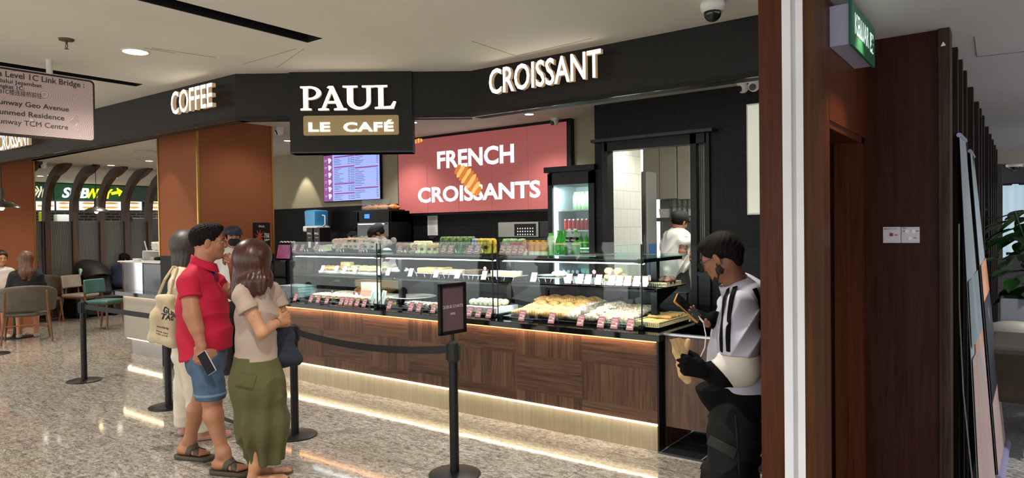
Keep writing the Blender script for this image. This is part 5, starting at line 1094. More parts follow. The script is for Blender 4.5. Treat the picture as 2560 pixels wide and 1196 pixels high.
# oven with display and breads on top
a=onY(899,530,6.6); c=onY(985,600,6.6); W=c[0]-a[0]; zt_=float(a[2])-.9
r=root('convection_oven',(a[0],6.53,.9),'black countertop oven with a small blue display','oven')
m=MB(); m.bb((0,.02,0),(.04,.43,zt_)); m.bb((W-.04,.02,0),(W,.43,zt_)); m.bb((0,.4,0),(W,.43,zt_)); m.bb((0,.02,0),(W,.43,.06)); m.bb((0,.02,zt_-.16),(W,.43,zt_),.006); m.build('body',M_blk,r); MB().bb((.03,0,.06),(W-.03,.015,zt_-.16)).build('glass_door',mat('oven glass','#1a1615',.05),r)
m=MB(); m.bb((W*.24,.012,zt_-.1),(W*.38,.019,zt_-.04)); m.build('blue_display',mat('blue lcd','#2458ff',.4,e='#2a5cff',es=2.2),r); m=MB(); m.bb((.08,-.03,zt_-.19),(W-.08,-.018,zt_-.175)); m.bb((.09,-.02,zt_-.19),(.11,.0,zt_-.175)); m.bb((W-.11,-.02,zt_-.19),(W-.09,.0,zt_-.175)); m.build('door_handle',M_chrome,r)
ztop=.9+zt_; r2=root('bread_stand',(float(onY(899,520,6.75)[0]),6.62,ztop),'low black rack with glass rail on top of the oven','rack'); W2=float(onY(992,520,6.75)[0])-float(onY(899,520,6.75)[0])
MB().bb((0,0,0),(W2,.3,.02)).build('shelf',M_blk,r2); MB().bb((0.2,0,.02),(W2,.006,.17)).build('glass_rail',M_glass,r2)
h=[None]; o=sdmesh('display_croissant',croissant(L=.17,R=.045),.006,mat('deep crust','#b8662c',.4,c2='#d88e4c',ns=18,coat=.3)); place('c',o,[((float(onY(px,518,6.75)[0]),6.74,ztop+.02),.4*k) for k,px in enumerate((925,942,962,984))],lambda k:f'display croissant on the oven-top rack, {ORD[k]} from the till side','croissant','croissants on the oven rack',h)
for k,(px,c_) in enumerate(((906,'#8d2a1e'),(945,'#d8502c'))):
    one(SD().el((0,0,.035),(.055,.05,.036)).rc((.0,0,.07),(.015,0,.1),.012,.006),.006,mat('teapot red'+str(k),c_,.3),'red_pot',(float(onY(px,505,6.8)[0]),6.84,ztop+.02),['dark red pot on the oven-top rack','bright red pot with a tall knob on the oven-top rack'][k],'pot')
# blue-topped grinder
a=onY(771,527,6.7); c=onY(806,565,6.7); W=c[0]-a[0]; r=root('water_dispenser',(float((a[0]+c[0])/2),6.72,.9),'white dispenser with a translucent blue tank above the black dispensers','dispenser'); z1=float(a[2])-.9; z0=float(c[2])-.9
MB().lathe([(W*.5,z0),(W*.52,z1-.02),(W*.45,z1),(.001,z1+.01)],n=4,rot=(0,0,PI/4)).build('blue_tank',mat('blue tank','#3f8fc4',.25,c2='#4fa2d6'),r,40)
MB().bb((-W*.5,-W*.4,z0-.09),(W*.5,W*.4,z0),.02).build('body',M_white,r); m=MB(); m.tube([(W*.45,0,z1-.08),(W*.62,0,z1-.09),(W*.62,0,z0+.02),(W*.45,0,z0-.01)],.012,8); m.build('handle',M_white,r); MB().bb((-.05,-.06,0),(.05,.06,z0-.09)).build('foot',M_blk,r)
for k,px in enumerate((785,803)):
    a=onY(px-8,570,6.5); c=onY(px+8,612,6.5); r=root('cup_dispenser',(float(a[0]),6.42,.9),['black PAUL dispenser box nearer the till','black PAUL dispenser box beside it, nearer the oven'][k],'dispenser'); W=float(c[0]-a[0])-.005; z1=float(a[2])-.9
    MB().bb((0,0,0),(W,.2,z1),.003).build('box',mat('dispenser black','#211d1c',.4),r); m=MB(); m.text('PAUL',(W/2,-.001,z1-.1),(1,0,0),(0,0,1),.03,.0015,'CENTER',.01); m.build('lettering',mat('can white'),r); m=MB(); m.bb((W*.25,-.002,z1-.15),(W*.75,0,z1-.145)); m.build('underline',mat('can white'),r); m=MB(); m.bb((W*.28,-.002,z1-.3),(W*.72,0,z1-.21)); m.build('white_square',mat('can white'),r)
    m=MB(); m.text('bonjour' if k==0 else 'merci',(W/2,-.001,z1-.135),(1,0,0),(0,0,1),.018,.0015); bpy.data.objects.remove(m.build('x',M_white,r))
# pump bottles
r0=root('pump_bottle',(0,0,0)); MB().lathe([(.03,0),(.032,.01),(.032,.16),(.014,.2),(.012,.24)]).build('bottle',mat('syrup glass','#7f8488',.1,.2),r0); m=MB(); m.cyl((0,0,.24),(0,0,.31),.007); m.tube([(.01,0,.31),(-.03,0,.318),(-.07,0,.30)],.007,8); m.build('pump',M_white,r0); proto(r0); h=[None]
zP=float(onY(720,615,6.6)[2]); 
thing('syrup_rack',MB().bb((float(onY(703,600,6.6)[0])-.05,6.5,.901),(float(onY(745,600,6.6)[0]),6.72,zP-.25)),M_blk,'black step rack lifting the pump bottles','rack')
place('p',r0,[((float(onY(706+7.6*k,600,6.6)[0]),6.6,zP-.249),0) for k in range(5)],lambda k:f'white-pump syrup bottle in the row above the till screen, {ORD[k]} from the pillar','bottle','syrup pump bottles',h)
# glass cloche
r=root('cake_cloche',(float(onY(889,590,6.6)[0]),6.6,.9),'round glass cloche with a black knob on a tall foot before the oven','cloche'); zc=float(onY(889,592,6.6)[2])-.9
MB().lathe([(.09,0),(.02,.02),(.02,zc-.06),(.15,zc-.05),(.15,zc-.04),(.001,zc-.04)]).build('foot',M_blk,r); MB().lathe([(.14,zc-.038),(.13,zc+.03),(.09,zc+.07),(.02,zc+.085)],n=24).build('glass_dome',glassmat('cloche glass','#cfd6da',1,.02,.15),r,True); m=MB(); m.ell((0,0,zc+.11),(.02,.02,.025)); m.build('knob',M_blk,r)
# till
xt=float(onY(712,640,5.15)[0]); r=root('till_screen',(xt,5.15,CT),'black tilted till screen showing a dark red menu beside the pillar','till'); 
a=onY(683,612,5.15); c=onY(716,647,5.15); W=c[0]-a[0]; zc=float((a[2]+c[2])/2)-CT; hh=float(a[2]-c[2])
m=MB(); m.box((0,0,zc),(W+.05,.02,hh+.05),(-.2,0,0),.005); m.build('bezel',M_blk,r); m=MB(); m.box((0,-.012,zc),(W,.003,hh),(-.2,0,0)); m.build('display',mat('till display','#6b2a3c',.3,e='#6b2a44',es=.8,c2='#9fa0d8',ns=6),r); m=MB(); m.bb((-.02,.02,0),(.02,.05,zc)); m.bb((-.08,-.05,0),(.08,.08,.015)); m.build('stand',M_blk,r)
# stacked flat boxes left of the cases
h=[None]; o=MB().bb((-.19,-.13,0),(.19,.13,.008),.002).build('flat_carton',mat('flat carton','#a7b0b6',.6)); 
place('f',o,[((-6.73+.004*math.sin(k*2),4.82,CT+.001+.0105*k),.03*math.sin(k)) for k in range(14)],lambda k:f'flat grey carton in the stack left of the cases, {ORD[k]} from the bottom','carton','flat cartons left of the cases',h)
# pillar poster
a=onX(633,557,-7.41); c=onX(676,640,-7.41); m=MB(); r=root('promo_poster',(-7.42,float(a[1]),float(c[2])),'black 15% OFF poster on the orange pillar facing the till','poster'); D=float(c[1]-a[1]); Hh=float(a[2]-c[2])
MB().bb((0,0,0),(.012,D,Hh)).build('board',mat('poster black','#1b1614',.3),r)
m=MB(); m.text('PAUL',(.0125,D/2,Hh*.86),(0,1,0),(0,0,1),Hh*.06,.001,'CENTER',.01); m.build('poster_title',mat('can white'),r)
m=MB(); m.text('Enjoy',(.0125,D*.8,Hh*.64),(0,1,0),(0,0,1),Hh*.055,.001,'CENTER',0,shear=.3); m.build('enjoy_lettering',mat('can white'),r)
m=MB(); m.text('15%',(.0125,D*.8,Hh*.55),(0,1,0),(0,0,1),Hh*.08,.001,'CENTER',.02); m.build('offer_number',mat('can white'),r)
m=MB(); m.text('OFF*',(.0125,D*.8,Hh*.45),(0,1,0),(0,0,1),Hh*.06,.001,'CENTER',.02); m.build('offer_lettering',mat('can white'),r)
m=MB(); 
for k in range(9): q=2*PI*k/9; m.tube([(.013,D*.35,Hh*.58),(.0135,D*.35+.07*math.cos(q),Hh*.58+.09*math.sin(q))],[.012,.003],6)
m.build('food_picture',mat('poster orange','#c9682c',.5,c2='#8a2a1c',ns=30),r)
m=MB(); m.bb((.012,D*.1,Hh*.27),(.0135,D*.9,Hh*.29)); m.bb((.012,D*.15,Hh*.32),(.0135,D*.85,Hh*.335)); m.build('small_print',mat('can white'),r)
m=MB(); m.bb((.012,.0,0),(.0135,D,Hh*.2)); m.build('footer',mat('poster footer','#b59a96',.4,c2='#8a3a3a',ns=12),r)
# ================= seating area at left =================
XA=-15.0; AY=[5.13,5.6,6.1,6.57,7.04]
for i,Y in enumerate([4.66]+AY):
    m=MB(); P=[]; n=10
    for k in range(n+1):
        t=k/n
        if t<.5: P.append((XA+.0,(t/.5)*2.05))
        else: q=(t-.5)/.5*PI/2*.92; P.append((XA+.95*(1-math.cos(q))*1.02,2.05+.80*math.sin(q)))
    P.append((XA+1.12,ZI-.01)); L_=[];R_=[]
    for k,p in enumerate(P):
        a=P[max(k-1,0)];b=P[min(k+1,len(P)-1)]; t=nrm([b[0]-a[0],b[1]-a[1]]); nn=np.array([-t[1],t[0]]); w_=.085 if k<len(P)-1 else .03
        L_.append((p[0]+nn[0]*w_,min(p[1]+nn[1]*w_,ZI))); R_.append((p[0]-nn[0]*w_,min(p[1]-nn[1]*w_,ZI)))
    m=MB(); nP=len(P); V=[(x,Y+s*.05,z) for s in(-1,1) for (x,z) in L_+R_[::-1]]; k2=2*nP
    F=[(a,a+1,a+1+k2,a+k2) for a in range(k2-1)]+[(k2-1,0,k2,2*k2-1)]
    for s in (0,k2): F+=[(s+a,s+a+1,s+k2-2-a,s+k2-1-a) for a in range(nP-1)]
    m.add(V,F); thing('curved_post',m,M_arch,f'tall dark timber post curving into the ceiling, {["nearest, behind the orange pillar","second from the orange pillar","third from the orange pillar","fourth from the orange pillar","fifth from the orange pillar","last, partly behind the café pillar"][i]}','post','curved timber posts of the seating booth')
YS=[4.66]+AY
Mrib=NT('reeded glass',.12); _v=Mrib.co(); _w=Mrib.n('TexWave',wave_type='BANDS',bands_direction='Y'); _w.inputs['Scale'].default_value=13; Mrib.l(_v,_w.inputs[0]); Mrib.bump(_w.outputs[0],1.,.03); Mrib.b.inputs['Base Color'].default_value=lin('#b4b6b2'); Mrib.b.inputs['Transmission Weight'].default_value=.45; Mrib.b.inputs['Roughness'].default_value=.16; Mrib=Mrib.a
for i in range(5):
    y0,y1=YS[i]+.06,YS[i+1]-.06
    m=MB(); m.bb((XA-.01,y0,.72),(XA+.01,y1,1.86)); thing('reeded_glass_panel',m,Mrib,f'reeded glass screen between the timber posts, {ORD[i]} bay from the orange pillar','glass screen','reeded glass screens of the booth')
thing('booth_base',MB().bb((XA-.06,4.52,0),(XA+.06,7.3,.71)).bb((XA-.07,4.52,.69),(XA+.07,7.3,.73)),M_mblk,'dark low base wall under the reeded glass screens','partition')
r=root('upholstered_bench',(XA+.12,5.38,0),'long padded grey bench along the reeded glass screens','bench'); MB().bb((0,0,0.05),(.5,1.75,.36)).build('plinth',M_mblk,r); MB().bb((-.02,-.02,.36),(.56,1.77,.46),.03).build('cushion',mat('grey leather','#6a655c',.45,c2='#5d584f',ns=6),r)
# sandwich shop beyond
XSB=-19.3
def X_(px,py): return onX(px,py,XSB)
a=onX(60,455,XSB); c=onX(470,470,XSB); zb=float(onX(200,502,XSB)[2])
r=root('green_fascia',(XSB,float(a[1]),zb),'dark green fascia with the lit SUBWAY sign across the sandwich shop','sign board'); D=float(c[1]-a[1])
MB().bb((-.2,0,0),(0,D,ZI-zb-.03)).build('board',mat('deep green','#0b3d2a',.35,e='#06301f',es=.15),r)
y0=float(onX(146,495,XSB)[1]-a[1]); y1=float(onX(288,495,XSB)[1]-a[1]); zl=float(onX(200,495,XSB)[2])-zb; zh=float(onX(200,470,XSB)[2])-zb
m=MB(); m.bb((.01,y0-.1,zl-.08),(.03,y1+.1,zh+.08)); m.build('halo_plate',mat('sign halo green','#0a3a20',.4,e='#0c5a26',es=.25),r)  # emissive green plate stands in for the glow around the letters
wS=(y1-y0); hS=(zh-zl)
m=MB(); m.text('SUB',(.04,y0+.06,zl),(0,1,0),(0,0,1),hS,.05,'LEFT',.025,wS*.46,shear=.25); m.build('white_letters',mat('sign white','#eef4ff',.4,e='#dfe8ff',es=1.1),r)
m=MB(); m.text('WAY',(.04,y0+wS*.47,zl),(0,1,0),(0,0,1),hS,.05,'LEFT',.025,wS*.47,shear=.25); m.build('yellow_letters',mat('sign yellow','#f4e020',.4,e='#f2dc10',es=.9),r)
m=MB(); m.prism([(0,0),(.16,.0),(.16,.08),(.26,-.03),(.16,-.14),(.16,-.07),(0,-.07)],(.04,y1-.12,zh-.09),(0,1,.25),(0,-.25,1),(1,0,0),.05); m.build('arrow',MT['sign yellow'],r)
yl=float(onX(96,480,XSB)[1]-a[1]); m=MB(); 
for t in range(4): m.tube([(.03,yl-.2+.09*t,zl-.02),(.03,yl-.05+.05*t,zl+.25*hS+.1),(.03,yl-.15+.1*t,zh)],.018,6)
m.build('line_drawing',mat('sign cream','#e8dcc0',.5,e='#e8dcc0',es=.6),r)
Mmb=mat('menu board','#e9e2d4',.5,e='#ece6da',es=.8); Mfo=mat('menu food','#b9692c',.5,e='#b9692c',es=.5,c2='#6c8a34',ns=20)
for i,(p0,p1) in enumerate(((88,107),(122,134),(139,176),(196,244),(252,300),(312,352),(370,398))):
    A=onX(p0,504,XSB+.05); B=onX(p1,526,XSB+.05); r=root('menu_board',(XSB+.1,float(A[1]),float(B[2])),f'lit menu board under the green fascia, {ORD[i]} from the orange pillar','menu board','menu boards of the sandwich shop'); W=float(B[1]-A[1]); H_=float(A[2]-B[2])
    MB().bb((-.05,-.03,-.03),(-.01,W+.03,H_+.03)).build('frame',M_gun,r); MB().bb((-.01,0,0),(0,W,H_)).build('panel',Mmb,r); m=MB(); n=max(1,int(W/.25))
    for k in range(n): 
        for z in ((.3,.8) if i>1 else (.5,)): m.ell((0.002,(k+.5)*W/n,H_*z),(.004,W/n*.38,H_*.13),n=8)
    m.build('food_pictures',Mfo,r)
zb2=float(onX(200,532,XSB)[2])
struct(MB().bb((XSB-.5,4.,0),(XSB-.4,16,ZI)).build('wall_left_shop',M_brick))
thing('shop_counter',MB().bb((XSB-.1,5.2,0),(XSB+.5,14,1.05)).bb((XSB-.2,5.2,1.05),(XSB+.6,14,1.1)),mat('shop counter grey','#6c6a66',.4),'grey counter of the sandwich shop behind the reeded glass','counter')
for i,(p0,p1,y0_,y1_,c_) in enumerate(((135,176,537,556,'#b9c0c6'),(97,108,530,555,'#c8d838'),(322,392,545,556,'#1c1c1c'))):
    A=onX(p0,y0_,XSB+.1); B=onX(p1,y1_,XSB+.1); r=thing(['storage_crate','green_jug','heat_lamp'][i],MB().bb((0,0,0),(.25,float(B[1]-A[1]),float(A[2])-1.1),.02),mat('bg item'+str(i),c_,.4),['pale grey crate on the sandwich shop counter','lime green jug on the sandwich shop counter','long black heated shelf on the sandwich shop counter'][i],['crate','jug','shelf'][i],loc=(XSB+.05,float(A[1]),1.1))
struct(MB().bb((-34,15.9,0),(-9,16,ZI)).build('wall_far',mat('pale far wall','#8f8a82',.8)))
struct(MB().bb((-34,-6,0),(-33.9,16,ZC)).build('wall_left',mat('pale far wall')))
area((XSB+.6,9.5,2.5),.3,7,60,(1,.95,.85),aim=(0,0,-1),name='shop_lamp')
# ceiling lights and fittings over the seating
for i,(x,y) in enumerate(DS): downlight(x,y,ZI,f'round downlight in the seating area ceiling, {ORD[i]} counting from the concourse fascia','seating area downlights',.06)
for i,(x,y) in enumerate(DI[:5]): downlight(x,y,ZI,f'round downlight in the café ceiling above the back counter, {ORD[i]} from the kitchen doorway','café downlights',.05)
def vent(px,py,z,label,r_=.16):
    p=onz(px,py,z); o=root('round_vent',(p[0],p[1],z),label,'vent'); MB().lathe([(r_,-.001),(r_,-.012),(r_*.9,-.014),(r_*.88,-.006),(r_*.6,-.006),(r_*.58,-.014),(r_*.3,-.014),(.001,-.014)],n=24).build('disc',M_offw,o,True)
vent(362,378,ZI,'round white ceiling vent near the café pillar in the seating area'); vent(332,398,ZI,'small round white ceiling vent further into the seating area',.12)
def sprinkler(px,py,z,label):
    p=onz(px,py,z); o=root('sprinkler',(p[0],p[1],z),label,'sprinkler'); MB().lathe([(.05,0),(.045,-.01),(.02,-.016),(.001,-.016)],n=20).build('escutcheon',mat('dull brass','#6a5a44',.4,.7),o,True)
    m=MB(); m.cyl((0,0,-.016),(0,0,-.03),.008); m.tube([(.008,0,-.03),(.018,0,-.05),(.004,0,-.066)],.003,6); m.tube([(-.008,0,-.03),(-.018,0,-.05),(-.004,0,-.066)],.003,6); m.cyl((0,0,-.066),(0,0,-.069),.014); m.build('spray_head',MT['dull brass'],o)
sprinkler(166,98,ZC,'brass fire sprinkler on the concourse ceiling left of the downlight'); sprinkler(361,432,ZI,'fire sprinkler on the seating ceiling near the last curved post')
def domecam(px,py,z,label,s=1.,drop=.0,dark=True):
    p=onz(px,py,z); o=root('dome_camera',(p[0],p[1],z),label,'camera'); MB().lathe([(.055*s,0),(.058*s,-.02*s),(.05*s,-.05*s),(.001,-.05*s)],n=24).build('housing',M_white,o,True); m=MB(); m.ell((0,0,-.055*s),(.042*s,.042*s,.042*s)); m.build('dome',mat('dome glass','#1b1d20',.08) if dark else M_white,o,True)
domecam(1781,4,ZC,'white dome camera with dark lens bubble at the top of the concourse ceiling',1.25)
def eyecam(px,py,z,label,s=1.,yaw=0.):
    p=onz(px,py,z); o=root('security_camera',(p[0],p[1],z),label,'camera'); o.rotation_euler=(0,0,yaw); MB().lathe([(.05*s,0),(.048*s,-.025*s),(.001,-.025*s)],n=20).build('mount',M_white,o,True); m=MB(); m.ell((0,0,-.05*s),(.045*s,.045*s,.045*s)); m.build('ball',M_white,o,True); m=MB(); m.cyl((0,-.03*s,-.06*s),(0,-.047*s,-.068*s),.026*s,n=16); m.build('lens',mat('dome glass'),o)
eyecam(1857,203,ZI,'white ball camera under the fascia, nearer the till, one of two by the pillar',1.15,-.5); eyecam(1884,199,ZI,'white ball camera under the fascia, nearer the wooden pillar',1.15,.1)
eyecam(1387,295,ZI,'white ball camera on the café ceiling above the video wall',1.,-.3); eyecam(699,318,ZI,'white ball camera on the café ceiling beside the square sign',1.1,-.4); eyecam(107,405,ZI,'white ball camera on the seating ceiling by the orange pillar',1.3)
# pendant lamps
def pendant(px,pyc,pyb,label,X=None,dpt=None):
    p=onz(px,pyc,ZI) if dpt is None else None
    q=onX(px,pyb,p[0]) if p is not None else dep(px,pyb,dpt)
    o=root('pendant_lamp',(q[0],q[1],q[2]),label,'lamp'); m=MB(); m.cyl((0,0,.25),(0,0,ZI-q[2]-.02),.006,n=6); m.cyl((0,0,ZI-q[2]-.03),(0,0,ZI-q[2]),.05); m.build('cord',M_blk,o)
    MB().lathe([(.22,0),(.2,.03),(.12,.07),(.05,.09),(.035,.12),(.035,.2),(.02,.26),(.001,.26)],n=28).build('lamp_shade',mat('gunmetal shade','#6d6a66',.3,.8),o,35)
    MB().lathe([(.215,.004),(.12,.06),(.03,.08)],n=28).build('shade_inside',mat('shade white','#f0e8d8',.6),o,True); m=MB(); m.ell((0,0,.01),(.035,.035,.045)); m.build('bulb',mat('bulb glow','#fff0d0',.4,e='#ffdca0',es=10),o,True)
    spot((q[0],q[1],q[2]-.04),18,(1,.82,.55),130,.8,.04,name='pendant_light')
pendant(241,412,530,'grey metal pendant lamp hanging before the curved posts')
pendant(4,0,520,'grey metal pendant lamp cut by the left edge, before the orange pillar',dpt=9.)
# ---------- furniture ----------
def taper(m,a,b,r0,r1,mi=None): m.cyl(a,b,r0,r1,10,mi)
def dining_chair(loc,rz,uph,label,seatm=None):
    r=root('dining_chair',loc,label,'chair',rz=rz)      # faces +Y, origin on the floor
    for (x,y,x2,y2) in ((-.2,.2,-.17,.17),(.2,.2,.17,.17)): m=MB(); taper(m,(x,y,0),(x2,y2,.43),.014,.02); m.build('leg',M_chairw,r)
    for s in(-1,1): m=MB(); m.tube([(s*.22,-.27,0),(s*.19,-.2,.42),(s*.19,-.22,.62),(s*.185,-.25,.76)],[.014,.02,.017,.013],10); m.build('leg',M_chairw,r)
    m=MB(); m.box((0,0,.425),(.36,.36,.025)); m.build('seat_frame',M_chairw,r)
    sdmesh('seat',SD().bx((0,0,.465),(.225,.22,.03),None,.03).disp(lambda P:-.005*np.cos(P[:,0]*6)*np.cos(P[:,1]*6)),.014,seatm or uph,r)
    sdmesh('backrest',SD().bx((0,0,.72),(.23,.022,.12),None,.022).disp(lambda P:0*P[:,0]),.013,uph,r)
    b=r.children
    for c in bpy.data.objects:
        if c.parent==r and c.name.startswith('backrest'):
            for v in c.data.vertices: v.co.y+=-.235+ .9*v.co.x**2+ (v.co.z-.72)*-.12
    return r
Mteal=mat('teal leather','#45706a',.45,c2='#3b635e',ns=7); Mbeige=mat('beige leather','#9a9187',.5,c2='#8d847a',ns=7); Mtaupe=mat('taupe leather','#5d584c',.5,c2='#514c42',ns=7)
p=onz(203,800); dining_chair((p[0],p[1],0),math.radians(-62),Mbeige,'beige upholstered oak-legged chair with the canvas bag behind it')
p=onz(264,822); dining_chair((p[0],p[1],0),math.radians(-62),Mteal,'teal upholstered oak-legged chair beside the counter end')
def armchair(loc,rz,label,m1=None):
    r=root('armchair',loc,label,'chair',rz=rz); m1=m1 or Mtaupe
    def shell(u,v):
        a=(u-.5)*2; q=a*1.75; h=.46+ (v)*(.40-.16*abs(a)**2.2); R=.33+.03*v; return (R*math.sin(q)*1.05,-R*math.cos(q)*.85+.02-.10*v*(1-abs(a)),h)
    m=MB(); m.grid(shell,25,8); o=m.build('backrest',m1,r,True); md=o.modifiers.new('s','SOLIDIFY'); md.thickness=.035; md.offset=0; md2=o.modifiers.new('b','SUBSURF'); md2.levels=1; md2.render_levels=1
    sdmesh('seat',SD().el((0,.02,.42),(.3,.29,.06),k=.01).cut((0,0,.38),(0,0,-1)),.014,m1,r)
    for (x,y) in ((-.27,.2),(.27,.2)): m=MB(); taper(m,(x*1.05,y*1.1,0),(x*.9,y*.8,.44),.013,.022); m.build('leg',M_chairw,r)
    for s in(-1,1): m=MB(); m.tube([(s*.31,-.36,0),(s*.27,-.33,.4),(s*.25,-.42,.78)],[.013,.021,.013],10); m.build('leg',M_chairw,r)
    m=MB(); m.cyl((-.28,-.34,.27),(.28,-.34,.27),.009,n=8); m.build('stretcher',M_chairw,r)
    return r
dirv=lambda rz:(-math.sin(rz),math.cos(rz))
a=onz(28,864); b=onz(108,857); AX,AY_=(a[0]+b[0])/2,(a[1]+b[1])/2; rzA=math.atan2(b[1]-a[1],b[0]-a[0]); f=dirv(rzA)
ac=(AX+f[0]*.36,AY_+f[1]*.36); armchair((ac[0],ac[1],0),rzA,'taupe shell armchair with oak legs and the long-haired diner in it')
p=onz(112,800); armchair((-14.42,4.84,0),math.radians(-100),'empty grey shell armchair beside the orange pillar')
def table(loc,label,top=M_tabw,R=.35):
    r=root('cafe_table',loc,label,'table'); MB().lathe([(R,.72),(R+.005,.735),(R,.75),(.001,.75)],n=32).build('tabletop',top,r,40); MB().lathe([(.24,0),(.24,.012),(.03,.03),(.025,.7),(.06,.72)],n=24).build('pedestal',M_blk,r,40)
tq=dep(262,705,14.6); table((tq[0]+.0,tq[1],0),'light wood round café table by the person in navy')
table((-12.66,3.87,0),'round café table in front of the long-haired diner',M_tabw,.38)
q=(-12.66,3.87); tq2=dep(45,705,10); thing('tumbler',MB().lathe([(.03,0),(.037,.1),(.034,.1),(.028,.006),(.001,.006)]),glassmat('tumbler plastic','#dbe4ec',1,.05,.25),'clear tumbler on the table in front of the long-haired diner','cup',loc=(q[0]+.12,q[1]+.1,.752))
# stroller with canopy
p=onz(205,790); r=root('stroller',(p[0]+.22,p[1]+.12,0),'black folded-canopy stroller with a mint cloth tucked in its hood','stroller')
sdmesh('canopy',SD().el((0,0,.86),(.5,.28,.2),R=rot3('Y',.3)).sub((.1,0,.72),(.45,.25,.15)).cut((0,0,.72),(0,0,-1)),.02,mat('stroller black','#0d0e10',.6),r)
sdmesh('seat_body',SD().bx((0.1,0,.6),(.22,.22,.25),rot3('Y',-.4),.06),.02,mat('stroller black'),r)
m=MB(); m.tube([(-.5,-.2,1.02),(-.2,-.22,.6),(.25,-.22,.12)],.014,8); m.tube([(-.5,.2,1.02),(-.2,.22,.6),(.25,.22,.12)],.014,8); m.tube([(-.5,-.2,1.02),(-.53,0,1.03),(-.5,.2,1.02)],.017,8); m.tube([(-.25,-.22,.12),(.1,-.22,.5)],.014,8); m.tube([(-.25,.22,.12),(.1,.22,.5)],.014,8); m.build('frame',M_gun,r)
for (x,y) in ((-.27,-.24),(-.27,.24),(.27,-.24),(.27,.24)): m=MB(); m.cyl((x,y-.02,.12),(x,y+.02,.12),.118,n=20); m.build('wheel',M_mblk,r)
sdmesh('mint_cloth',SD().el((.12,-.26,.9),(.06,.03,.05)).el((.16,-.28,.85),(.035,.02,.05)),.01,mat('mint cloth','#8fb8a8',.8),r)
# canvas bag
cb=dep(195,740,14.1); r=root('canvas_bag',(cb[0],cb[1],.46),'cream canvas bag with long handles behind the beige chair','bag')
sdmesh('body',SD().bx((0,0,.17),(.27,.09,.17),rot3('Z',.6),.05).disp(lambda P:.006*np.sin(P[:,0]*22)*np.sin(P[:,2]*18)),.014,mat('cream canvas','#bfb193',.85,c2='#b0a284',ns=9),r)
m=MB(); m.tube([(-.14,-.12,.3),(-.08,-.06,.5),(-.02,-.02,.62),(.05,.0,.5),(.1,.04,.3)],.014,6); m.tube([(-.1,-.04,.3),(-.05,.0,.5),(-.0,.03,.62),(.07,.06,.5),(.14,.12,.3)],.014,6); m.build('handles',MT['cream canvas'],r)
# ---------- things on the pickup counter ----------
r=root('napkin_station',(-9.78,4.2,.841),'curved polished steel and black cabinet on the counter end with napkins in it','cabinet')
A=onY(300,655,4.3); B=onY(365,655,4.3); Cc=onY(409,655,4.3); w1=float(B[0]-A[0]); w2=float(Cc[0]-A[0]); hh=float(A[2])-.841; r.location=(float(A[0]),4.25,.841)
m=MB(); n=12; pts=[(w1,.0),(w1,.5),(0,.5)]+[(.22-.22*math.cos(PI/2*k/n),.22-.22*math.sin(PI/2*k/n)) for k in range(n+1)]
m.prism(pts,(0,0,0),(1,0,0),(0,1,0),(0,0,1),hh); m.build('steel_body',mat('mirror steel','#c9cbd2',.07,1.),r,30)
MB().bb((w1,.01,0),(w2,.5,hh-.01)).build('black_side',mat('gloss black panel','#0b0b0c',.15),r)
MB().bb((w1*.05,.0,hh),(w2+.0,.5,hh+.015)).build('top_plate',M_white,r)
r2=root('condiment_box',(float(onY(356,640,4.4)[0]),4.4,.841+hh+.016),'white open box of cutlery and crinkled paper on the steel cabinet','box'); W=float(onY(408,640,4.4)[0]-onY(356,640,4.4)[0]); Hh=float(onY(380,624,4.4)[2]-onY(380,650,4.4)[2])
m=MB(); m.bb((0,.0,0),(W,.25,.01)); m.bb((0,.24,0),(W,.25,Hh)); m.bb((0,0,0),(.01,.25,Hh)); m.bb((W-.01,0,0),(W,.25,Hh)); m.bb((0,0,Hh-.01),(W,.25,Hh)); m.build('case',M_white,r2)
sdmesh('black_sachets',SD().el((W*.5,.08,.03),(.09,.05,.02)).disp(lambda P:.006*np.sin(P[:,0]*130)*np.sin(P[:,1]*120)),.007,M_mblk,r2)
sdmesh('crumpled_paper',SD().bx((W*.62,.12,Hh+.06),(W*.34,.08,.055),None,.02).disp(lambda P:.009*np.sin(P[:,0]*60+P[:,2]*90)*np.sin(P[:,2]*70)),.008,mat('wax paper','#dedbd0',.5),r2)
m=MB(); m.cyl((.03,.05,Hh),(.0,.03,Hh+.13),.008); m.build('straw',M_white,r2)
xq=float(onY(345,640,4.35)[0]); thing('paper_cups',MB().lathe([(.03,0),(.04,.035),(.001,.036)]).lathe([(.03,0),(.04,.035),(.001,.036)],(.085,0,0)),M_white,'two small white paper cups on the steel cabinet','cup',loc=(xq,4.32,.841+hh+.016))
thing('sugar_box',MB().bb((0,0,0),(.3,.16,.05),.01),M_cream,'low cream sachet box on the steel cabinet','box',loc=(float(onY(327,640,4.35)[0]),4.5,.841+hh+.016))
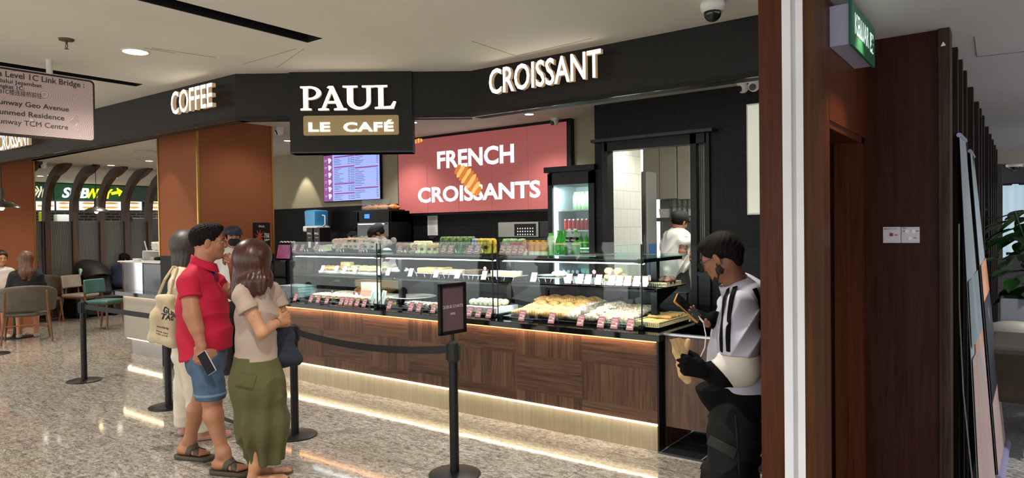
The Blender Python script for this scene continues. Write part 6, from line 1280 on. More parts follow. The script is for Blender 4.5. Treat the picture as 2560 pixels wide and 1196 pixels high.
# ---------- wayfinding sign ----------
rp=onz(123,150,ZC); XW=float(rp[0]); A=onX(-150,150,XW); B=onX(232,204,XW); C_=onX(236,358,XW); z0=float(C_[2]); z1=float(onX(228,203,XW)[2]); yE=float(B[1]); yS=yE-1.55
r=root('wayfinding_sign',(XW,yS,z0),'hanging pinkish direction sign listing Sunway Geo Avenue and Sunmed Residence','sign'); D=yE-yS; H_=z1-z0
def rr(w_,h_,rad,n=5):
    P=[]
    for (cx,cy,st) in ((w_-rad,rad,-90),(w_-rad,h_-rad,0),(rad,h_-rad,90),(rad,rad,180)):
        for k in range(n+1): q=math.radians(st+90*k/n); P.append((cx+rad*math.cos(q),cy+rad*math.sin(q)))
    return P
MB().prism(rr(D,H_,.035),(-.03,0,0),(0,1,0),(0,0,1),(1,0,0),.06).build('frame',mat('dark bronze','#2c2421',.4,.4),r)
g=NT('mauve rings',.5); tc=g.n('TexCoord'); vo=g.n('TexVoronoi'); vo.inputs['Scale'].default_value=3.4; g.l(tc.outputs['Object'],vo.inputs[0]); rg=g.math('FRACT',g.math('MULTIPLY',vo.outputs['Distance'],26.)); ln=g.math('GREATER_THAN',rg,.8); cc_=g.mix(ln,'#978480','#b9a9a4'); g.base(cc_); g.b.inputs['Emission Strength'].default_value=.16; g.l(cc_,g.b.inputs['Emission Color'])
MB().prism(rr(D-.03,H_-.03,.025),(.0305,.015,.015),(0,1,0),(0,0,1),(1,0,0),.003).build('printed_face',g.a,r)
Mink=mat('sign ink','#2b2423',.6)
def wtxt(t,x1,yb,x2,yb2,hpx,nm,space=1.):
    P=onX(x1,yb,XW+.034); Q=onX(x2,yb2,XW+.034); T=onX(x2,yb2-hpx,XW+.034); h_=float(T[2]-Q[2]); w_=float(Q[1]-P[1]); z_=float(P[2]+Q[2])/2
    w_=float(Q[1]-P[1]); MB().text(t,(.0345,float(Q[1])-yS,z_-z0),(0,1,0),(0,0,1),h_,.002,'RIGHT',0. if ('楼' in t or 'TCM' in t) else .012,w_).build(nm,Mink,r)
wtxt('Via Level 1C Link Bridge :',-26,187,211,219,13.5,'sign_text'); wtxt('Melalui Jejambat',-25,202,105,219,9,'sign_text'); wtxt('Tingkat 1C:',-16,217,61,226,9.5,'sign_text'); wtxt('由B1C楼连接桥前往:',-16,231,108,246,10,'sign_text')
wtxt('Sunway Geo Avenue',-14,262,172,276,12,'sign_text'); wtxt('Sunmed Residence',-13,288,161,297,12,'sign_text'); wtxt('Sunway TCM Centre',-14,312,170,320,12,'sign_text')
m=MB(); m.cyl((0,float(rp[1])-yS,H_),(0,float(rp[1])-yS,ZC-z0),.022); m.build('hanger',M_offw,r)
# ---------- stanchions ----------
def stanchion(px,py,label,hasign=False):
    p=onz(px,py); r=root('belt_stanchion',(p[0],p[1],0),label,'stanchion')
    MB().lathe([(.17,0),(.17,.008),(.16,.014),(.04,.02),(.001,.02)],n=36).build('base',M_blk,r,40); m=MB(); m.cyl((0,0,.02),(0,0,.76),.03,n=20); m.build('pole',M_blk,r)
    m=MB(); m.cyl((0,0,.74),(0,0,.86),.037,n=20); m.cyl((0,0,.86),(0,0,.875),.034,.02,20)
    for k in range(4): q=PI/2*k+.6; m.box((.04*math.cos(q),.04*math.sin(q),.8),(.014,.03,.1),(0,0,q),.003)
    m.build('belt_head',M_mblk,r); return p
s1=stanchion(211,953,'black belt stanchion beside the counter end, furthest from the pillar'); s2=stanchion(422,1018,'black belt stanchion behind the woman in white'); s3=stanchion(738,1090,'black belt stanchion to the right of the woman in beige'); s4=stanchion(1137,1187,'black belt stanchion carrying the framed queue sign, nearest the camera')
s0=onz(-12,886); stanchion(-12,886,'black belt stanchion whose base shows at the left edge')
def belt(a,b,sag,label,z=.815):
    a=np.array([a[0],a[1],z]); b=np.array([b[0],b[1],z]); d=nrm(b-a); a=a+d*.045; b=b-d*.045; n=16; m=MB(); V=[];F=[]
    nn=np.array([-d[1],d[0],0])*.001
    for k in range(n+1):
        t=k/n; p=a+(b-a)*t-np.array([0,0,sag*4*t*(1-t)]); V+=[p+[0,0,.025]-nn,p-[0,0,.025]-nn,p-[0,0,.025]+nn,p+[0,0,.025]+nn]
    for k in range(n):
        for j in range(4): F.append((k*4+j,k*4+(j+1)%4,k*4+4+(j+1)%4,k*4+4+j))
    F+=[(3,2,1,0),(4*n,4*n+1,4*n+2,4*n+3)]; m.add(V,F); thing('belt_strap',m,mat('belt webbing','#17171a',.7),label,'belt')
belt(s1,s2,.0,'black belt stretched from the far stanchion across the metal counter end'); belt(s3,s4,.05,'black belt sagging slightly across the walnut counter front'); belt(s0,s1,.04,'black belt running to the left edge of the photograph') if False else None
A=onz(545,1037,.02); B=onz(625,1066,.02); d=nrm(B-A); m=MB(); n=np.array([-d[1],d[0],0])*.025
A2=A-d*.25; B2=B+d*.35; m.add([A2-n,B2-n,B2+n,A2+n,A2-n+[0,0,.003],B2-n+[0,0,.003],B2+n+[0,0,.003],A2+n+[0,0,.003]],[(3,2,1,0),(4,5,6,7),(0,1,5,4),(1,2,6,5),(2,3,7,6),(3,0,4,7)]); m.v=[v-np.array([0,0,.019]) for v in m.v]; thing('loose_strap',m,mat('belt webbing'),'loose black strap lying on the floor between the man and the woman in beige','belt')
# framed sign on the nearest stanchion
r=root('queue_sign',(s4[0],s4[1],.876),'black framed sign on the nearest stanchion reading QUEUE STARTS HERE','sign')
uq=nrm([math.cos(math.radians(86)),math.sin(math.radians(86)),0]); nq=np.cross(uq,[0,0,1.]); wq=.118; z0q=.045; z1q=.375
def fb(m,u0,u1,z0,z1,d0,d1,mi=None): m.prism([(u0,z0),(u1,z0),(u1,z1),(u0,z1)],nq*d0,uq,(0,0,1),nq,d1-d0,mi)
m=MB(); fb(m,-wq,-wq+.022,z0q,z1q,-.012,.012); fb(m,wq-.022,wq,z0q,z1q,-.012,.012); fb(m,-wq,wq,z1q-.022,z1q,-.012,.012); fb(m,-wq,wq,z0q,z0q+.022,-.012,.012); m.build('frame',M_blk,r)
m=MB(); fb(m,-wq+.02,wq-.02,z0q+.02,z1q-.02,-.003,.003); m.build('panel',mat('queue panel','#5d4a50',.16,spec=.9),r)
Mq=mat('queue lettering','#b9aca8',.5); m=MB(); m.text('QUEUE STARTS',nq*.004+np.array([0,0,.215]),uq,(0,0,1),.019,.001,'CENTER',.01,.185); m.build('sign_word',Mq,r)
m=MB(); m.text('HERE',nq*.004+np.array([0,0,.17]),uq,(0,0,1),.014,.001,'CENTER',.01); m.build('sign_word',Mq,r)
MB().cyl((0,0,0),(0,0,z0q),.009).build('stem',M_blk,r)
# ================= beyond the corridor at right =================
struct(MB().bb((-.9,12.,0),(6,12.1,ZR)).build('wall_right_far',mat('dark grey wall','#3c3c3e',.8)))
a=onY(2495,366,10.8); c=onY(2560,402,10.8)
m=MB(); m.bb((a[0]-.15,10.8,c[2]-.02),(3.2,11.,ZR)); struct(m.build('trim_6',mat('pale beam','#a9a49a',.7)))
m=MB(); x=float(onY(2494,500,10.9)[0]); m.bb((x-.25,10.9,0),(float(onY(2506,500,10.9)[0]),11.05,ZR-.05)); struct(m.build('trim_7',mat('grey column','#4c4844',.7)))
p=onY(2533,418,10.3); domecam(2533,408,float(onY(2533,408,11.3)[2]),'small dome camera on the dark ceiling at the far right',1.5) if False else None
o=root('dome_camera',(float(p[0]),11.4,float(onY(2533,412,11.4)[2])),'white dome camera beyond the beam at the far right','camera'); m=MB(); m.lathe([(.1,0),(.09,-.03),(.001,-.04)]); m.build('housing',M_white,o,True); m=MB(); m.ell((0,0,-.03),(.07,.07,.06)); m.build('dome',mat('dome glass'),o,True)
struct(MB().bb((-.2,11.2,float(o.location.z)),(3,12,float(o.location.z)+.05)).build('ceiling_lobby',M_ceil3))
a=onY(2506,462,11.6); c=onY(2600,600,11.6)
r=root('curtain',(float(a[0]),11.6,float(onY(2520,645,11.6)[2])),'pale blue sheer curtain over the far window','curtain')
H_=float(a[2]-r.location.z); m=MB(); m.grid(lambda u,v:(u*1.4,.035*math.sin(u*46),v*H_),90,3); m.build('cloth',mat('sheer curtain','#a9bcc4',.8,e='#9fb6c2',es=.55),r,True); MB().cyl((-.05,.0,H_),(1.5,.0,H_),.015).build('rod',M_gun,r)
# sofa
a=onY(2470,872,5.6); c=onY(2560,1012,5.6)
r=root('sofa',(float(onY(2462,880,5.7)[0]),5.7,0),'brown fabric sofa back at the far right behind the banners','sofa'); zt_=float(onY(2520,872,5.7)[2]); zb_=float(onY(2520,1010,5.7)[2]); Ms=mat('brown sofa fabric','#332b20',.95,c2='#3c3326',ns=30,bump=.2,bs=200)
MB().bb((0,0,zb_),(1.9,.9,zt_),.04).build('back',Ms,r); MB().bb((.2,.8,zb_+.1),(1.9,1.5,zt_-.2),.05).build('seat',Ms,r)
for x_ in (.25,1.7): m=MB(); m.tube([(x_,.05,zb_),(x_-.03,.0,.02)],.013,8); m.cyl((x_-.03,0,0),(x_-.03,0,.02),.03); m.build('leg',M_chrome,r)
q=onY(2493,800,6.3); r=root('lounge_chair',(float(q[0])+.1,7.05,0),'pale curved chair back showing above the brown sofa','chair')
m=MB(); zc=float(onY(2493,800,7.05)[2]); m.grid(lambda u,v:(.32*math.sin((u-.5)*2.6),.25-.28*math.cos((u-.5)*2.6),zc-.35+v*(.35+.0)-.18*abs(u-.5)**2*4),20,6); o=m.build('backrest',mat('pale shell','#bdb6a6',.4),r,True); md=o.modifiers.new('s','SOLIDIFY'); md.thickness=.03; m=MB(); 
for s in(-1,1): m=MB(); m.cyl((s*.2,.1,0),(s*.18,.1,zc-.3),.014); m.build('leg',M_chairw,r)
# planter and plant
p=onY(2545,760,7.75); r=root('planter',(float(p[0])+.12,7.75,0),'white square planter at the far right under the leafy plant','planter'); zt_=float(onY(2545,742,7.75)[2])
MB().bb((-.25,-.25,0),(.25,.25,zt_),.01).build('box',mat('planter white','#8e8e96',.5),r); MB().bb((-.22,-.22,zt_-.02),(.22,.22,zt_+.005)).build('soil',M_mblk,r)
rp_=root('potted_plant',(float(p[0])+.12,7.75,zt_+.006),'dark broad-leaved plant growing from the white planter','plant')
m=MB(); R5=random.Random(5); ml=MB()
for i in range(9):
    a_=R5.random()*6.28; L0=.25+.7*R5.random(); top=np.array([math.cos(a_)*.25*R5.random(),math.sin(a_)*.2,L0]); m.tube([(0.03*math.cos(a_),.03*math.sin(a_),0),top*[.4,.4,.6],top],.008,6)
m.build('stem',mat('plant stem','#2c3a1c',.6),rp_)
for i in range(99):
    a_=R5.random()*6.28; z=.0+.8*R5.random(); L_=.18+.12*R5.random(); rr_=.04+.3*R5.random(); base=np.array([math.cos(a_)*rr_,math.sin(a_)*rr_,z]); d=nrm([math.cos(a_+R5.random()-.5),math.sin(a_),.3-R5.random()*.9]); s_=nrm(np.cross(d,[0,0,1.])); up_=np.cross(s_,d)
    def lf(u,v,base=base,d=d,s_=s_,up_=up_,L_=L_): w_=math.sin(PI*min(1,u**.75))*.32*L_; return base+d*u*L_+s_*(v-.5)*2*w_+up_*(-.25*L_*u*u+abs(v-.5)*.1*L_)
    b=MB(); b.grid(lf,8,5); b.build('leaf',mat('leaf green','#1d3a1a',.4,c2='#34602a',ns=3),rp_,True)
# roll-up banners leaning along the fins
def banner(pts,name,label,cols):
    A,B,C_,D=[np.array(p) for p in pts]      # top near, top far, bottom far, bottom near
    r=root(name,tuple(D),label,'banner'); n=nrm(np.cross(B-A,D-A)); n=n if n[0]>0 else -n
    def q(u,v): return (A+(B-A)*u)*(1-v)+(D+(C_-D)*u)*v-D
    def patch(u0,u1,v0,v1,nm,m_,off=0.): 
        b=MB(); P=[q(u0,v0),q(u1,v0),q(u1,v1),q(u0,v1)]; b.add([p+n*off for p in P]+[p+n*(off+.002) for p in P],[(0,1,2,3),(7,6,5,4),(0,4,5,1),(1,5,6,2),(2,6,7,3),(3,7,4,0)]); return b.build(nm,m_,r)
    patch(0,1,0,1,'banner_sheet',cols[0]); 
    for (u0,u1,v0,v1,m_,nm) in cols[1]: patch(u0,u1,v0,v1,nm,m_,.007)
    b=MB(); b.tube([q(-.02,0)+n*.0,q(1.02,0)],.012,8); b.build('top_rail',mat('rail lilac','#9a97b8',.4,.4),r); b=MB(); b.tube([q(-.02,1)+[0,0,.03],q(1.02,1)+[0,0,.03]],.035,12); b.build('base',mat('rail lilac'),r)
    b=MB(); b.tube([q(.5,0)-n*.015,q(.5,.99)-n*.03],.007,6); b.build('support_pole',M_gun,r)
Mbt=mat('banner teal','#6c7f86',.45,c2='#85949a',ns=2); Mbp=mat('banner wood print','#9d8580',.5,c2='#b39a92',ns=4,stretch=(6,6,1)); Mbd=mat('banner dark','#22262e',.5); Mbo=mat('banner orange','#a8633c',.5,c2='#c99a7a',ns=3)
def gz(px,py,d,z=0.):
    p=dep(px,py,d); return np.array([p[0],p[1],z])
def band_text(r): pass
banner([dep(2398,338,3.45),dep(2413,352,3.95),gz(2489,1200,3.85),gz(2452,1200,3.25)],'rollup_banner','pale roll-up banner leaning along the dark fins, nearest the camera',(mat('banner pale','#98a2a6',.4,c2='#87939a',ns=2),[(0,1,.36,.52,Mbt,'teal_band'),(0,1,.545,1,Mbp,'wood_print'),(.25,1,.52,.56,Mbo,'orange_patch')]))
banner([dep(2425,378,4.3),dep(2434,392,4.9),gz(2512,1100,4.85),gz(2494,1150,4.15)],'rollup_banner','roll-up banner with a dark lower half, behind the nearest banner',(mat('banner pale'),[(0,1,.35,.46,Mbo,'skin_picture'),(0,1,.46,.76,Mbd,'dark_band'),(0,1,.76,1,Mbp,'wood_print')]))
b=MB(); b.tube([dep(2397,560,3.4),dep(2398,760,3.4),dep(2408,980,3.35),dep(2430,1196,3.3),dep(2440,1300,3.3)],.0035,6); thing('grey_cable',b,mat('cable grey','#6c6a66',.5),'thin grey cable hanging down between the panel edge and the nearest banner','cable')
struct(MB().add([onz(2180,300,ZR-.001)],[]).build('x',M_mblk)) if False else None
m=MB(); P=[onz(2436,92,ZR-.001),onz(2442,142,ZR-.001),onz(2600,125,ZR-.001)]
m.tube(P[:2],.002,4); m.tube(P[1:],.002,4); struct(m.build('ceiling_hatch_joint',mat('joint dark','#6a6668',.9)))
a=onY(2357,110,YQ-.03); m=MB(); m.prism([(-.009,-.01),(.012,-.008),(.006,.004),(.001,.012)],(a[0],YQ-.027,a[2]),(1,0,0),(0,0,1),(0,1,0),.001); thing('paper_scrap',m,M_white,'torn white paper scrap stuck high on the dark panel edge','paper')

for _n in ('rough dark edge','aged timber','charcoal slat'): MT[_n].node_tree.nodes['Principled BSDF'].inputs['Specular IOR Level'].default_value=.12
# ================= people =================
ZZ=np.array([0,0,1.]); FH=nrm([FW[0],FW[1],0]); RH=nrm([RT[0],RT[1],0])
def skinm(n,c,c2): 
    m=mat(n,c,.5,c2=c2,ns=9,nd=3); m.node_tree.nodes['Principled BSDF'].inputs['Subsurface Weight'].default_value=.08; m.node_tree.nodes['Principled BSDF'].inputs['Subsurface Scale'].default_value=.01; return m
M_hairb=mat('black hair','#090808',.75,spec=.12,c2='#1d1917',ns=30,stretch=(3,3,.6)); M_eye=mat('eye white','#e6e0da',.2); M_iris=mat('dark iris','#20140e',.1)
def hairn(a=.002,vx=1.):
    return lambda P: a*(np.sin(P[:,0]*230*vx+5*np.sin(P[:,2]*40)+3*np.sin(P[:,1]*50))+np.sin(P[:,1]*260*vx+4*np.sin(P[:,2]*55)))
class Fig:
    def __init__(s,px,py,z0,name,label,extra=0.):
        s.z0=z0; p=dep(px,py,z0); s.p0=np.array([p[0],p[1],extra]); s.r=root('person',tuple(s.p0),label,'person'); s.hands=[]
    def J(s,px,py,d=0.): return dep(px,py,s.z0+d)-s.p0
class HF:   # head frame
    def __init__(s,c,f,up=(0,0,1),k=1.): s.c=np.array(c,float); s.f=nrm(f); s.r=nrm(np.cross(s.f,up)); s.u=np.cross(s.r,s.f); s.k=k; s.R=np.stack([s.r,s.f,s.u],1)
    def __call__(s,x,y,z): return s.c+s.k*(s.r*x+s.f*y+s.u*z)
def head(sd,h,nose=1.,jaw=1.,beard=0.,neck=None,nr=.055):
    K=h.k
    sd.el(h(0,-.012,.035),np.array([.077,.098,.086])*K,h.R,k=.01); sd.el(h(0,.032,-.03),np.array([.062,.062,.078])*K,h.R,k=.03)
    sd.rc(h(0,.05,-.082),h(0,.068,-.088),.026*K,.022*K,.025)
    for s_ in(-1,1):
        sd.rc(h(s_*.052,-.0,-.05),h(s_*.018,.06,-.09),.02*K*jaw,.018*K,.025); sd.el(h(s_*.038,.062,-.022),np.array([.026,.022,.026])*K,h.R,k=.02)
        sd.rc(h(s_*.052,.068,.018),h(s_*.012,.086,.02),.009*K,.011*K,.015)
    for s_ in(-1,1): sd.sub(h(s_*.031,.1,.001),np.array([.019,.016,.011])*K,.012,h.R)
    sd.rc(h(0,.088,.012),h(0,.106,-.024),.008*K,.0125*K*nose,.01); sd.el(h(0,.103,-.03),np.array([.018,.012,.009])*K,h.R,k=.008)
    sd.el(h(0,.089,-.052),np.array([.023,.011,.006])*K,h.R,k=.006); sd.el(h(0,.087,-.063),np.array([.02,.011,.007])*K,h.R,k=.006)
    for s_ in(-1,1):
        Re=h.R@rot3('X',-.25)@rot3('Z',s_*.35)
        sd.el(h(s_*.08,-.012,-.005),np.array([.0085,.019,.031])*K,Re,k=.008); sd.sub(h(s_*.091,-.006,-.002),np.array([.006,.011,.02])*K,.005,Re)
    if neck is not None: sd.rc(h(0,-.022,-.055),neck,nr*K,nr*1.08,.03)
def face_parts(r,h,irisdir=0.,lids=True):
    m=MB()
    for s_ in(-1,1): m.ell(h(s_*.031,.078,.001),np.array([.0125]*3)*h.k,Matrix(h.R.tolist()),12)
    m.build('eye',M_eye,r,True) if False else None
    for s_ in(-1,1):
        e=MB(); e.ell(h(s_*.031,.0782,.001),np.array([.0125,.0112,.0066])*h.k,Matrix(h.R.tolist()),12); eo=e.build('eye',M_eye,r,True); e=MB(); e.ell(h(s_*.031+irisdir,.0865,.0),np.array([.0062,.0046,.0058])*h.k,Matrix(h.R.tolist()),10); e.build('iris',M_iris,eo,True)
        e=MB(); e.tube([h(s_*.05,.082,.021),h(s_*.035,.096,.026),h(s_*.015,.099,.022)],[.002,.0035,.003],6); e.build('eyebrow',M_hairb,r,True)
def hand(sd,w,d,pn,side,curl=(.5,.5,.5,.5),s=1.,thumb=(.6,.3),kk=.008):
    """w wrist, d direction to the knuckles, pn palm normal, side=+1: thumb on cross(d,pn) side"""
    d=nrm(d); pn=nrm(np.array(pn)-d*np.dot(pn,d)); l=np.cross(d,pn)*side    # l points to the thumb side
    kn=[]
    for i,(off,L_) in enumerate(((.033,.088),(.011,.093),(-.011,.088),(-.031,.078))):
        a=w+l*off*.45*s; b=w+d*L_*s+l*off*s; sd.rc(a,b,.017*s,.0115*s,.012 if i else .02); kn.append(b)
    tips=[]
    for i,(b,L_) in enumerate(zip(kn,(.072,.08,.074,.058))):
        c=curl[i]; q=b; a0=0.
        for j,fr in enumerate((.45,.32,.23)):
            a0+=c*(.75,1.05,.8)[j]; dd=d*math.cos(a0)+pn*math.sin(a0); e=q+dd*L_*fr*s; r0=(.0098,.0088,.008)[j]*s; sd.rc(q,e,r0,r0*.92,.006 if j else kk); q=e
        tips.append(q)
    t0=w+d*.025*s+l*.028*s; t1=t0+(d*.55+l*math.cos(thumb[0])*.75+pn*math.sin(thumb[0])*.75)*.045*s; dd=nrm(d*.8+l*.25*math.cos(thumb[1]*2)+pn*math.sin(thumb[1]+.3)); t2=t1+dd*.032*s; t3=t2+nrm(dd+pn*thumb[1])*.026*s
    sd.rc(t0,t1,.017*s,.0125*s,.014); sd.rc(t1,t2,.0118*s,.0102*s,.006); sd.rc(t2,t3,.0102*s,.0085*s,.005); return kn,tips,t3
def bx_(P,pad): P=np.array(P); return P.min(0)-pad,P.max(0)+pad
def folds(a=.004,f=26.,seed=0.):
    def g(P):
        q=np.sin(P[:,2]*f*.7+2.6*np.sin(P[:,0]*8+seed)+2.1*np.sin(P[:,1]*7+seed*2)+1.2*np.sin(P[:,0]*19-P[:,2]*11)); m=.5+.5*np.sin(P[:,0]*7+P[:,1]*8+P[:,2]*5+seed)
        return a*1.9*(np.abs(q)**.7-.6)*m
    return g
def strands(h,a=.0016,n=34,lo=.35):
    def g(P):
        t=np.arctan2((P-h.c)@h.f,(P-h.c)@h.r); z=(P[:,2]-h.c[2]); return a*np.sin(t*n+np.sin(z*30)*1.2+3*np.sin(t*5))*np.clip(lo-z*5,.15,1.6)
    return g
def hit(sd,g,px,py,z1=12.):
    d=ray(px,py); n=np.linalg.norm(d); d=d/n; o=CAM-g.p0; t=(g.z0-.7)*n
    for _ in range(90):
        v=float(sd((o+d*t)[None])[0]); t+=max(v,.0004)*.8
        if v<.0006: break
        if t>g.z0*n+1.: break
    return o+d*t
def pxribbon(sd,g,pts,wd,name,m,parent,off=.002,n=26):
    pts=np.array(pts,float); t=np.linspace(0,len(pts)-1,n); X=np.interp(t,range(len(pts)),pts[:,0]); Y=np.interp(t,range(len(pts)),pts[:,1]); P=np.array([hit(sd,g,x,y) for x,y in zip(X,Y)])
    for _ in range(3): P[1:-1]=(P[:-2]+P[1:-1]*2+P[2:])/4
    return ribbon(sd,P,wd,name,m,parent,off,n)
def vfolds(c,a=.008,n=9,z0=0.,z1=1.,seed=0.):
    def g(P):
        q=np.arctan2(P[:,1]-c[1],P[:,0]-c[0]); t=np.clip((z1-P[:,2])/(z1-z0),0,1); return a*t*np.sin(q*n+seed+2.*np.sin(P[:,2]*4+seed))
    return g
def ribbon(sd,path,wd,name,m,parent,off=.002,n=24,up=None):
    """strip of given width laid on the surface of sd along a path"""
    path=np.array(path,float); t=np.linspace(0,len(path)-1,n); P=np.stack([np.interp(t,range(len(path)),path[:,i]) for i in range(3)],1)
    P,g=sd.snap(P,off); T=np.gradient(P,axis=0); S_=np.cross(T,g); S_/=np.linalg.norm(S_,axis=1)[:,None]+1e-9; K=5; rows=[]
    for k in range(K):
        Q,_=sd.snap(P+S_*wd*((k/(K-1))-.5),off,4); rows.append(Q)
    R_=np.stack(rows,1); m_=MB(); V=R_.reshape(-1,3); V2=V-np.repeat(g,K,0)*.003; F=[]; N_=len(V)
    for i in range(n-1):
        for k in range(K-1): a=i*K+k; F+=[(a,a+K,a+K+1,a+1),(N_+a,N_+a+1,N_+a+K+1,N_+a+K)]
    for i in range(n-1):
        for k in (0,K-1): a=i*K+k; F.append((a,a+K,N_+a+K,N_+a))
    m_.add(np.concatenate([V,V2]),F); return m_.build(name,m,parent,True)
# ---------- man in the red polo shirt ----------
def man_red():
    g=Fig(528,1156,4.6,'man','person in a red polo shirt and denim shorts, phone in lowered hand'); J=g.J; r=g.r
    fb=nrm(RH*.93+FH*.38); rb=nrm(np.cross(fb,ZZ))     # rb = his right, towards the camera
    hf=HF(J(521,607),nrm(RH*.88+FH*.45+ZZ*.02)); M_s=skinm('tan skin','#b07a5c','#a06a4e')
    sk=SD(); head(sk,hf,nose=1.1,jaw=1.15,neck=J(503,690,.0),nr=.062)
    sh=J(472,716,-.14); el_=J(480,785,-.2); wr=J(503,862,-.2); sk.rc(sh,el_,.06,.05,.02).rc(el_,wr,.048,.03,.02).rc((el_+J(481,795,-.2))/2,J(492,822,-.2),.052,.044,.02)
    kn,tips,th=hand(sk,wr+np.array([0,0,-.008]),J(497,905,-.19)-wr,-RH*.0+FH*.9+RH*.35,-1,(.55,.7,.8,.9),1.12,(.7,.6))
    # far arm, fist at the mouth
    s2=J(548,716,.22); e2=J(597,742,.22); w2=J(584,678,.1); sk.rc(s2,e2,.055,.045,.02).rc(e2,w2,.045,.029,.02)
    hand(sk,w2,J(574,638,.05)-w2,-RH+FH*.1,-1,(1.2,1.3,1.4,1.4),1.05,(.5,.9))
    # legs
    hp1=J(516,890,-.09); k1=J(530,1000,-.08); a1=J(557,1130,-.08); hp2=J(515,890,.12); k2=J(506,995,.17); a2=J(474,1098,.24)
    for hp,k,a in((hp1,k1,a1),(hp2,k2,a2)):
        ca=k+(a-k)*.3; sk.rc(hp,k,.085,.06,.02).rc(k,ca-fb*.012,.058,.06,.03).rc(ca-fb*.012,a,.06,.036,.03)
    ft=[]
    for a,toe,heel in ((a1,J(606,1160,-.1),J(541,1158,-.06)),(a2,J(528,1120,.2),J(452,1118,.26))):
        a_=a.copy(); hl=heel.copy(); hl[2]=.062; tt=toe.copy(); tt[2]=.056; d=nrm((tt-hl)*[1,1,0]); sd_=np.cross(d,ZZ); tt=hl+d*.17; tt[2]=.05
        sk.rc(a_,hl+d*.01,.034,.03,.03).rc(hl,hl+d*.04,.03,.03,.02).fl(hl+d*.04,tt,.03,.024,1.35,sd_,.02).rc(a_+d*.02,hl+d*.1+[0,0,.01],.032,.024,.03); 
        for i in range(5):
            b=tt+sd_*(.032-.0155*i)*-1+d*(.0-.006*abs(i-1.2)); e=b+d*(.045-.006*abs(i-.8))+[0,0,-.006]; sk.rc(b-d*.03,e,.0125,(.0115 if i else .014),.005)
        ft.append((hl,tt,d,sd_))
    regs=[(hf.c+[-.15,-.15,-.115],hf.c+[.15,.15,.15],.0042),(hf.c+[-.15,-.15,-.25],hf.c+[.13,.15,-.115],.006),(*bx_([w2,J(570,630,.05)],.085),.0036) ,(np.minimum(wr,el_)-[.1,.1,.13],np.maximum(wr,sh)+[.1,.1,.02],.0046),(*bx_([s2,e2],.07),.008),(np.array([-.45,-.45,.0])+[0,0,.0],np.array([.45,.45,.62]),.0075)]
    b=sdmesh('body',sk,.005,M_s,r,regions=regs)
    face_parts(r,hf)
    # hair
    hr=SD(); hr.el(hf(0,-.018,.042),np.array([.084,.103,.09]),hf.R).el(hf(0,.05,.095),np.array([.06,.05,.03]),hf.R,k=.03); hr.sub(hf(0,.12,-.02),(.095,.075,.1),.01,hf.R)
    hr.cut(hf(0,0,-.03),-hf.u).disp(hairn(.0012,1.3))
    for s_ in(-1,1): hr.sub(hf(s_*.09,-.008,-.01),(.03,.026,.036),.006,hf.R)
    sdmesh('hair',hr,.0042,M_hairb,r)
    # polo shirt
    ps=SD(); ps.fl(J(496,707,.02),J(504,765,.02),.112,.15,1.45,rb,.04); ps.fl(J(505,770,.02),J(512,835,.02),.15,.168,1.1,rb,.06); ps.fl(J(512,835,.02),J(514,900,.02),.165,.16,1.12,rb,.05)
    ps.rc(J(496,690,0),J(499,672,0),.095,.074,.05)
    ps.rc(J(484,692,-.11),J(472,710,-.15),.058,.062,.07); ps.rc(J(528,695,.17),J(554,720,.23),.06,.064,.06)
    ps.disp(folds(.007,24,1.)); ps.cut(J(516,887,0),nrm(-ZZ*1.+RH*.28))
    ps.cut(J(473,738,-.2),nrm(J(478,790,-.2)-J(473,715,-.16)))if False else None
    M_red=mat('red pique cotton','#c2103a',.85,c2='#b00d32',ns=5,bump=.12,bs=220); sh_o=sdmesh('polo_shirt',ps,.0065,M_red,r)
    ax=nrm(J(479,785,-.205)-J(473,715,-.15)); c0=J(476.5,743,-.178); sl=SD().rc(J(484,693,-.11),J(471,710,-.15),.058,.067,.04).rc(J(471,710,-.15),c0+ax*.04,.067,.07,.03).disp(folds(.004,30,1.5)).cut(c0,ax); sdmesh('sleeve',sl,.0055,M_red,sh_o)
    cuff=MB(); cuff.tube([c0-ax*.016,c0-ax*.012,c0+ax*.004,c0+ax*.006],[.068,.0705,.0705,.068],28); cuff.build('sleeve_cuff',M_red,sh_o,60)
    # collar
    co_=MB(); nc=J(502,659,.0); 
    def col_f(u,v):
        q=u*2*PI; rad=.078+.014*v; dirn=fb*math.cos(q)+rb*math.sin(q); return nc+dirn*rad*(1.0+.12*math.cos(q))+ZZ*(.028-.058*v-.034*math.cos(q))+fb*.012
    co_.grid(col_f,36,5,cu=True); cl=co_.build('collar',M_red,sh_o,True); md=cl.modifiers.new('s','SOLIDIFY'); md.thickness=.006
    m=MB(); pth=[J(527,662,-.045),J(535,672,-.05),J(541,690,-.03)]; ribbon(ps,[J(529,664,-.02),J(538,678,-.02),J(545,698,0)],.028,'placket',mat('navy placket','#1d2a6b',.7),sh_o,.004)
    # shorts
    M_den=mat('blue denim','#4d6580',.88,c2='#394d64',ns=14,nd=5,bump=.15,bs=150)
    so=SD(); so.fl(J(516,868,.02),J(515,905,.02),.13,.13,1.25,rb,.04); 
    so.rc(J(514,900,-.08),J(526,985,-.09),.1,.098,.03).rc(J(516,900,.12),J(522,978,.16),.1,.095,.03); so.disp(folds(.005,30,2.)); so.cut(J(526,990,0),-ZZ)
    sh2=sdmesh('denim_shorts',so,.007,M_den,r); hem=MB(); 
    for c in (J(526,987,-.09),J(522,983,.16)): hem.tube([c+[0,0,-.004],c+[0,0,.016]],[.101,.1],28)
    hem.build('hem',mat('denim light','#667f99',.9),sh2,True)
    # sandals
    M_sa=mat('olive rubber','#4e4636',.6,c2='#443c2e',ns=6)
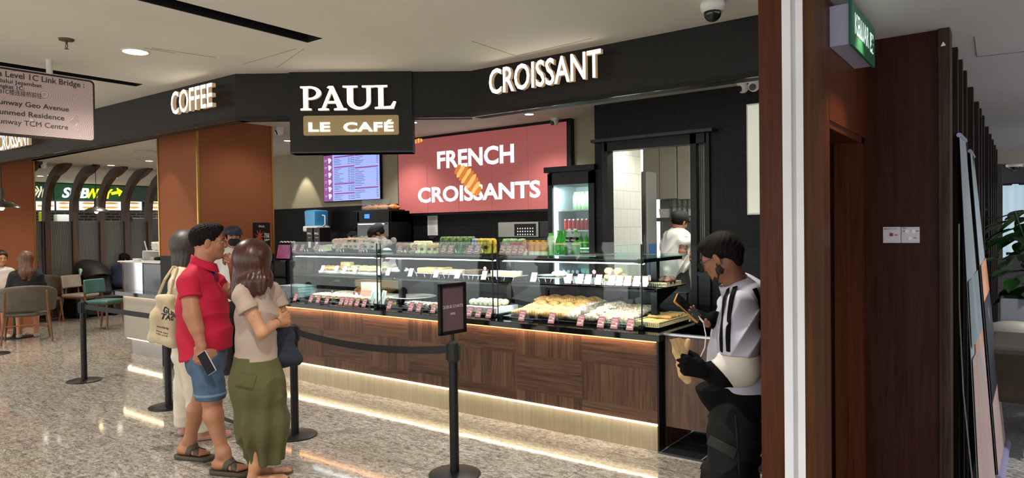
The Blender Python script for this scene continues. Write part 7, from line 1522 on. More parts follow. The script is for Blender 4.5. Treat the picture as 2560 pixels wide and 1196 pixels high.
    for hl,tt,d,sd_ in ft:
        so_=root('sandal_tmp',(0,0,0)); bpy.data.objects.remove(so_)
        sa=SD(); sa.rc(hl*[1,1,0]+[0,0,.02],tt*[1,1,0]+d*.04+[0,0,.02],.046,.054,.02); sa.cut([0,0,.030],[0,0,1]); sa.cut([0,0,.002],[0,0,-1]); o=sdmesh('sandal',sa,.0045,M_sa,r)
        f1=SD(); a_=hl+d*.075; 
        for q_ in (1,-1):
            pts=[tt+sd_*q_*.05-d*.085+[0,0,-.025],tt+sd_*q_*.03-d*.07+[0,0,.03],tt-d*.05+[0,0,.05],tt-sd_*q_*.03-d*.025+[0,0,.025],tt-sd_*q_*.052-d*.005+[0,0,-.02]]; ribbon(sk,pts,.038,'strap',M_sa,o,.004+.002*q_,30)
    ph=g.J(517,908,-.225)+g.p0; pr_=root('phone',tuple(ph),'dark phone with a pale edge held low by the person in red','phone'); up=nrm(ZZ*.85-RH*.5+FH*.1); ux=nrm(RH*.9+ZZ*.3-FH*.25); ux=nrm(ux-up*np.dot(ux,up)); nn=np.cross(ux,up); Rm=Matrix(np.stack([ux,up,nn],1).tolist())
    m=MB(); m.box((0,0,0),(.074,.15,.009),Rm,.004); m.build('case',mat('phone edge','#c9c6c2',.3),pr_); m=MB(); m.box(-nn*.005,(.068,.144,.002),Rm,.0); m.box(nn*.005,(.068,.144,.002),Rm,.0); m.build('glass',mat('phone glass','#08090c',.3,spec=.2),pr_)
man_red()
def fiveSD(r,sk,regs,m): return sdmesh('body',sk,.005,m,r,regions=regs)
def regbox(P,pad,h): 
    lo,hi=bx_(P,pad); return (lo,hi,h)
# ---------- woman in the beige top and olive skirt ----------
def woman_beige():
    g=Fig(642,1196,4.36,'w','person with a reddish-brown bob in a beige top and long olive skirt, arms crossed'); J=g.J; r=g.r
    fb=nrm(RH*.85+FH*.5); rb=nrm(np.cross(fb,ZZ)); hf=HF(J(638,652),nrm(RH*.62+FH*.85),k=.96); M_s=skinm('fair skin','#c08b68','#b07b58')
    sk=SD(); head(sk,hf,neck=J(628,725,.02),nr=.048)
    s1=J(602,735,-.13); e1=J(655,831,-.15); w1=J(697,806,.02); sk.rc(s1,e1,.045,.037,.02).rc(e1,w1,.037,.024,.02); hand(sk,w1,J(716,795,.08)-w1,FH*.7-RH*.4,1,(.6,.7,.7,.8),.95)
    s2=J(688,738,.17); e2=J(712,806,.16); w2=J(672,812,-.05); sk.rc(s2,e2,.042,.036,.02).rc(e2,w2,.036,.024,.02); hand(sk,w2,J(650,800,-.10)-w2,-FH*.5+ZZ*.3,-1,(.3,.3,.35,.4),.93)
    for x,d,k in ((638,-.05,0),(650,.08,1)):
        kn=J(x+4,1060,d); an=J(x,1166,d); sk.rc(kn,an,.05,.032,.02); hl=an+[0,0,-.05]; hl[2]=.035; tp=hl+fb*.16; tp[2]=.022; sk.rc(an,hl-fb*.03,.032,.028,.03).rc(hl,tp,.028,.022,.02)
        for i in range(5): b=tp+rb*(.024-.012*i); sk.rc(b-fb*.02,b+fb*(.03-.004*abs(i-1)),.011,.009,.006)
        so=MB(); so.prism([(-.055,-.038),(.0,-.042),(.13,-.045),(.2,-.03),(.205,.02),(.13,.042),(0,.036),(-.055,.03)],hl*[1,1,0]+[0,0,.001],fb,rb,ZZ,.02); o=so.build('sandal',mat('brown sandal','#5b4636',.6),r)
    regs=[(hf.c+[-.15,-.15,-.25],hf.c+[.15,.15,.15],.006),regbox([s1,e1],.07,.007),regbox([e1,w1,J(716,795,.08),w2,e2,J(640,800,-.1)],.075,.0042),(np.array([-.3,-.3,0.]),np.array([.3,.3,.3]),.006)]
    fiveSD(r,sk,regs,M_s)
    M_h=mat('auburn hair','#29110a',.36,c2='#4a2316',ns=26,nd=3,stretch=(4,4,.35),spec=.5)
    hr=SD(); u=ZZ; hr.el(hf(0,-.015,.042),np.array([.098,.115,.1]),hf.R)
    c=J(632,690,.0); hr.fl(hf(0,-.03,.0),J(631,700,.0),.116,.118,.92,hf.f,.05); hr.rc(J(603,685,-.02),J(590,730,-.03),.05,.036,.04).rc(J(658,700,-.08),J(652,728,-.09),.04,.028,.04).rc(J(610,715,-.09),J(600,748,-.08),.045,.03,.04).rc(J(630,705,-.1),J(628,732,-.1),.045,.03,.04).rc(J(585,735,-.03),J(578,728,-.03),.022,.012,.02).rc(J(668,690,.02),J(668,712,.02),.035,.03,.03)
    hr.sub(hf(0,.13,-.03),(.075,.075,.12),.02,hf.R); hr.disp(strands(hf,.0022,30)); sdmesh('hair',hr,.005,M_h,r)
    m_=SD(); m_.el(hf(0,.085,-.05),(.06,.04,.05),hf.R).off(.003) if False else None
    mk=SD(); mk.el(hf(0,.06,-.052),np.array([.066,.062,.05]),hf.R).cut(hf(0,.02,0),-hf.f); sdmesh('face_mask',mk,.006,mat('black mask','#0f1012',.8),r)
    M_b=mat('beige knit','#ab988a',.9,c2='#a08d80',ns=6,bump=.08,bs=200); ps=SD()
    ps.fl(J(640,733,.03),J(637,790,.02),.092,.112,1.42,rb,.04).fl(J(637,790,.02),J(640,850,.02),.112,.118,1.28,rb,.05).fl(J(640,850,.02),J(640,900,.02),.118,.132,1.2,rb,.04).rc(J(632,715,.02),J(632,735,.02),.062,.08,.04)
    ps.rc(J(610,728,-.1),J(604,742,-.13),.058,.06,.05).rc(J(680,728,.14),J(688,742,.17),.056,.058,.05)
    ps.el(J(664,785,.03),(.07,.09,.07),k=.05); ps.disp(folds(.008,27,.4)); ps.cut(J(640,899,0),-ZZ+RH*.0); tp_=sdmesh('top',ps,.0065,M_b,r)
    for a_,b_,c_ in ((J(604,740,-.13),J(622,778,-.15),nrm(e1-s1)),(J(688,740,.17),J(700,770,.165),nrm(e2-s2))):
        sdmesh('sleeve',SD().rc(a_,b_,.058,.06,.03).rc(b_,b_+c_*.05,.06,.06,.02).disp(folds(.005,34,1.5)).cut(b_,c_),.0055,M_b,tp_)
    M_o=mat('olive cotton','#55542f',.9,c2='#494827',ns=5,bump=.1,bs=160); q=SD()
    q.fl(J(640,895,.02),J(643,960,.02),.135,.16,1.15,rb,.05).fl(J(643,960,.02),J(655,1060,.02),.16,.15,1.12,rb,.06).fl(J(655,1060,.02),J(667,1165,.02),.145,.092,1.15,rb,.06)
    q.disp(vfolds(J(650,1000),.02,8,.1,.8,.5)); q.disp(folds(.008,16,2)); q.cut(J(665,1158,0),-ZZ).cut(J(640,888,0),ZZ); sk_=sdmesh('skirt',q,.0075,M_o,r)
    pxribbon(q,g,[(592,950),(612,953),(636,958)],.085,'cargo_pocket',M_o,sk_,.006,16)
    b=MB(); c=J(692,806,0.0); ax=nrm(w1-e1); b.tube([c+0.027*(math.cos(t)*nrm(np.cross(ax,ZZ))+math.sin(t)*nrm(np.cross(ax,np.cross(ax,ZZ)))) for t in np.linspace(0,2*PI,20)[:-1]],.0022,6,closed=True); b.build('bracelet',mat('steel chain','#8e8a80',.3,.9),r)
    # denim shoulder bag hanging on her far side
    bg=J(722,862,.2)+g.p0; br=root('shoulder_bag',tuple(bg),'dark blue denim shoulder bag hanging beside the woman in beige','bag'); L2=lambda x,y,d:J(x,y,d)+g.p0-bg
    sd=SD(); sd.fl(L2(702,815,.14),L2(708,900,.15),.03,.05,2.0,fb,.04).fl(L2(708,900,.15),L2(742,905,.2),.045,.022,1.2,fb,.04).rc(L2(700,800,.16),L2(742,905,.2),.025,.02,.04).disp(lambda P:.006*np.sin(P[:,2]*45+P[:,0]*30)); sdmesh('pouch',sd,.008,mat('dark denim','#1f2430',.9,c2='#2a303b',ns=20),br)
    m=MB(); m.tube([L2(708,835,.16),L2(700,795,.2),L2(694,752,.2),L2(690,722,.19)],.012,8,flat=.5); m.build('strap',MT['dark denim'],br)
woman_beige()
# ---------- woman in white with the tote bag ----------
def woman_white():
    g=Fig(478,1088,5.3,'w','person in cream top and white trousers, grey shoulder-length hair, behind the red shirt'); J=g.J; r=g.r
    fb=nrm(RH*.9+FH*.4); rb=nrm(np.cross(fb,ZZ)); hf=HF(J(470,618),nrm(RH*.8+FH*.6),k=.95); M_s=MT['fair skin']
    sk=SD(); head(sk,hf,neck=J(466,672),nr=.048); 
    s1=J(446,690,-.1); e1=J(448,755,-.15); w1=J(478,800,-.14); sk.rc(e1,w1,.036,.025,.02); hand(sk,w1,J(492,815,-.12)-w1,FH,-1,(.5,.6,.7,.8),.93)
    for a,d in ((J(508,1080,-.02),0),(J(463,1062,.12),1)):
        hl=a*[1,1,0]+[0,0,.045]; sk.rc(a+[0,0,.12],hl,.036,.03,.02).rc(hl,hl+fb*.15-[0,0,.012],.03,.024,.03)
    fiveSD(r,sk,[(hf.c+[-.14,-.14,-.25],hf.c+[.14,.14,.14],.006),regbox([e1,w1,J(492,815,-.12)],.08,.005),(np.array([-.3,-.3,0.]),np.array([.35,.35,.25]),.007)],M_s)
    hr=SD(); hr.el(hf(0,-.015,.042),np.array([.095,.112,.098]),hf.R).fl(hf(0,-.035,.0),J(462,655,.0),.1,.095,.9,hf.f,.05).rc(J(448,650,-.05),J(441,672,-.05),.045,.03,.04).rc(J(465,650,-.07),J(462,672,-.07),.04,.035,.05).rc(J(450,650,.05),J(448,672,.05),.04,.03,.04)
    hr.sub(hf(0,.13,-.03),(.075,.08,.12),.02,hf.R); hr.disp(strands(hf,.002,34)); sdmesh('hair',hr,.0055,mat('grey hair','#23201d',.5,c2='#4b4640',ns=30,nd=3,stretch=(5,5,.4)),r)
    M_w=mat('cream cloth','#d8cbb0',.9,c2='#cfc1a5',ns=5,bump=.06,bs=120); ps=SD(); ps.fl(J(465,685,.0),J(462,740,.0),.095,.115,1.4,rb,.05).fl(J(462,740,0),J(472,850,0),.115,.13,1.25,rb,.05).rc(J(466,672),J(466,690),.055,.07,.04).rc(J(452,690,-.09),J(446,710,-.13),.06,.064,.05).rc(J(446,710,-.13),J(446,765,-.16),.064,.07,.03).rc(J(446,765,-.16),J(470,795,-.15),.055,.04,.02)
    ps.disp(folds(.006,22,3)); ps.cut(J(470,862,0),-ZZ); sdmesh('top',ps,.008,M_w,r)
    M_p=mat('white trousers','#dcd3c1',.85,c2='#d2c8b4',ns=4,bump=.06,bs=120); q=SD(); q.fl(J(474,850,0),J(474,885,.0),.12,.13,1.15,rb,.04).rc(J(478,880,-.07),J(492,975,-.06),.105,.085,.04).rc(J(492,975,-.06),J(500,1068,-.03),.085,.085,.04).rc(J(470,880,.08),J(465,975,.1),.1,.085,.04).rc(J(465,975,.1),J(462,1052,.12),.085,.082,.04).disp(folds(.006,30,1)).cut(np.array([0,0,.075]),-ZZ); sdmesh('trousers',q,.008,M_p,r)
    for a in (J(508,1080,-.02),J(463,1062,.12)):
        hl=a*[1,1,0]; s_=SD().fl(hl-fb*.02+[0,0,.026],hl+fb*.17+[0,0,.02],.036,.036,1.,rb,.02).cut([0,0,.001],-ZZ).sub(hl+fb*.04+[0,0,.075],(.06,.04,.045),.01); sdmesh('flat_shoe',s_,.007,mat('pink leather','#c08f86',.5),r)
    # tote
    tb=J(408,800,-.22)+g.p0; t=root('tote_bag',tuple(tb),'cream canvas tote bag with black lettering on the arm of the person in white','bag'); L2=lambda x,y,d=-.22:J(x,y,d)+g.p0-tb
    M_t=MT['cream cloth']; P=[L2(390,728),L2(432,730),L2(443,800),L2(440,882),L2(420,880),L2(366,855),L2(382,780)]
    cN=nrm(-FH+RH*.1); sd=SD(); k=5
    for a,b,ra,rb_ in ((L2(396,745),L2(428,745),.022,.022),(L2(392,790),L2(432,790),.035,.035),(L2(384,845),L2(436,855),.04,.04),(L2(400,760),L2(400,840),.03,.04),(L2(425,760),L2(430,850),.03,.045),(L2(378,845),L2(395,780),.02,.025)): sd.rc(a,b,ra,rb_,.05)
    sd.disp(lambda P:.006*np.sin(P[:,0]*28+P[:,2]*22)); sdmesh('bag_body',sd,.007,mat('tote canvas','#cbbd9c',.9,c2='#bfb08e',ns=6,bump=.1,bs=150),t)
    m=MB(); m.tube([L2(396,740),L2(412,700,-.2),L2(433,668,-.12),L2(447,668,-.08),L2(450,700,.0)],.011,8,flat=.5); m.tube([L2(426,738),L2(434,700,-.2),L2(443,670,-.14),L2(449,672,-.06)],.011,8,flat=.5); m.build('handles',MT['tote canvas'],t)
    ux=nrm(L2(430,800)-L2(390,790)); vz=nrm(L2(395,740)-L2(384,850)); vz=nrm(vz-ux*np.dot(ux,vz)); 
    for s_,x,y,h_,al in (('LA VIE',397,757,.03,'LEFT'),('GUEN',396,782,.046,'LEFT'),('TAG',392,800,.046,'LEFT'),('eco-tote bag',387,818,.012,'LEFT'),('Friends of good',386,828,.010,'LEFT'),('Coffee, good life',385,834,.010,'LEFT')):
        if s_=='LA VIE': continue
        V,F=textgeo(s_,.03 if len(s_)<5 else .012); kk=h_/.7; X=V[:,0]*kk; Yv=V[:,1]*kk; o=L2(x,y,-.3); Pp=o+X[:,None]*ux+Yv[:,None]*vz; Z=V[:,2]; Q,gr=sd.snap(Pp,.001); Q=Q+gr*(Z[:,None]*.0008+.0015)
        b=MB(); b.add(Q,F); b.build('print',mat('black ink'),t)
woman_white()
# ---------- man with the phone ----------
def man_phone():
    g=Fig(1822,1262,3.3,'m','person in a grey and white track jacket with black stripes, looking down at a phone'); J=g.J; r=g.r
    fb=nrm(-RH*.93+FH*.3); rb=nrm(np.cross(fb,ZZ))
    hf=HF(J(1803,644,.0),nrm(-RH*.66+FH*.62-ZZ*.36),up=nrm(ZZ*.95-RH*.22+FH*.08),k=.93); M_s=skinm('olive skin','#94644b','#82553f')
    sk=SD(); head(sk,hf,nose=1.0,neck=J(1848,728,.01),nr=.056)
    s1=J(1852,768,-.14); e1=J(1849,915,-.17); w1=J(1756,926,-.2); s2=J(1822,765,.17); e2=J(1808,835,.22); w2=J(1779,798,.05)
    g1=SD(); hand(g1,w1+np.array(-FH*.03),-RH*.9+ZZ*.32,FH,-1,(1.05,1.15,1.25,1.3),1.02,(.9,.5)); g1.rc(w1,w1+nrm(e1-w1)*.06,.03,.036,.02); sdmesh('glove',g1.off(.002),.0035,mat('black knit glove','#0a0a0d',.95,bump=.2,bs=250,spec=.15),r,label='black knitted glove around the paper bag')
    _ln=nrm(J(1737,797,-.03)-J(1683,748,-.03)); _wd=nrm((J(1757,787,.03)-J(1737,797,-.03))); _wd=nrm(_wd-_ln*np.dot(_wd,_ln)); _nn=np.cross(_ln,_wd); _nn=_nn if _nn[2]>0 else -_nn
    w2=J(1775,803,.05); tgt=J(1726,779,-.01)-_nn*.02; dh=nrm(tgt-w2); hs=SD(); hand(hs,w2,dh,_nn,1 if np.dot(np.cross(dh,_nn),-FH)>0 else -1,(.3,.3,.35,.4),.95,(.75,.3)); pal=SD(); pal.o=[o for o in hs.o[:4]]; pal.rc(w2,w2+-dh*.09,.028,.034,.02)
    sdmesh('half_glove',pal.off(.004),.0035,mat('black knit glove'),r,label='black fingerless glove on the phone hand'); sk.o+=hs.o
    fiveSD(r,sk,[(hf.c+[-.17,-.17,-.2],hf.c+[.2,.17,.16],.0036),regbox([w2,J(1722,775,.02)],.08,.0034)],M_s)
    face_parts(r,hf)
    bd=SD(); bd.rc(hf(0,.05,-.084),hf(0,.07,-.09),.029,.025,.02)
    for s_ in(-1,1): bd.rc(hf(s_*.066,.0,-.03),hf(s_*.055,.005,-.055),.009,.016,.02).rc(hf(s_*.054,.0,-.055),hf(s_*.022,.06,-.092),.0205,.019,.02)
    bd.el(hf(0,.093,-.043),(.024,.008,.005),hf.R).disp(hairn(.0012,1.3)); sdmesh('beard',bd,.0034,mat('dark beard','#241811',.9,c2='#3a281c',ns=120,nd=1),r)
    hr=SD(); hr.el(hf(0,-.018,.045),np.array([.078,.098,.082]),hf.R).el(hf(0,.05,.084),np.array([.056,.044,.026]),hf.R,k=.03).rc(hf(0,-.08,.0),hf(0,-.072,-.045),.045,.03,.03); hr.sub(hf(0,.125,-.02),(.1,.078,.1),.01,hf.R); hr.disp(hairn(.0006,1.5))
    for s_ in(-1,1): hr.sub(hf(s_*.09,-.002,-.03),(.03,.03,.045),.006,hf.R)
    sdmesh('hair',hr,.0038,M_hairb,r)
    m=MB()
    for s_ in(-1,1):
        m.tube([hf(s_*.034,.112,-.012)+.024*(hf.r*math.cos(t)+hf.u*math.sin(t)) for t in np.linspace(0,2*PI,25)[:-1]],.0014,6,closed=True); m.tube([hf(s_*.058,.11,-.004),hf(s_*.076,.05,.006),hf(s_*.083,-.005,.012),hf(s_*.083,-.03,-.0)],.0014,6)
    m.tube([hf(-.01,.114,-.008),hf(0,.117,-.004),hf(.01,.114,-.008)],.0013,6); gl=m.build('glasses',mat('glasses frame','#15151a',.3,.5),r); m=MB()
    for s_ in(-1,1): m.tube([hf(s_*.034,.1118,-.012),hf(s_*.034,.1124,-.012)],.0232,24)
    m.build('lenses',glassmat('lens glass','#b9bcc0',1,.02,.05),gl)
    M_g=mat('lilac grey nylon','#bcbccb',.75,c2='#b0b0c2',ns=3,bump=.08,bs=60); M_wj=mat('white nylon','#d8d3ca',.75,c2='#cec9c0',ns=3); M_bj=mat('black nylon','#08080a',.9,spec=.15)
    zc=J(1850,982)[2]
    js=SD(); js.fl(J(1866,745,.02),J(1862,830,.02),.11,.13,1.45,rb,.05).fl(J(1862,830,.02),J(1862,930,.02),.13,.14,1.3,rb,.05).fl(J(1862,930,.02),J(1862,1000,.02),.14,.14,1.25,rb,.05)
    js.rc(J(1856,744,-.1),J(1852,766,-.13),.07,.08,.06).rc(J(1890,800,.0),J(1895,930,0),.12,.13,.05).rc(J(1838,748,.13),J(1826,772,.17),.065,.066,.06).rc(J(1850,715,.01),J(1856,735,.01),.072,.085,.03).rc(J(1812,880,.05),J(1815,925,.03),.075,.08,.08)
    js.disp(folds(.008,18,.9)).sub(J(1838,700,.0),(.06,.06,.05),.01).cut([0,0,zc],nrm(-ZZ)); jo=sdmesh('track_jacket',js,.0055,M_g,r)
    hm=SD(); hm.fl(J(1862,960,.02),J(1858,1022,.02),.142,.14,1.26,rb,.05).rc(J(1788,968,.02),J(1792,985,.02),.085,.08,.07).rc(J(1800,940,.0),J(1790,960,.0),.06,.08,.05).disp(folds(.007,22,.3)).cut([0,0,zc+.05],nrm(ZZ*1.-RH*.25)).cut(J(1850,1030,0),-ZZ); sdmesh('jacket_hem',hm.off(.004),.006,M_bj,jo)
    # sleeve near us, in three sewn panels
    zs=J(1850,885,-.17)[2]; up=SD().rc(s1,J(1849,850,-.175),.08,.088,.03).rc(J(1849,850,-.175),e1,.088,.092,.03).disp(folds(.009,22,2.4)); us=SD(); us.o=list(up.o); us.cut([0,0,zs],-ZZ); sdmesh('upper_sleeve',us,.0052,M_g,jo)
    lo=SD().rc(J(1849,860,-.175),e1,.088,.092,.03).rc(e1,J(1800,934,-.19),.085,.064,.04).rc(J(1800,934,-.19),J(1768,929,-.2),.058,.042,.02).disp(folds(.008,20,1.1))
    pn_=J(1806,938,-.19); nn=nrm(-RH*.75-ZZ*.62); l1=SD(); l1.o=list(lo.o); l1.cut([0,0,zs],ZZ).cut(pn_,nn); sdmesh('lower_sleeve',l1.off(.0005),.0052,M_wj,jo); l2=SD(); l2.o=list(lo.o); l2.cut(pn_,-nn); sdmesh('cuff',l2.off(.001),.0052,M_bj,jo)
    fa=SD().rc(J(1826,772,.17),e2,.066,.06,.03).rc(e2,J(1800,808,.12),.056,.048,.03).disp(folds(.006,24,2)); sdmesh('far_sleeve',fa,.007,M_g,jo); sdmesh('far_cuff',SD().rc(J(1806,815,.15),J(1788,797,.07),.05,.04,.02).disp(folds(.004,30,1)),.006,M_bj,jo)
    both=SD(); both.o=list(js.o[:-1])+list(up.o)
    for dx in (0,17): pxribbon(both,g,[(1821+dx*1.0,723-dx*.3),(1812+dx,745),(1806+dx,790),(1803+dx,840),(1804+dx,880)],.021,'sleeve_stripe',M_bj,jo,.0035,40)
    cl=MB(); nc=J(1846,722,.01); au=nrm(ZZ*.9-RH*.3); af=nrm(fb-au*np.dot(fb,au)); ar=np.cross(af,au)
    def cf(u,v): q=u*2*PI; rad=.08-.003*v; return nc+(af*math.cos(q)*1.1+ar*math.sin(q))*rad+au*(-.04+.075*v)
    cl.grid(cf,40,5,cu=True); c_=cl.build('collar',M_g,jo,True); md=c_.modifiers.new('s','SOLIDIFY'); md.thickness=.008
    th_=SD().fl(J(1864,1022,.02),J(1864,1048,.02),.137,.137,1.22,rb,.02).cut(J(1868,1040,0),nrm(-ZZ)); sdmesh('yellow_hem',th_,.008,mat('yellow cloth','#c08a2a',.8,c2='#8e611a',ns=30),r)
    M_c=mat('washed black cotton','#161717',.92,c2='#232423',ns=6,nd=5,bump=.15,bs=120,spec=.2); q=SD(); q.fl(J(1845,1025,.02),J(1842,1075,.02),.13,.14,1.2,rb,.04).rc(J(1836,1070,-.09),J(1812,1180,-.1),.115,.09,.05).rc(J(1812,1180,-.1),J(1806,1290,-.08),.092,.08,.04).rc(J(1806,1290,-.08),J(1806,1362,-.06),.08,.078,.03).rc(J(1856,1070,.11),J(1846,1190,.12),.11,.09,.04).rc(J(1846,1190,.12),J(1856,1340,.14),.09,.078,.03)
    q.disp(folds(.014,30,1.4)).disp(folds(.006,50,4)).cut([0,0,.06],-ZZ); tr=sdmesh('cargo_trousers',q,.0065,M_c,r)
    pxribbon(q,g,[(1775,1100),(1797,1112),(1820,1124),(1838,1134)],.05,'pocket_flap',mat('pocket cloth','#1e1f1f',.9,c2='#2a2b2a',ns=10),tr,.009,16)
    pxribbon(q,g,[(1838,1040),(1842,1090),(1846,1150),(1848,1190)],.006,'side_seam',mat('pocket cloth'),tr,.003,20)
    for a in (J(1806,1362,-.06),J(1856,1340,.14)):
        h_=a*[1,1,0]; s_=SD().fl(h_-fb*.03+[0,0,.04],h_+fb*.2+[0,0,.03],.045,.04,1.,rb,.03).cut([0,0,.001],-ZZ); sdmesh('shoe',s_,.009,M_mblk,r)
    pxribbon(js,g,[(1886,722),(1896,745),(1901,790),(1903,850)],.026,'bag_strap',M_bj,jo,.004)
    c=J(1718,771,-.02)+g.p0; ph=root('phone',tuple(c),'phone in a mustard case held up by the person in the track jacket','phone')
    ln=nrm(J(1737,797,-.03)-J(1683,748,-.03)); wdv=nrm((J(1757,787,.03)-J(1737,797,-.03))); wdv=nrm(wdv-ln*np.dot(wdv,ln)); nn=np.cross(ln,wdv); Rm=Matrix(np.stack([wdv,ln,nn],1).tolist()); s_n=-1 if nn[2]<0 else 1
    m=MB(); m.box((0,0,0),(.076,.155,.012),Rm,.005); m.build('case',mat('mustard case','#b8842c',.4),ph); m=MB(); m.box(nn*s_n*.006,(.068,.147,.002),Rm,.0008); m.build('screen',mat('dark screen','#0b0d12',.06,spec=.8),ph); m=MB()
    m.box(-wdv*.039-ln*.02,(.0015,.05,.004),Rm); m.build('side_button',M_mblk,ph)
    m=MB(); pts=[(1745,792,-.02),(1758,806,-.03),(1765,840,-.05),(1762,870,-.06),(1750,895,-.06),(1742,910,-.1)]; P=[J(*p)+g.p0-c for p in pts]; m.tube(P,.0028,6); m.tube(P[:2],.0045,8); m.build('charging_cable',M_white,ph)
    c=J(1705,905,-.2)+g.p0; pb=root('paper_bag',tuple(c),'crumpled brown paper bag in the gloved hand of the person in the track jacket','bag'); L3=lambda x,y,d:J(x,y,d)+g.p0-c
    sd=SD(); sd.fl(L3(1698,866,-.2),L3(1714,930,-.21),.034,.028,.5,FH,.02).fl(L3(1714,930,-.21),L3(1722,950,-.21),.028,.024,.6,FH,.02).rc(L3(1681,850,-.2),L3(1699,890,-.2),.01,.02,.015).rc(L3(1722,852,-.21),L3(1710,884,-.2),.012,.016,.015)
    sd.disp(lambda P:.006*np.abs(np.sin(P[:,0]*38+P[:,2]*14+1))-.003+.003*np.abs(np.sin(P[:,0]*30-P[:,2]*50))).cut(L3(1700,848,-.2),nrm(ZZ+RH*-.1)).sub(L3(1703,846,-.2),(.022,.012,.03),.004); pp=sdmesh('paper',sd,.0045,mat('kraft bag','#c9a877',.85,c2='#b99766',ns=14,bump=.4,bs=40),pb)
    m=MB()
    for (xa,ya,xb,yb,xc,yc) in ((1674,850,1700,845,1694,888),(1700,845,1727,858,1712,884),(1690,848,1716,850,1702,890)): A,B,Cq=L3(xa,ya,-.215),L3(xb,yb,-.2),L3(xc,yc,-.225); m.add([A,B,Cq,A+FH*.002,B+FH*.002,Cq+FH*.002],[(0,1,2),(5,4,3),(0,3,4,1),(1,4,5,2),(2,5,3,0)])
    m.build('torn_flap',mat('kraft bag'),pb)
man_phone()
# ---------- staff ----------
def simple_person(px,py,z0,zf,label,hd,fdir,shirt,parts,hat=None,mask=False,skin='#a5714f',hairc=M_hairb,k=1.,legs=None,hz=.007):
    """upright figure: joints as (px,py,d); parts = function adding clothing"""
    g=Fig(px,py,z0,'p',label); J=g.J; r=g.r; f=nrm(fdir); hf=HF(J(*hd),f,k=k); rb=nrm(np.cross([f[0],f[1],0],ZZ)); M_s=skinm('skin '+skin,skin,skin)
    sk=SD(); head(sk,hf,neck=hf(0,-.02,-.17),nr=.052); parts(g,J,hf,rb,sk,r,M_s); return g,hf,r
# cashier
def cashier():
    d0=float(np.dot(onX(583,600,-7.15)-CAM,FW)); g=Fig(590,700,d0,'p','person in a navy peaked cap, black face mask and white shirt behind the till'); 
    p=onY(590,600,5.75); g.p0=np.array([p[0],p[1],0.]); g.r.location=tuple(g.p0); J=g.J; r=g.r; hf=HF(J(583,595),nrm(RH*.5-FH*.85),k=.94); rb=nrm(np.cross([hf.f[0],hf.f[1],0],ZZ)); M_s=MT['tan skin']
    sk=SD(); head(sk,hf,neck=hf(0,-.02,-.17)); T=hf(0,-.03,-.2); hip=T+[0,0,-.55]
    for s_ in(-1,1):
        sh=T+rb*s_*.19+[0,0,-.02]; e=sh+rb*s_*.03+[0,0,-.28]+nrm([hf.f[0],hf.f[1],0])*.04; w=e+nrm([hf.f[0],hf.f[1],0])*.22+[0,0,.02]; sk.rc(sh,e,.045,.038,.02).rc(e,w,.036,.025,.02); hand(sk,w,nrm([hf.f[0],hf.f[1],-.1]),-ZZ,s_,(.3,.3,.3,.4),.95)
        sk.rc(hip+rb*s_*.09,hip+rb*s_*.1+[0,0,-.75],.07,.05,.02)
    fiveSD(r,sk,[(hf.c+[-.14,-.14,-.2],hf.c+[.14,.14,.14],.0055),(np.array([-.4,-.4,.6]),np.array([.5,.5,hf.c[2]-.2]),.01)],M_s); face_parts(r,hf)
    mk=SD(); mk.el(hf(0,.055,-.045),(.064,.068,.058),hf.R).cut(hf(0,.01,0),-hf.f).cut(hf(0,0,-.01),hf.u); sdmesh('face_mask',mk,.0055,mat('black mask','#0f1012',.8),r)
    cp=SD(); cp.el(hf(0,-.01,.07),(.095,.112,.07),hf.R).cut(hf(0,0,.04),-hf.u).fl(hf(-.05,.09,.045),hf(.05,.09,.045),.035,.035,.2,hf.u,.01).disp(lambda P:.003*np.sin(P[:,0]*60)*np.sin(P[:,1]*70)); sdmesh('peaked_cap',cp,.006,mat('navy cap','#1c2838',.7,c2='#26344a',ns=9),r)
    sdmesh('hair',SD().el(hf(0,-.02,.02),(.082,.1,.07),hf.R).sub(hf(0,.11,0),(.1,.09,.1),.01,hf.R).cut(hf(0,0,-.05),-hf.u),.007,M_hairb,r)
    ps=SD(); ps.fl(T+[0,0,-.03],T+[0,0,-.5],.12,.13,1.4,rb,.04)
    for s_ in(-1,1): ps.rc(T+rb*s_*.14+[0,0,-.02],T+rb*s_*.2+[0,0,-.15],.06,.062,.04)
    ps.disp(folds(.005,22,1)).rc(T+[0,0,.03],T+[0,0,-.03],.065,.09,.04); sdmesh('white_shirt',ps,.01,mat('white shirt','#dcdcd8',.8),r)
    sdmesh('trousers',SD().fl(hip+[0,0,.05],hip,.13,.13,1.2,rb,.03).rc(hip-rb*.09,hip-rb*.1+[0,0,-.85],.09,.07,.03).rc(hip+rb*.09,hip+rb*.1+[0,0,-.85],.09,.07,.03),.014,M_mblk,r)
cashier()
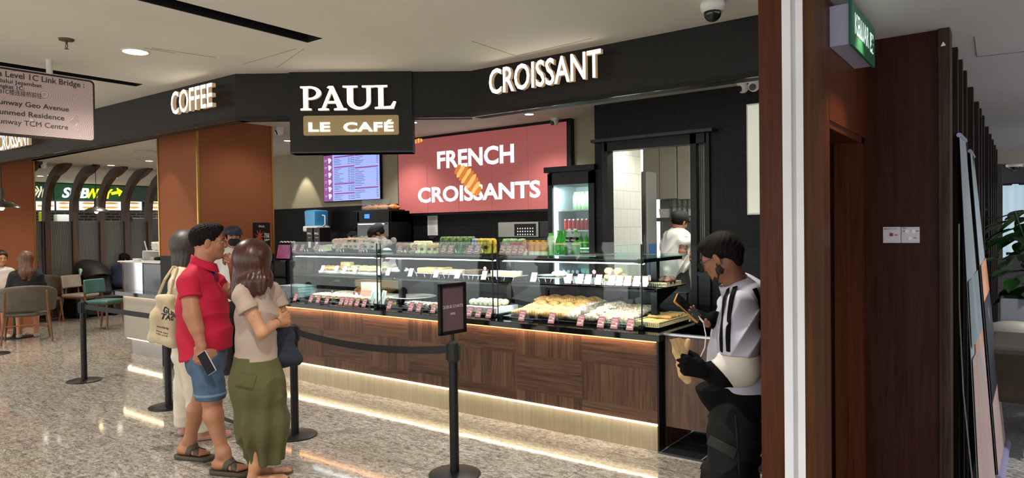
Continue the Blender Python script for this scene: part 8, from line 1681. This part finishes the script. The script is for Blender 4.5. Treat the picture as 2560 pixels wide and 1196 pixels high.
# barista bending over behind the cases
def barista():
    p=onY(945,600,6.05); g=Fig(945,600,float(np.dot(p-CAM,FW)),'p','person in a dark flat cap and white shirt bending over behind the pastry cases'); g.p0=np.array([p[0],p[1],0.]); g.r.location=tuple(g.p0); J=g.J; r=g.r
    hf=HF(J(943,588),nrm(-RH*.75-ZZ*.55-FH*.25),up=nrm(ZZ*.8-RH*.5),k=1.0); M_s=skinm('brown skin','#7c4a2e','#6c3e26'); f2=nrm(-RH*.9-FH*.3); rb=nrm(np.cross(f2,ZZ))
    T=J(962,635,.05); hip=J(975,760,.05); hip[2]=.92; sk=SD(); head(sk,hf,neck=T+[0,0,.02])
    for s_ in(-1,1):
        sh=T+rb*s_*.17+[0,0,-.06]; e=sh+f2*.1+[0,0,-.25]; w=e+f2*.2+[0,0,-.02]; sk.rc(sh,e,.045,.037,.02).rc(e,w,.035,.025,.02); hand(sk,w,f2-ZZ*.1,-ZZ,s_,(.6,.6,.6,.6),.95)
    fiveSD(r,sk,[(hf.c+[-.16,-.16,-.18],hf.c+[.16,.16,.15],.0055),(np.array([-.5,-.5,.7]),np.array([.5,.5,hf.c[2]-.18]),.01)],M_s); face_parts(r,hf)
    cp=SD(); cp.el(hf(0,-.02,.065),(.1,.12,.075),hf.R).cut(hf(0,0,.03),-hf.u).fl(hf(-.05,.09,.045),hf(.05,.09,.045),.03,.03,.2,hf.u,.01); sdmesh('flat_cap',cp,.006,mat('charcoal cap','#17191d',.8,c2='#23262b',ns=9),r)
    sdmesh('hair',SD().el(hf(0,-.02,.02),(.082,.1,.07),hf.R).sub(hf(0,.11,0),(.1,.09,.1),.01,hf.R).cut(hf(0,0,-.06),-hf.u),.007,M_hairb,r)
    ps=SD(); ps.fl(T+[0,0,-.03],hip+[0,0,.05],.12,.13,1.35,rb,.04)
    for s_ in(-1,1): ps.rc(T+rb*s_*.13+[0,0,-.05],T+rb*s_*.18+f2*.03+[0,0,-.18],.06,.062,.04)
    ps.disp(folds(.006,22,1)); sdmesh('white_shirt',ps,.01,mat('white shirt'),r)
    sdmesh('black_apron',SD().fl(hip+[0,0,.04],hip+[0,0,-.3],.14,.15,1.2,rb,.03).rc(hip-rb*.09+[0,0,-.3],hip*[1,1,0]-rb*.1+[0,0,.05],.085,.06,.03).rc(hip+rb*.09+[0,0,-.3],hip*[1,1,0]+rb*.1+[0,0,.05],.085,.06,.03),.013,M_mblk,r)
barista()
def kitchen_worker():
    p=onY(1690,600,7.75); g=Fig(1690,600,float(np.dot(p-CAM,FW)),'p','person in black cap, white shirt and black apron working in the lit kitchen'); g.p0=np.array([p[0],p[1],0.]); g.r.location=tuple(g.p0); J=g.J; r=g.r
    hf=HF(J(1699,556),nrm(RH*.75+FH*.55-ZZ*.25),up=nrm(ZZ+RH*.2),k=1.02); M_s=MT['tan skin']; f2=nrm(RH*.8+FH*.5); rb=nrm(np.cross(f2,ZZ)); T=J(1692,592); hip=J(1684,700)
    sk=SD(); head(sk,hf,neck=T+[0,0,.03]); s1=J(1712,600,-.17); e1=J(1706,630,-.2); w1=J(1722,640,-.02); sk.rc(s1,e1,.052,.043,.02).rc(e1,w1,.042,.028,.02); hand(sk,w1,f2-ZZ*.3,-ZZ,1,(.6,.6,.6,.6),1.)
    s2=T+rb*-.2+[0,0,-.05]; e2=s2+f2*.12+[0,0,-.22]; w2=e2+f2*.22; sk.rc(s2,e2,.05,.04,.02).rc(e2,w2,.04,.028,.02); hand(sk,w2,f2-ZZ*.2,-ZZ,-1,(.6,.6,.6,.6),1.)
    fiveSD(r,sk,[(hf.c+[-.15,-.15,-.2],hf.c+[.15,.15,.15],.006),(np.array([-.5,-.5,.85]),np.array([.6,.6,hf.c[2]-.2]),.008)],M_s); face_parts(r,hf)
    b=SD(); b.rc(s1+nrm(e1-s1)*.06,e1,.052,.0445,.02).rc(e1,e1+nrm(w1-e1)*.08,.044,.04,.01); sdmesh('tattoo_sleeve',b,.006,mat('tattooed skin','#4c3d35',.6,c2='#8b6a55',ns=55,nd=2,amt=.5),r)
    cp=SD(); cp.el(hf(0,-.015,.06),(.1,.122,.08),hf.R).cut(hf(0,0,.015),-hf.u).fl(hf(-.05,.09,.035),hf(.05,.09,.035),.035,.035,.25,hf.u,.02); sdmesh('flat_cap',cp,.006,mat('charcoal cap'),r)
    sdmesh('hair',SD().el(hf(0,-.02,.01),(.083,.1,.07),hf.R).sub(hf(0,.11,0),(.1,.09,.1),.01,hf.R).cut(hf(0,0,-.05),-hf.u),.007,M_hairb,r)
    m=MB(); m.tube([hf(-.082,-.01,.02),hf(-.085,-.02,-.02),hf(-.07,.04,-.05)],.003,6); m.build('mask_loop',M_mblk,r)
    ps=SD(); ps.fl(T+[0,0,-.01],J(1684,660),.125,.15,1.4,rb,.05).fl(J(1684,660),J(1676,698,-.02),.15,.12,1.15,rb,.05).rc(T+[0,0,.04],T,.06,.1,.04).rc(T+rb*.12-[0,0,.02],s1+nrm(e1-s1)*.03,.075,.07,.05).rc(T-rb*.12-[0,0,.02],s2+[0,0,-.07],.07,.07,.05).rc(J(1668,680,-.1),J(1664,705,-.12),.05,.02,.04)
    ps.disp(folds(.008,18,2)); sdmesh('white_shirt',ps,.009,mat('white shirt'),r)
    q=SD(); q.fl(J(1698,650,-.03),J(1690,745,-.02),.1,.17,1.1,rb,.06).fl(J(1690,745,-.02),J(1692,760,-.02)*[1,1,0]+[0,0,.45],.17,.16,1.1,rb,.05).rc(J(1690,745,-.1)*[1,1,0]+[0,0,.45],J(1690,745,-.1)*[1,1,0]+[0,0,.08],.09,.06,.03).rc(J(1690,745,.1)*[1,1,0]+[0,0,.45],J(1690,745,.1)*[1,1,0]+[0,0,.08],.09,.06,.03).disp(folds(.006,15,1)); sdmesh('black_apron',q,.01,M_mblk,r)
    m=MB(); m.prism([(-.02,0),(.02,0),(.03,-.1),(-.03,-.1)],J(1672,712,-.16),RH,ZZ,-FH,.004); m.build('apron_tie',MT['white shirt'],r)
kitchen_worker()
# ---------- diners ----------
def seated(loc,f,label,hair,hairlong,shirt,skin,lean=0.,bend=0.,arms=True,z=.46,hz=.009,hf_f=None,hoff=0.,pants=None):
    g=Fig(100,600,10,'p',label); g.p0=np.array([loc[0],loc[1],0.]); g.r.location=tuple(g.p0); r=g.r; f=nrm([f[0],f[1],0]); rb=np.cross(f,ZZ); M_s=MT[skin]
    hip=np.array([0,0,z+.12]); T=hip+f*(lean)+[0,0,.45-bend*.3]; hc=T+f*(.03+lean*.3+bend*.25)+[0,0,.2-bend*.12]+rb*hoff; hf=HF(hc,nrm((f if hf_f is None else hf_f)+ZZ*(-.1-bend)),k=.98)
    sk=SD(); head(sk,hf,neck=T+[0,0,.0],nr=.05)
    for s_ in(-1,1):
        sh=T+rb*s_*.17+[0,0,-.04]; e=sh+f*.08+rb*s_*.06+[0,0,-.26]; w=e+f*.24+[0,0,.04]-rb*s_*.05; sk.rc(sh,e,.042,.036,.02).rc(e,w,.034,.024,.02); hand(sk,w,f-rb*s_*.3,-ZZ,s_,(.4,.4,.4,.4),.93)
        kn=hip+rb*s_*.11+f*.42+[0,0,-.06]; an=kn+[0,0,-kn[2]+.08]+f*.02; sk.rc(hip+rb*s_*.09,kn,.075,.055,.02).rc(kn,an,.052,.034,.02).rc(an,an+f*.14+[0,0,-.04],.033,.025,.02)
    b=.9; fiveSD(r,sk,[(hf.c+[-.15,-.15,-.2],hf.c+[.15,.15,.15],.007),(np.array([-.8,-.8,0]),np.array([.8,.8,hf.c[2]-.2]),.012)],M_s); face_parts(r,hf)
    hr=SD(); hr.el(hf(0,-.015,.042),np.array([.095,.112,.098]),hf.R); 
    if hairlong: hr.fl(hf(0,-.05,.0),hf(0,-.1,-.2),.095,.085,.75,hf.f,.05).rc(hf(.05,-.09,-.2),hf(.04,-.11,-.33),.05,.02,.04).rc(hf(-.04,-.1,-.2),hf(-.03,-.12,-.3),.045,.02,.04)
    hr.sub(hf(0,.13,-.03),(.085,.09,.12),.02,hf.R).disp(strands(hf,.002,26)); sdmesh('hair',hr,.008,hair,r)
    ps=SD(); ps.fl(T+[0,0,-.04],hip,.115,.135,1.4,rb,.05)
    for s_ in(-1,1): sh=T+rb*s_*.15+[0,0,-.03]; e=T+rb*s_*.23+f*.08+[0,0,-.3]; ps.rc(sh,e,.066,.055,.05).rc(e,e+f*.16+[0,0,.03]-rb*s_*.04,.052,.042,.03)
    ps.disp(folds(.006,20,1)); sdmesh('top',ps,.011,shirt,r)
    q=SD(); q.fl(hip+[0,0,-.01],hip+f*.05,.13,.12,1.25,rb,.04)
    for s_ in(-1,1): q.rc(hip+rb*s_*.09,hip+rb*s_*.11+f*.42+[0,0,-.06],.09,.07,.03)
    sdmesh('shorts',q,.013,pants or mat('dark shorts','#1b1c20',.9),r)
    for s_ in(-1,1):
        kn=hip+rb*s_*.11+f*.46; s2=SD().fl(kn*[1,1,0]-f*.03+[0,0,.035],kn*[1,1,0]+f*.15+[0,0,.028],.042,.036,1,rb,.02).cut([0,0,.002],-ZZ); sdmesh('shoe',s2,.01,mat('beige trainer','#b5a896',.7),r)
    return g
seated((ac[0]-f[0]*.05,ac[1]-f[1]*.05),np.array([f[0],f[1],0]),'person with long brown hair and black top, back turned, in the taupe armchair',mat('brown hair','#3c2418',.5,c2='#6b4630',ns=28,nd=3,stretch=(4,4,.4)),True,mat('black jersey','#15161b',.85),'fair skin')
q_=(-13.24,3.86); seated(q_,np.array([.99,.05,0]),'person with dark hair and white top at the left edge, facing across the café table',mat('dark brown hair','#1c100c',.5),True,mat('white jersey','#cfc8c4',.85),'fair skin')
pn=dep(283,700,13.9); seated((float(pn[0])+.1,float(pn[1])+.12),nrm(-RH*.3+FH*.9),'person in a navy sweatshirt hunched over a table behind the counter end',M_hairb,False,mat('navy jersey','#1c2440',.85),'tan skin',lean=.1,bend=.45,hf_f=nrm(RH*.5+FH*.8),z=.48)
r=root('bench_stool',(float(pn[0])+.1,float(pn[1])+.12,0),'round dark stool under the person in navy','stool'); MB().lathe([(.17,.42),(.18,.44),(.17,.465),(.001,.465)]).build('seat',M_mblk,r); MB().lathe([(.15,0),(.15,.01),(.025,.03),(.025,.42)]).build('pedestal',M_blk,r)
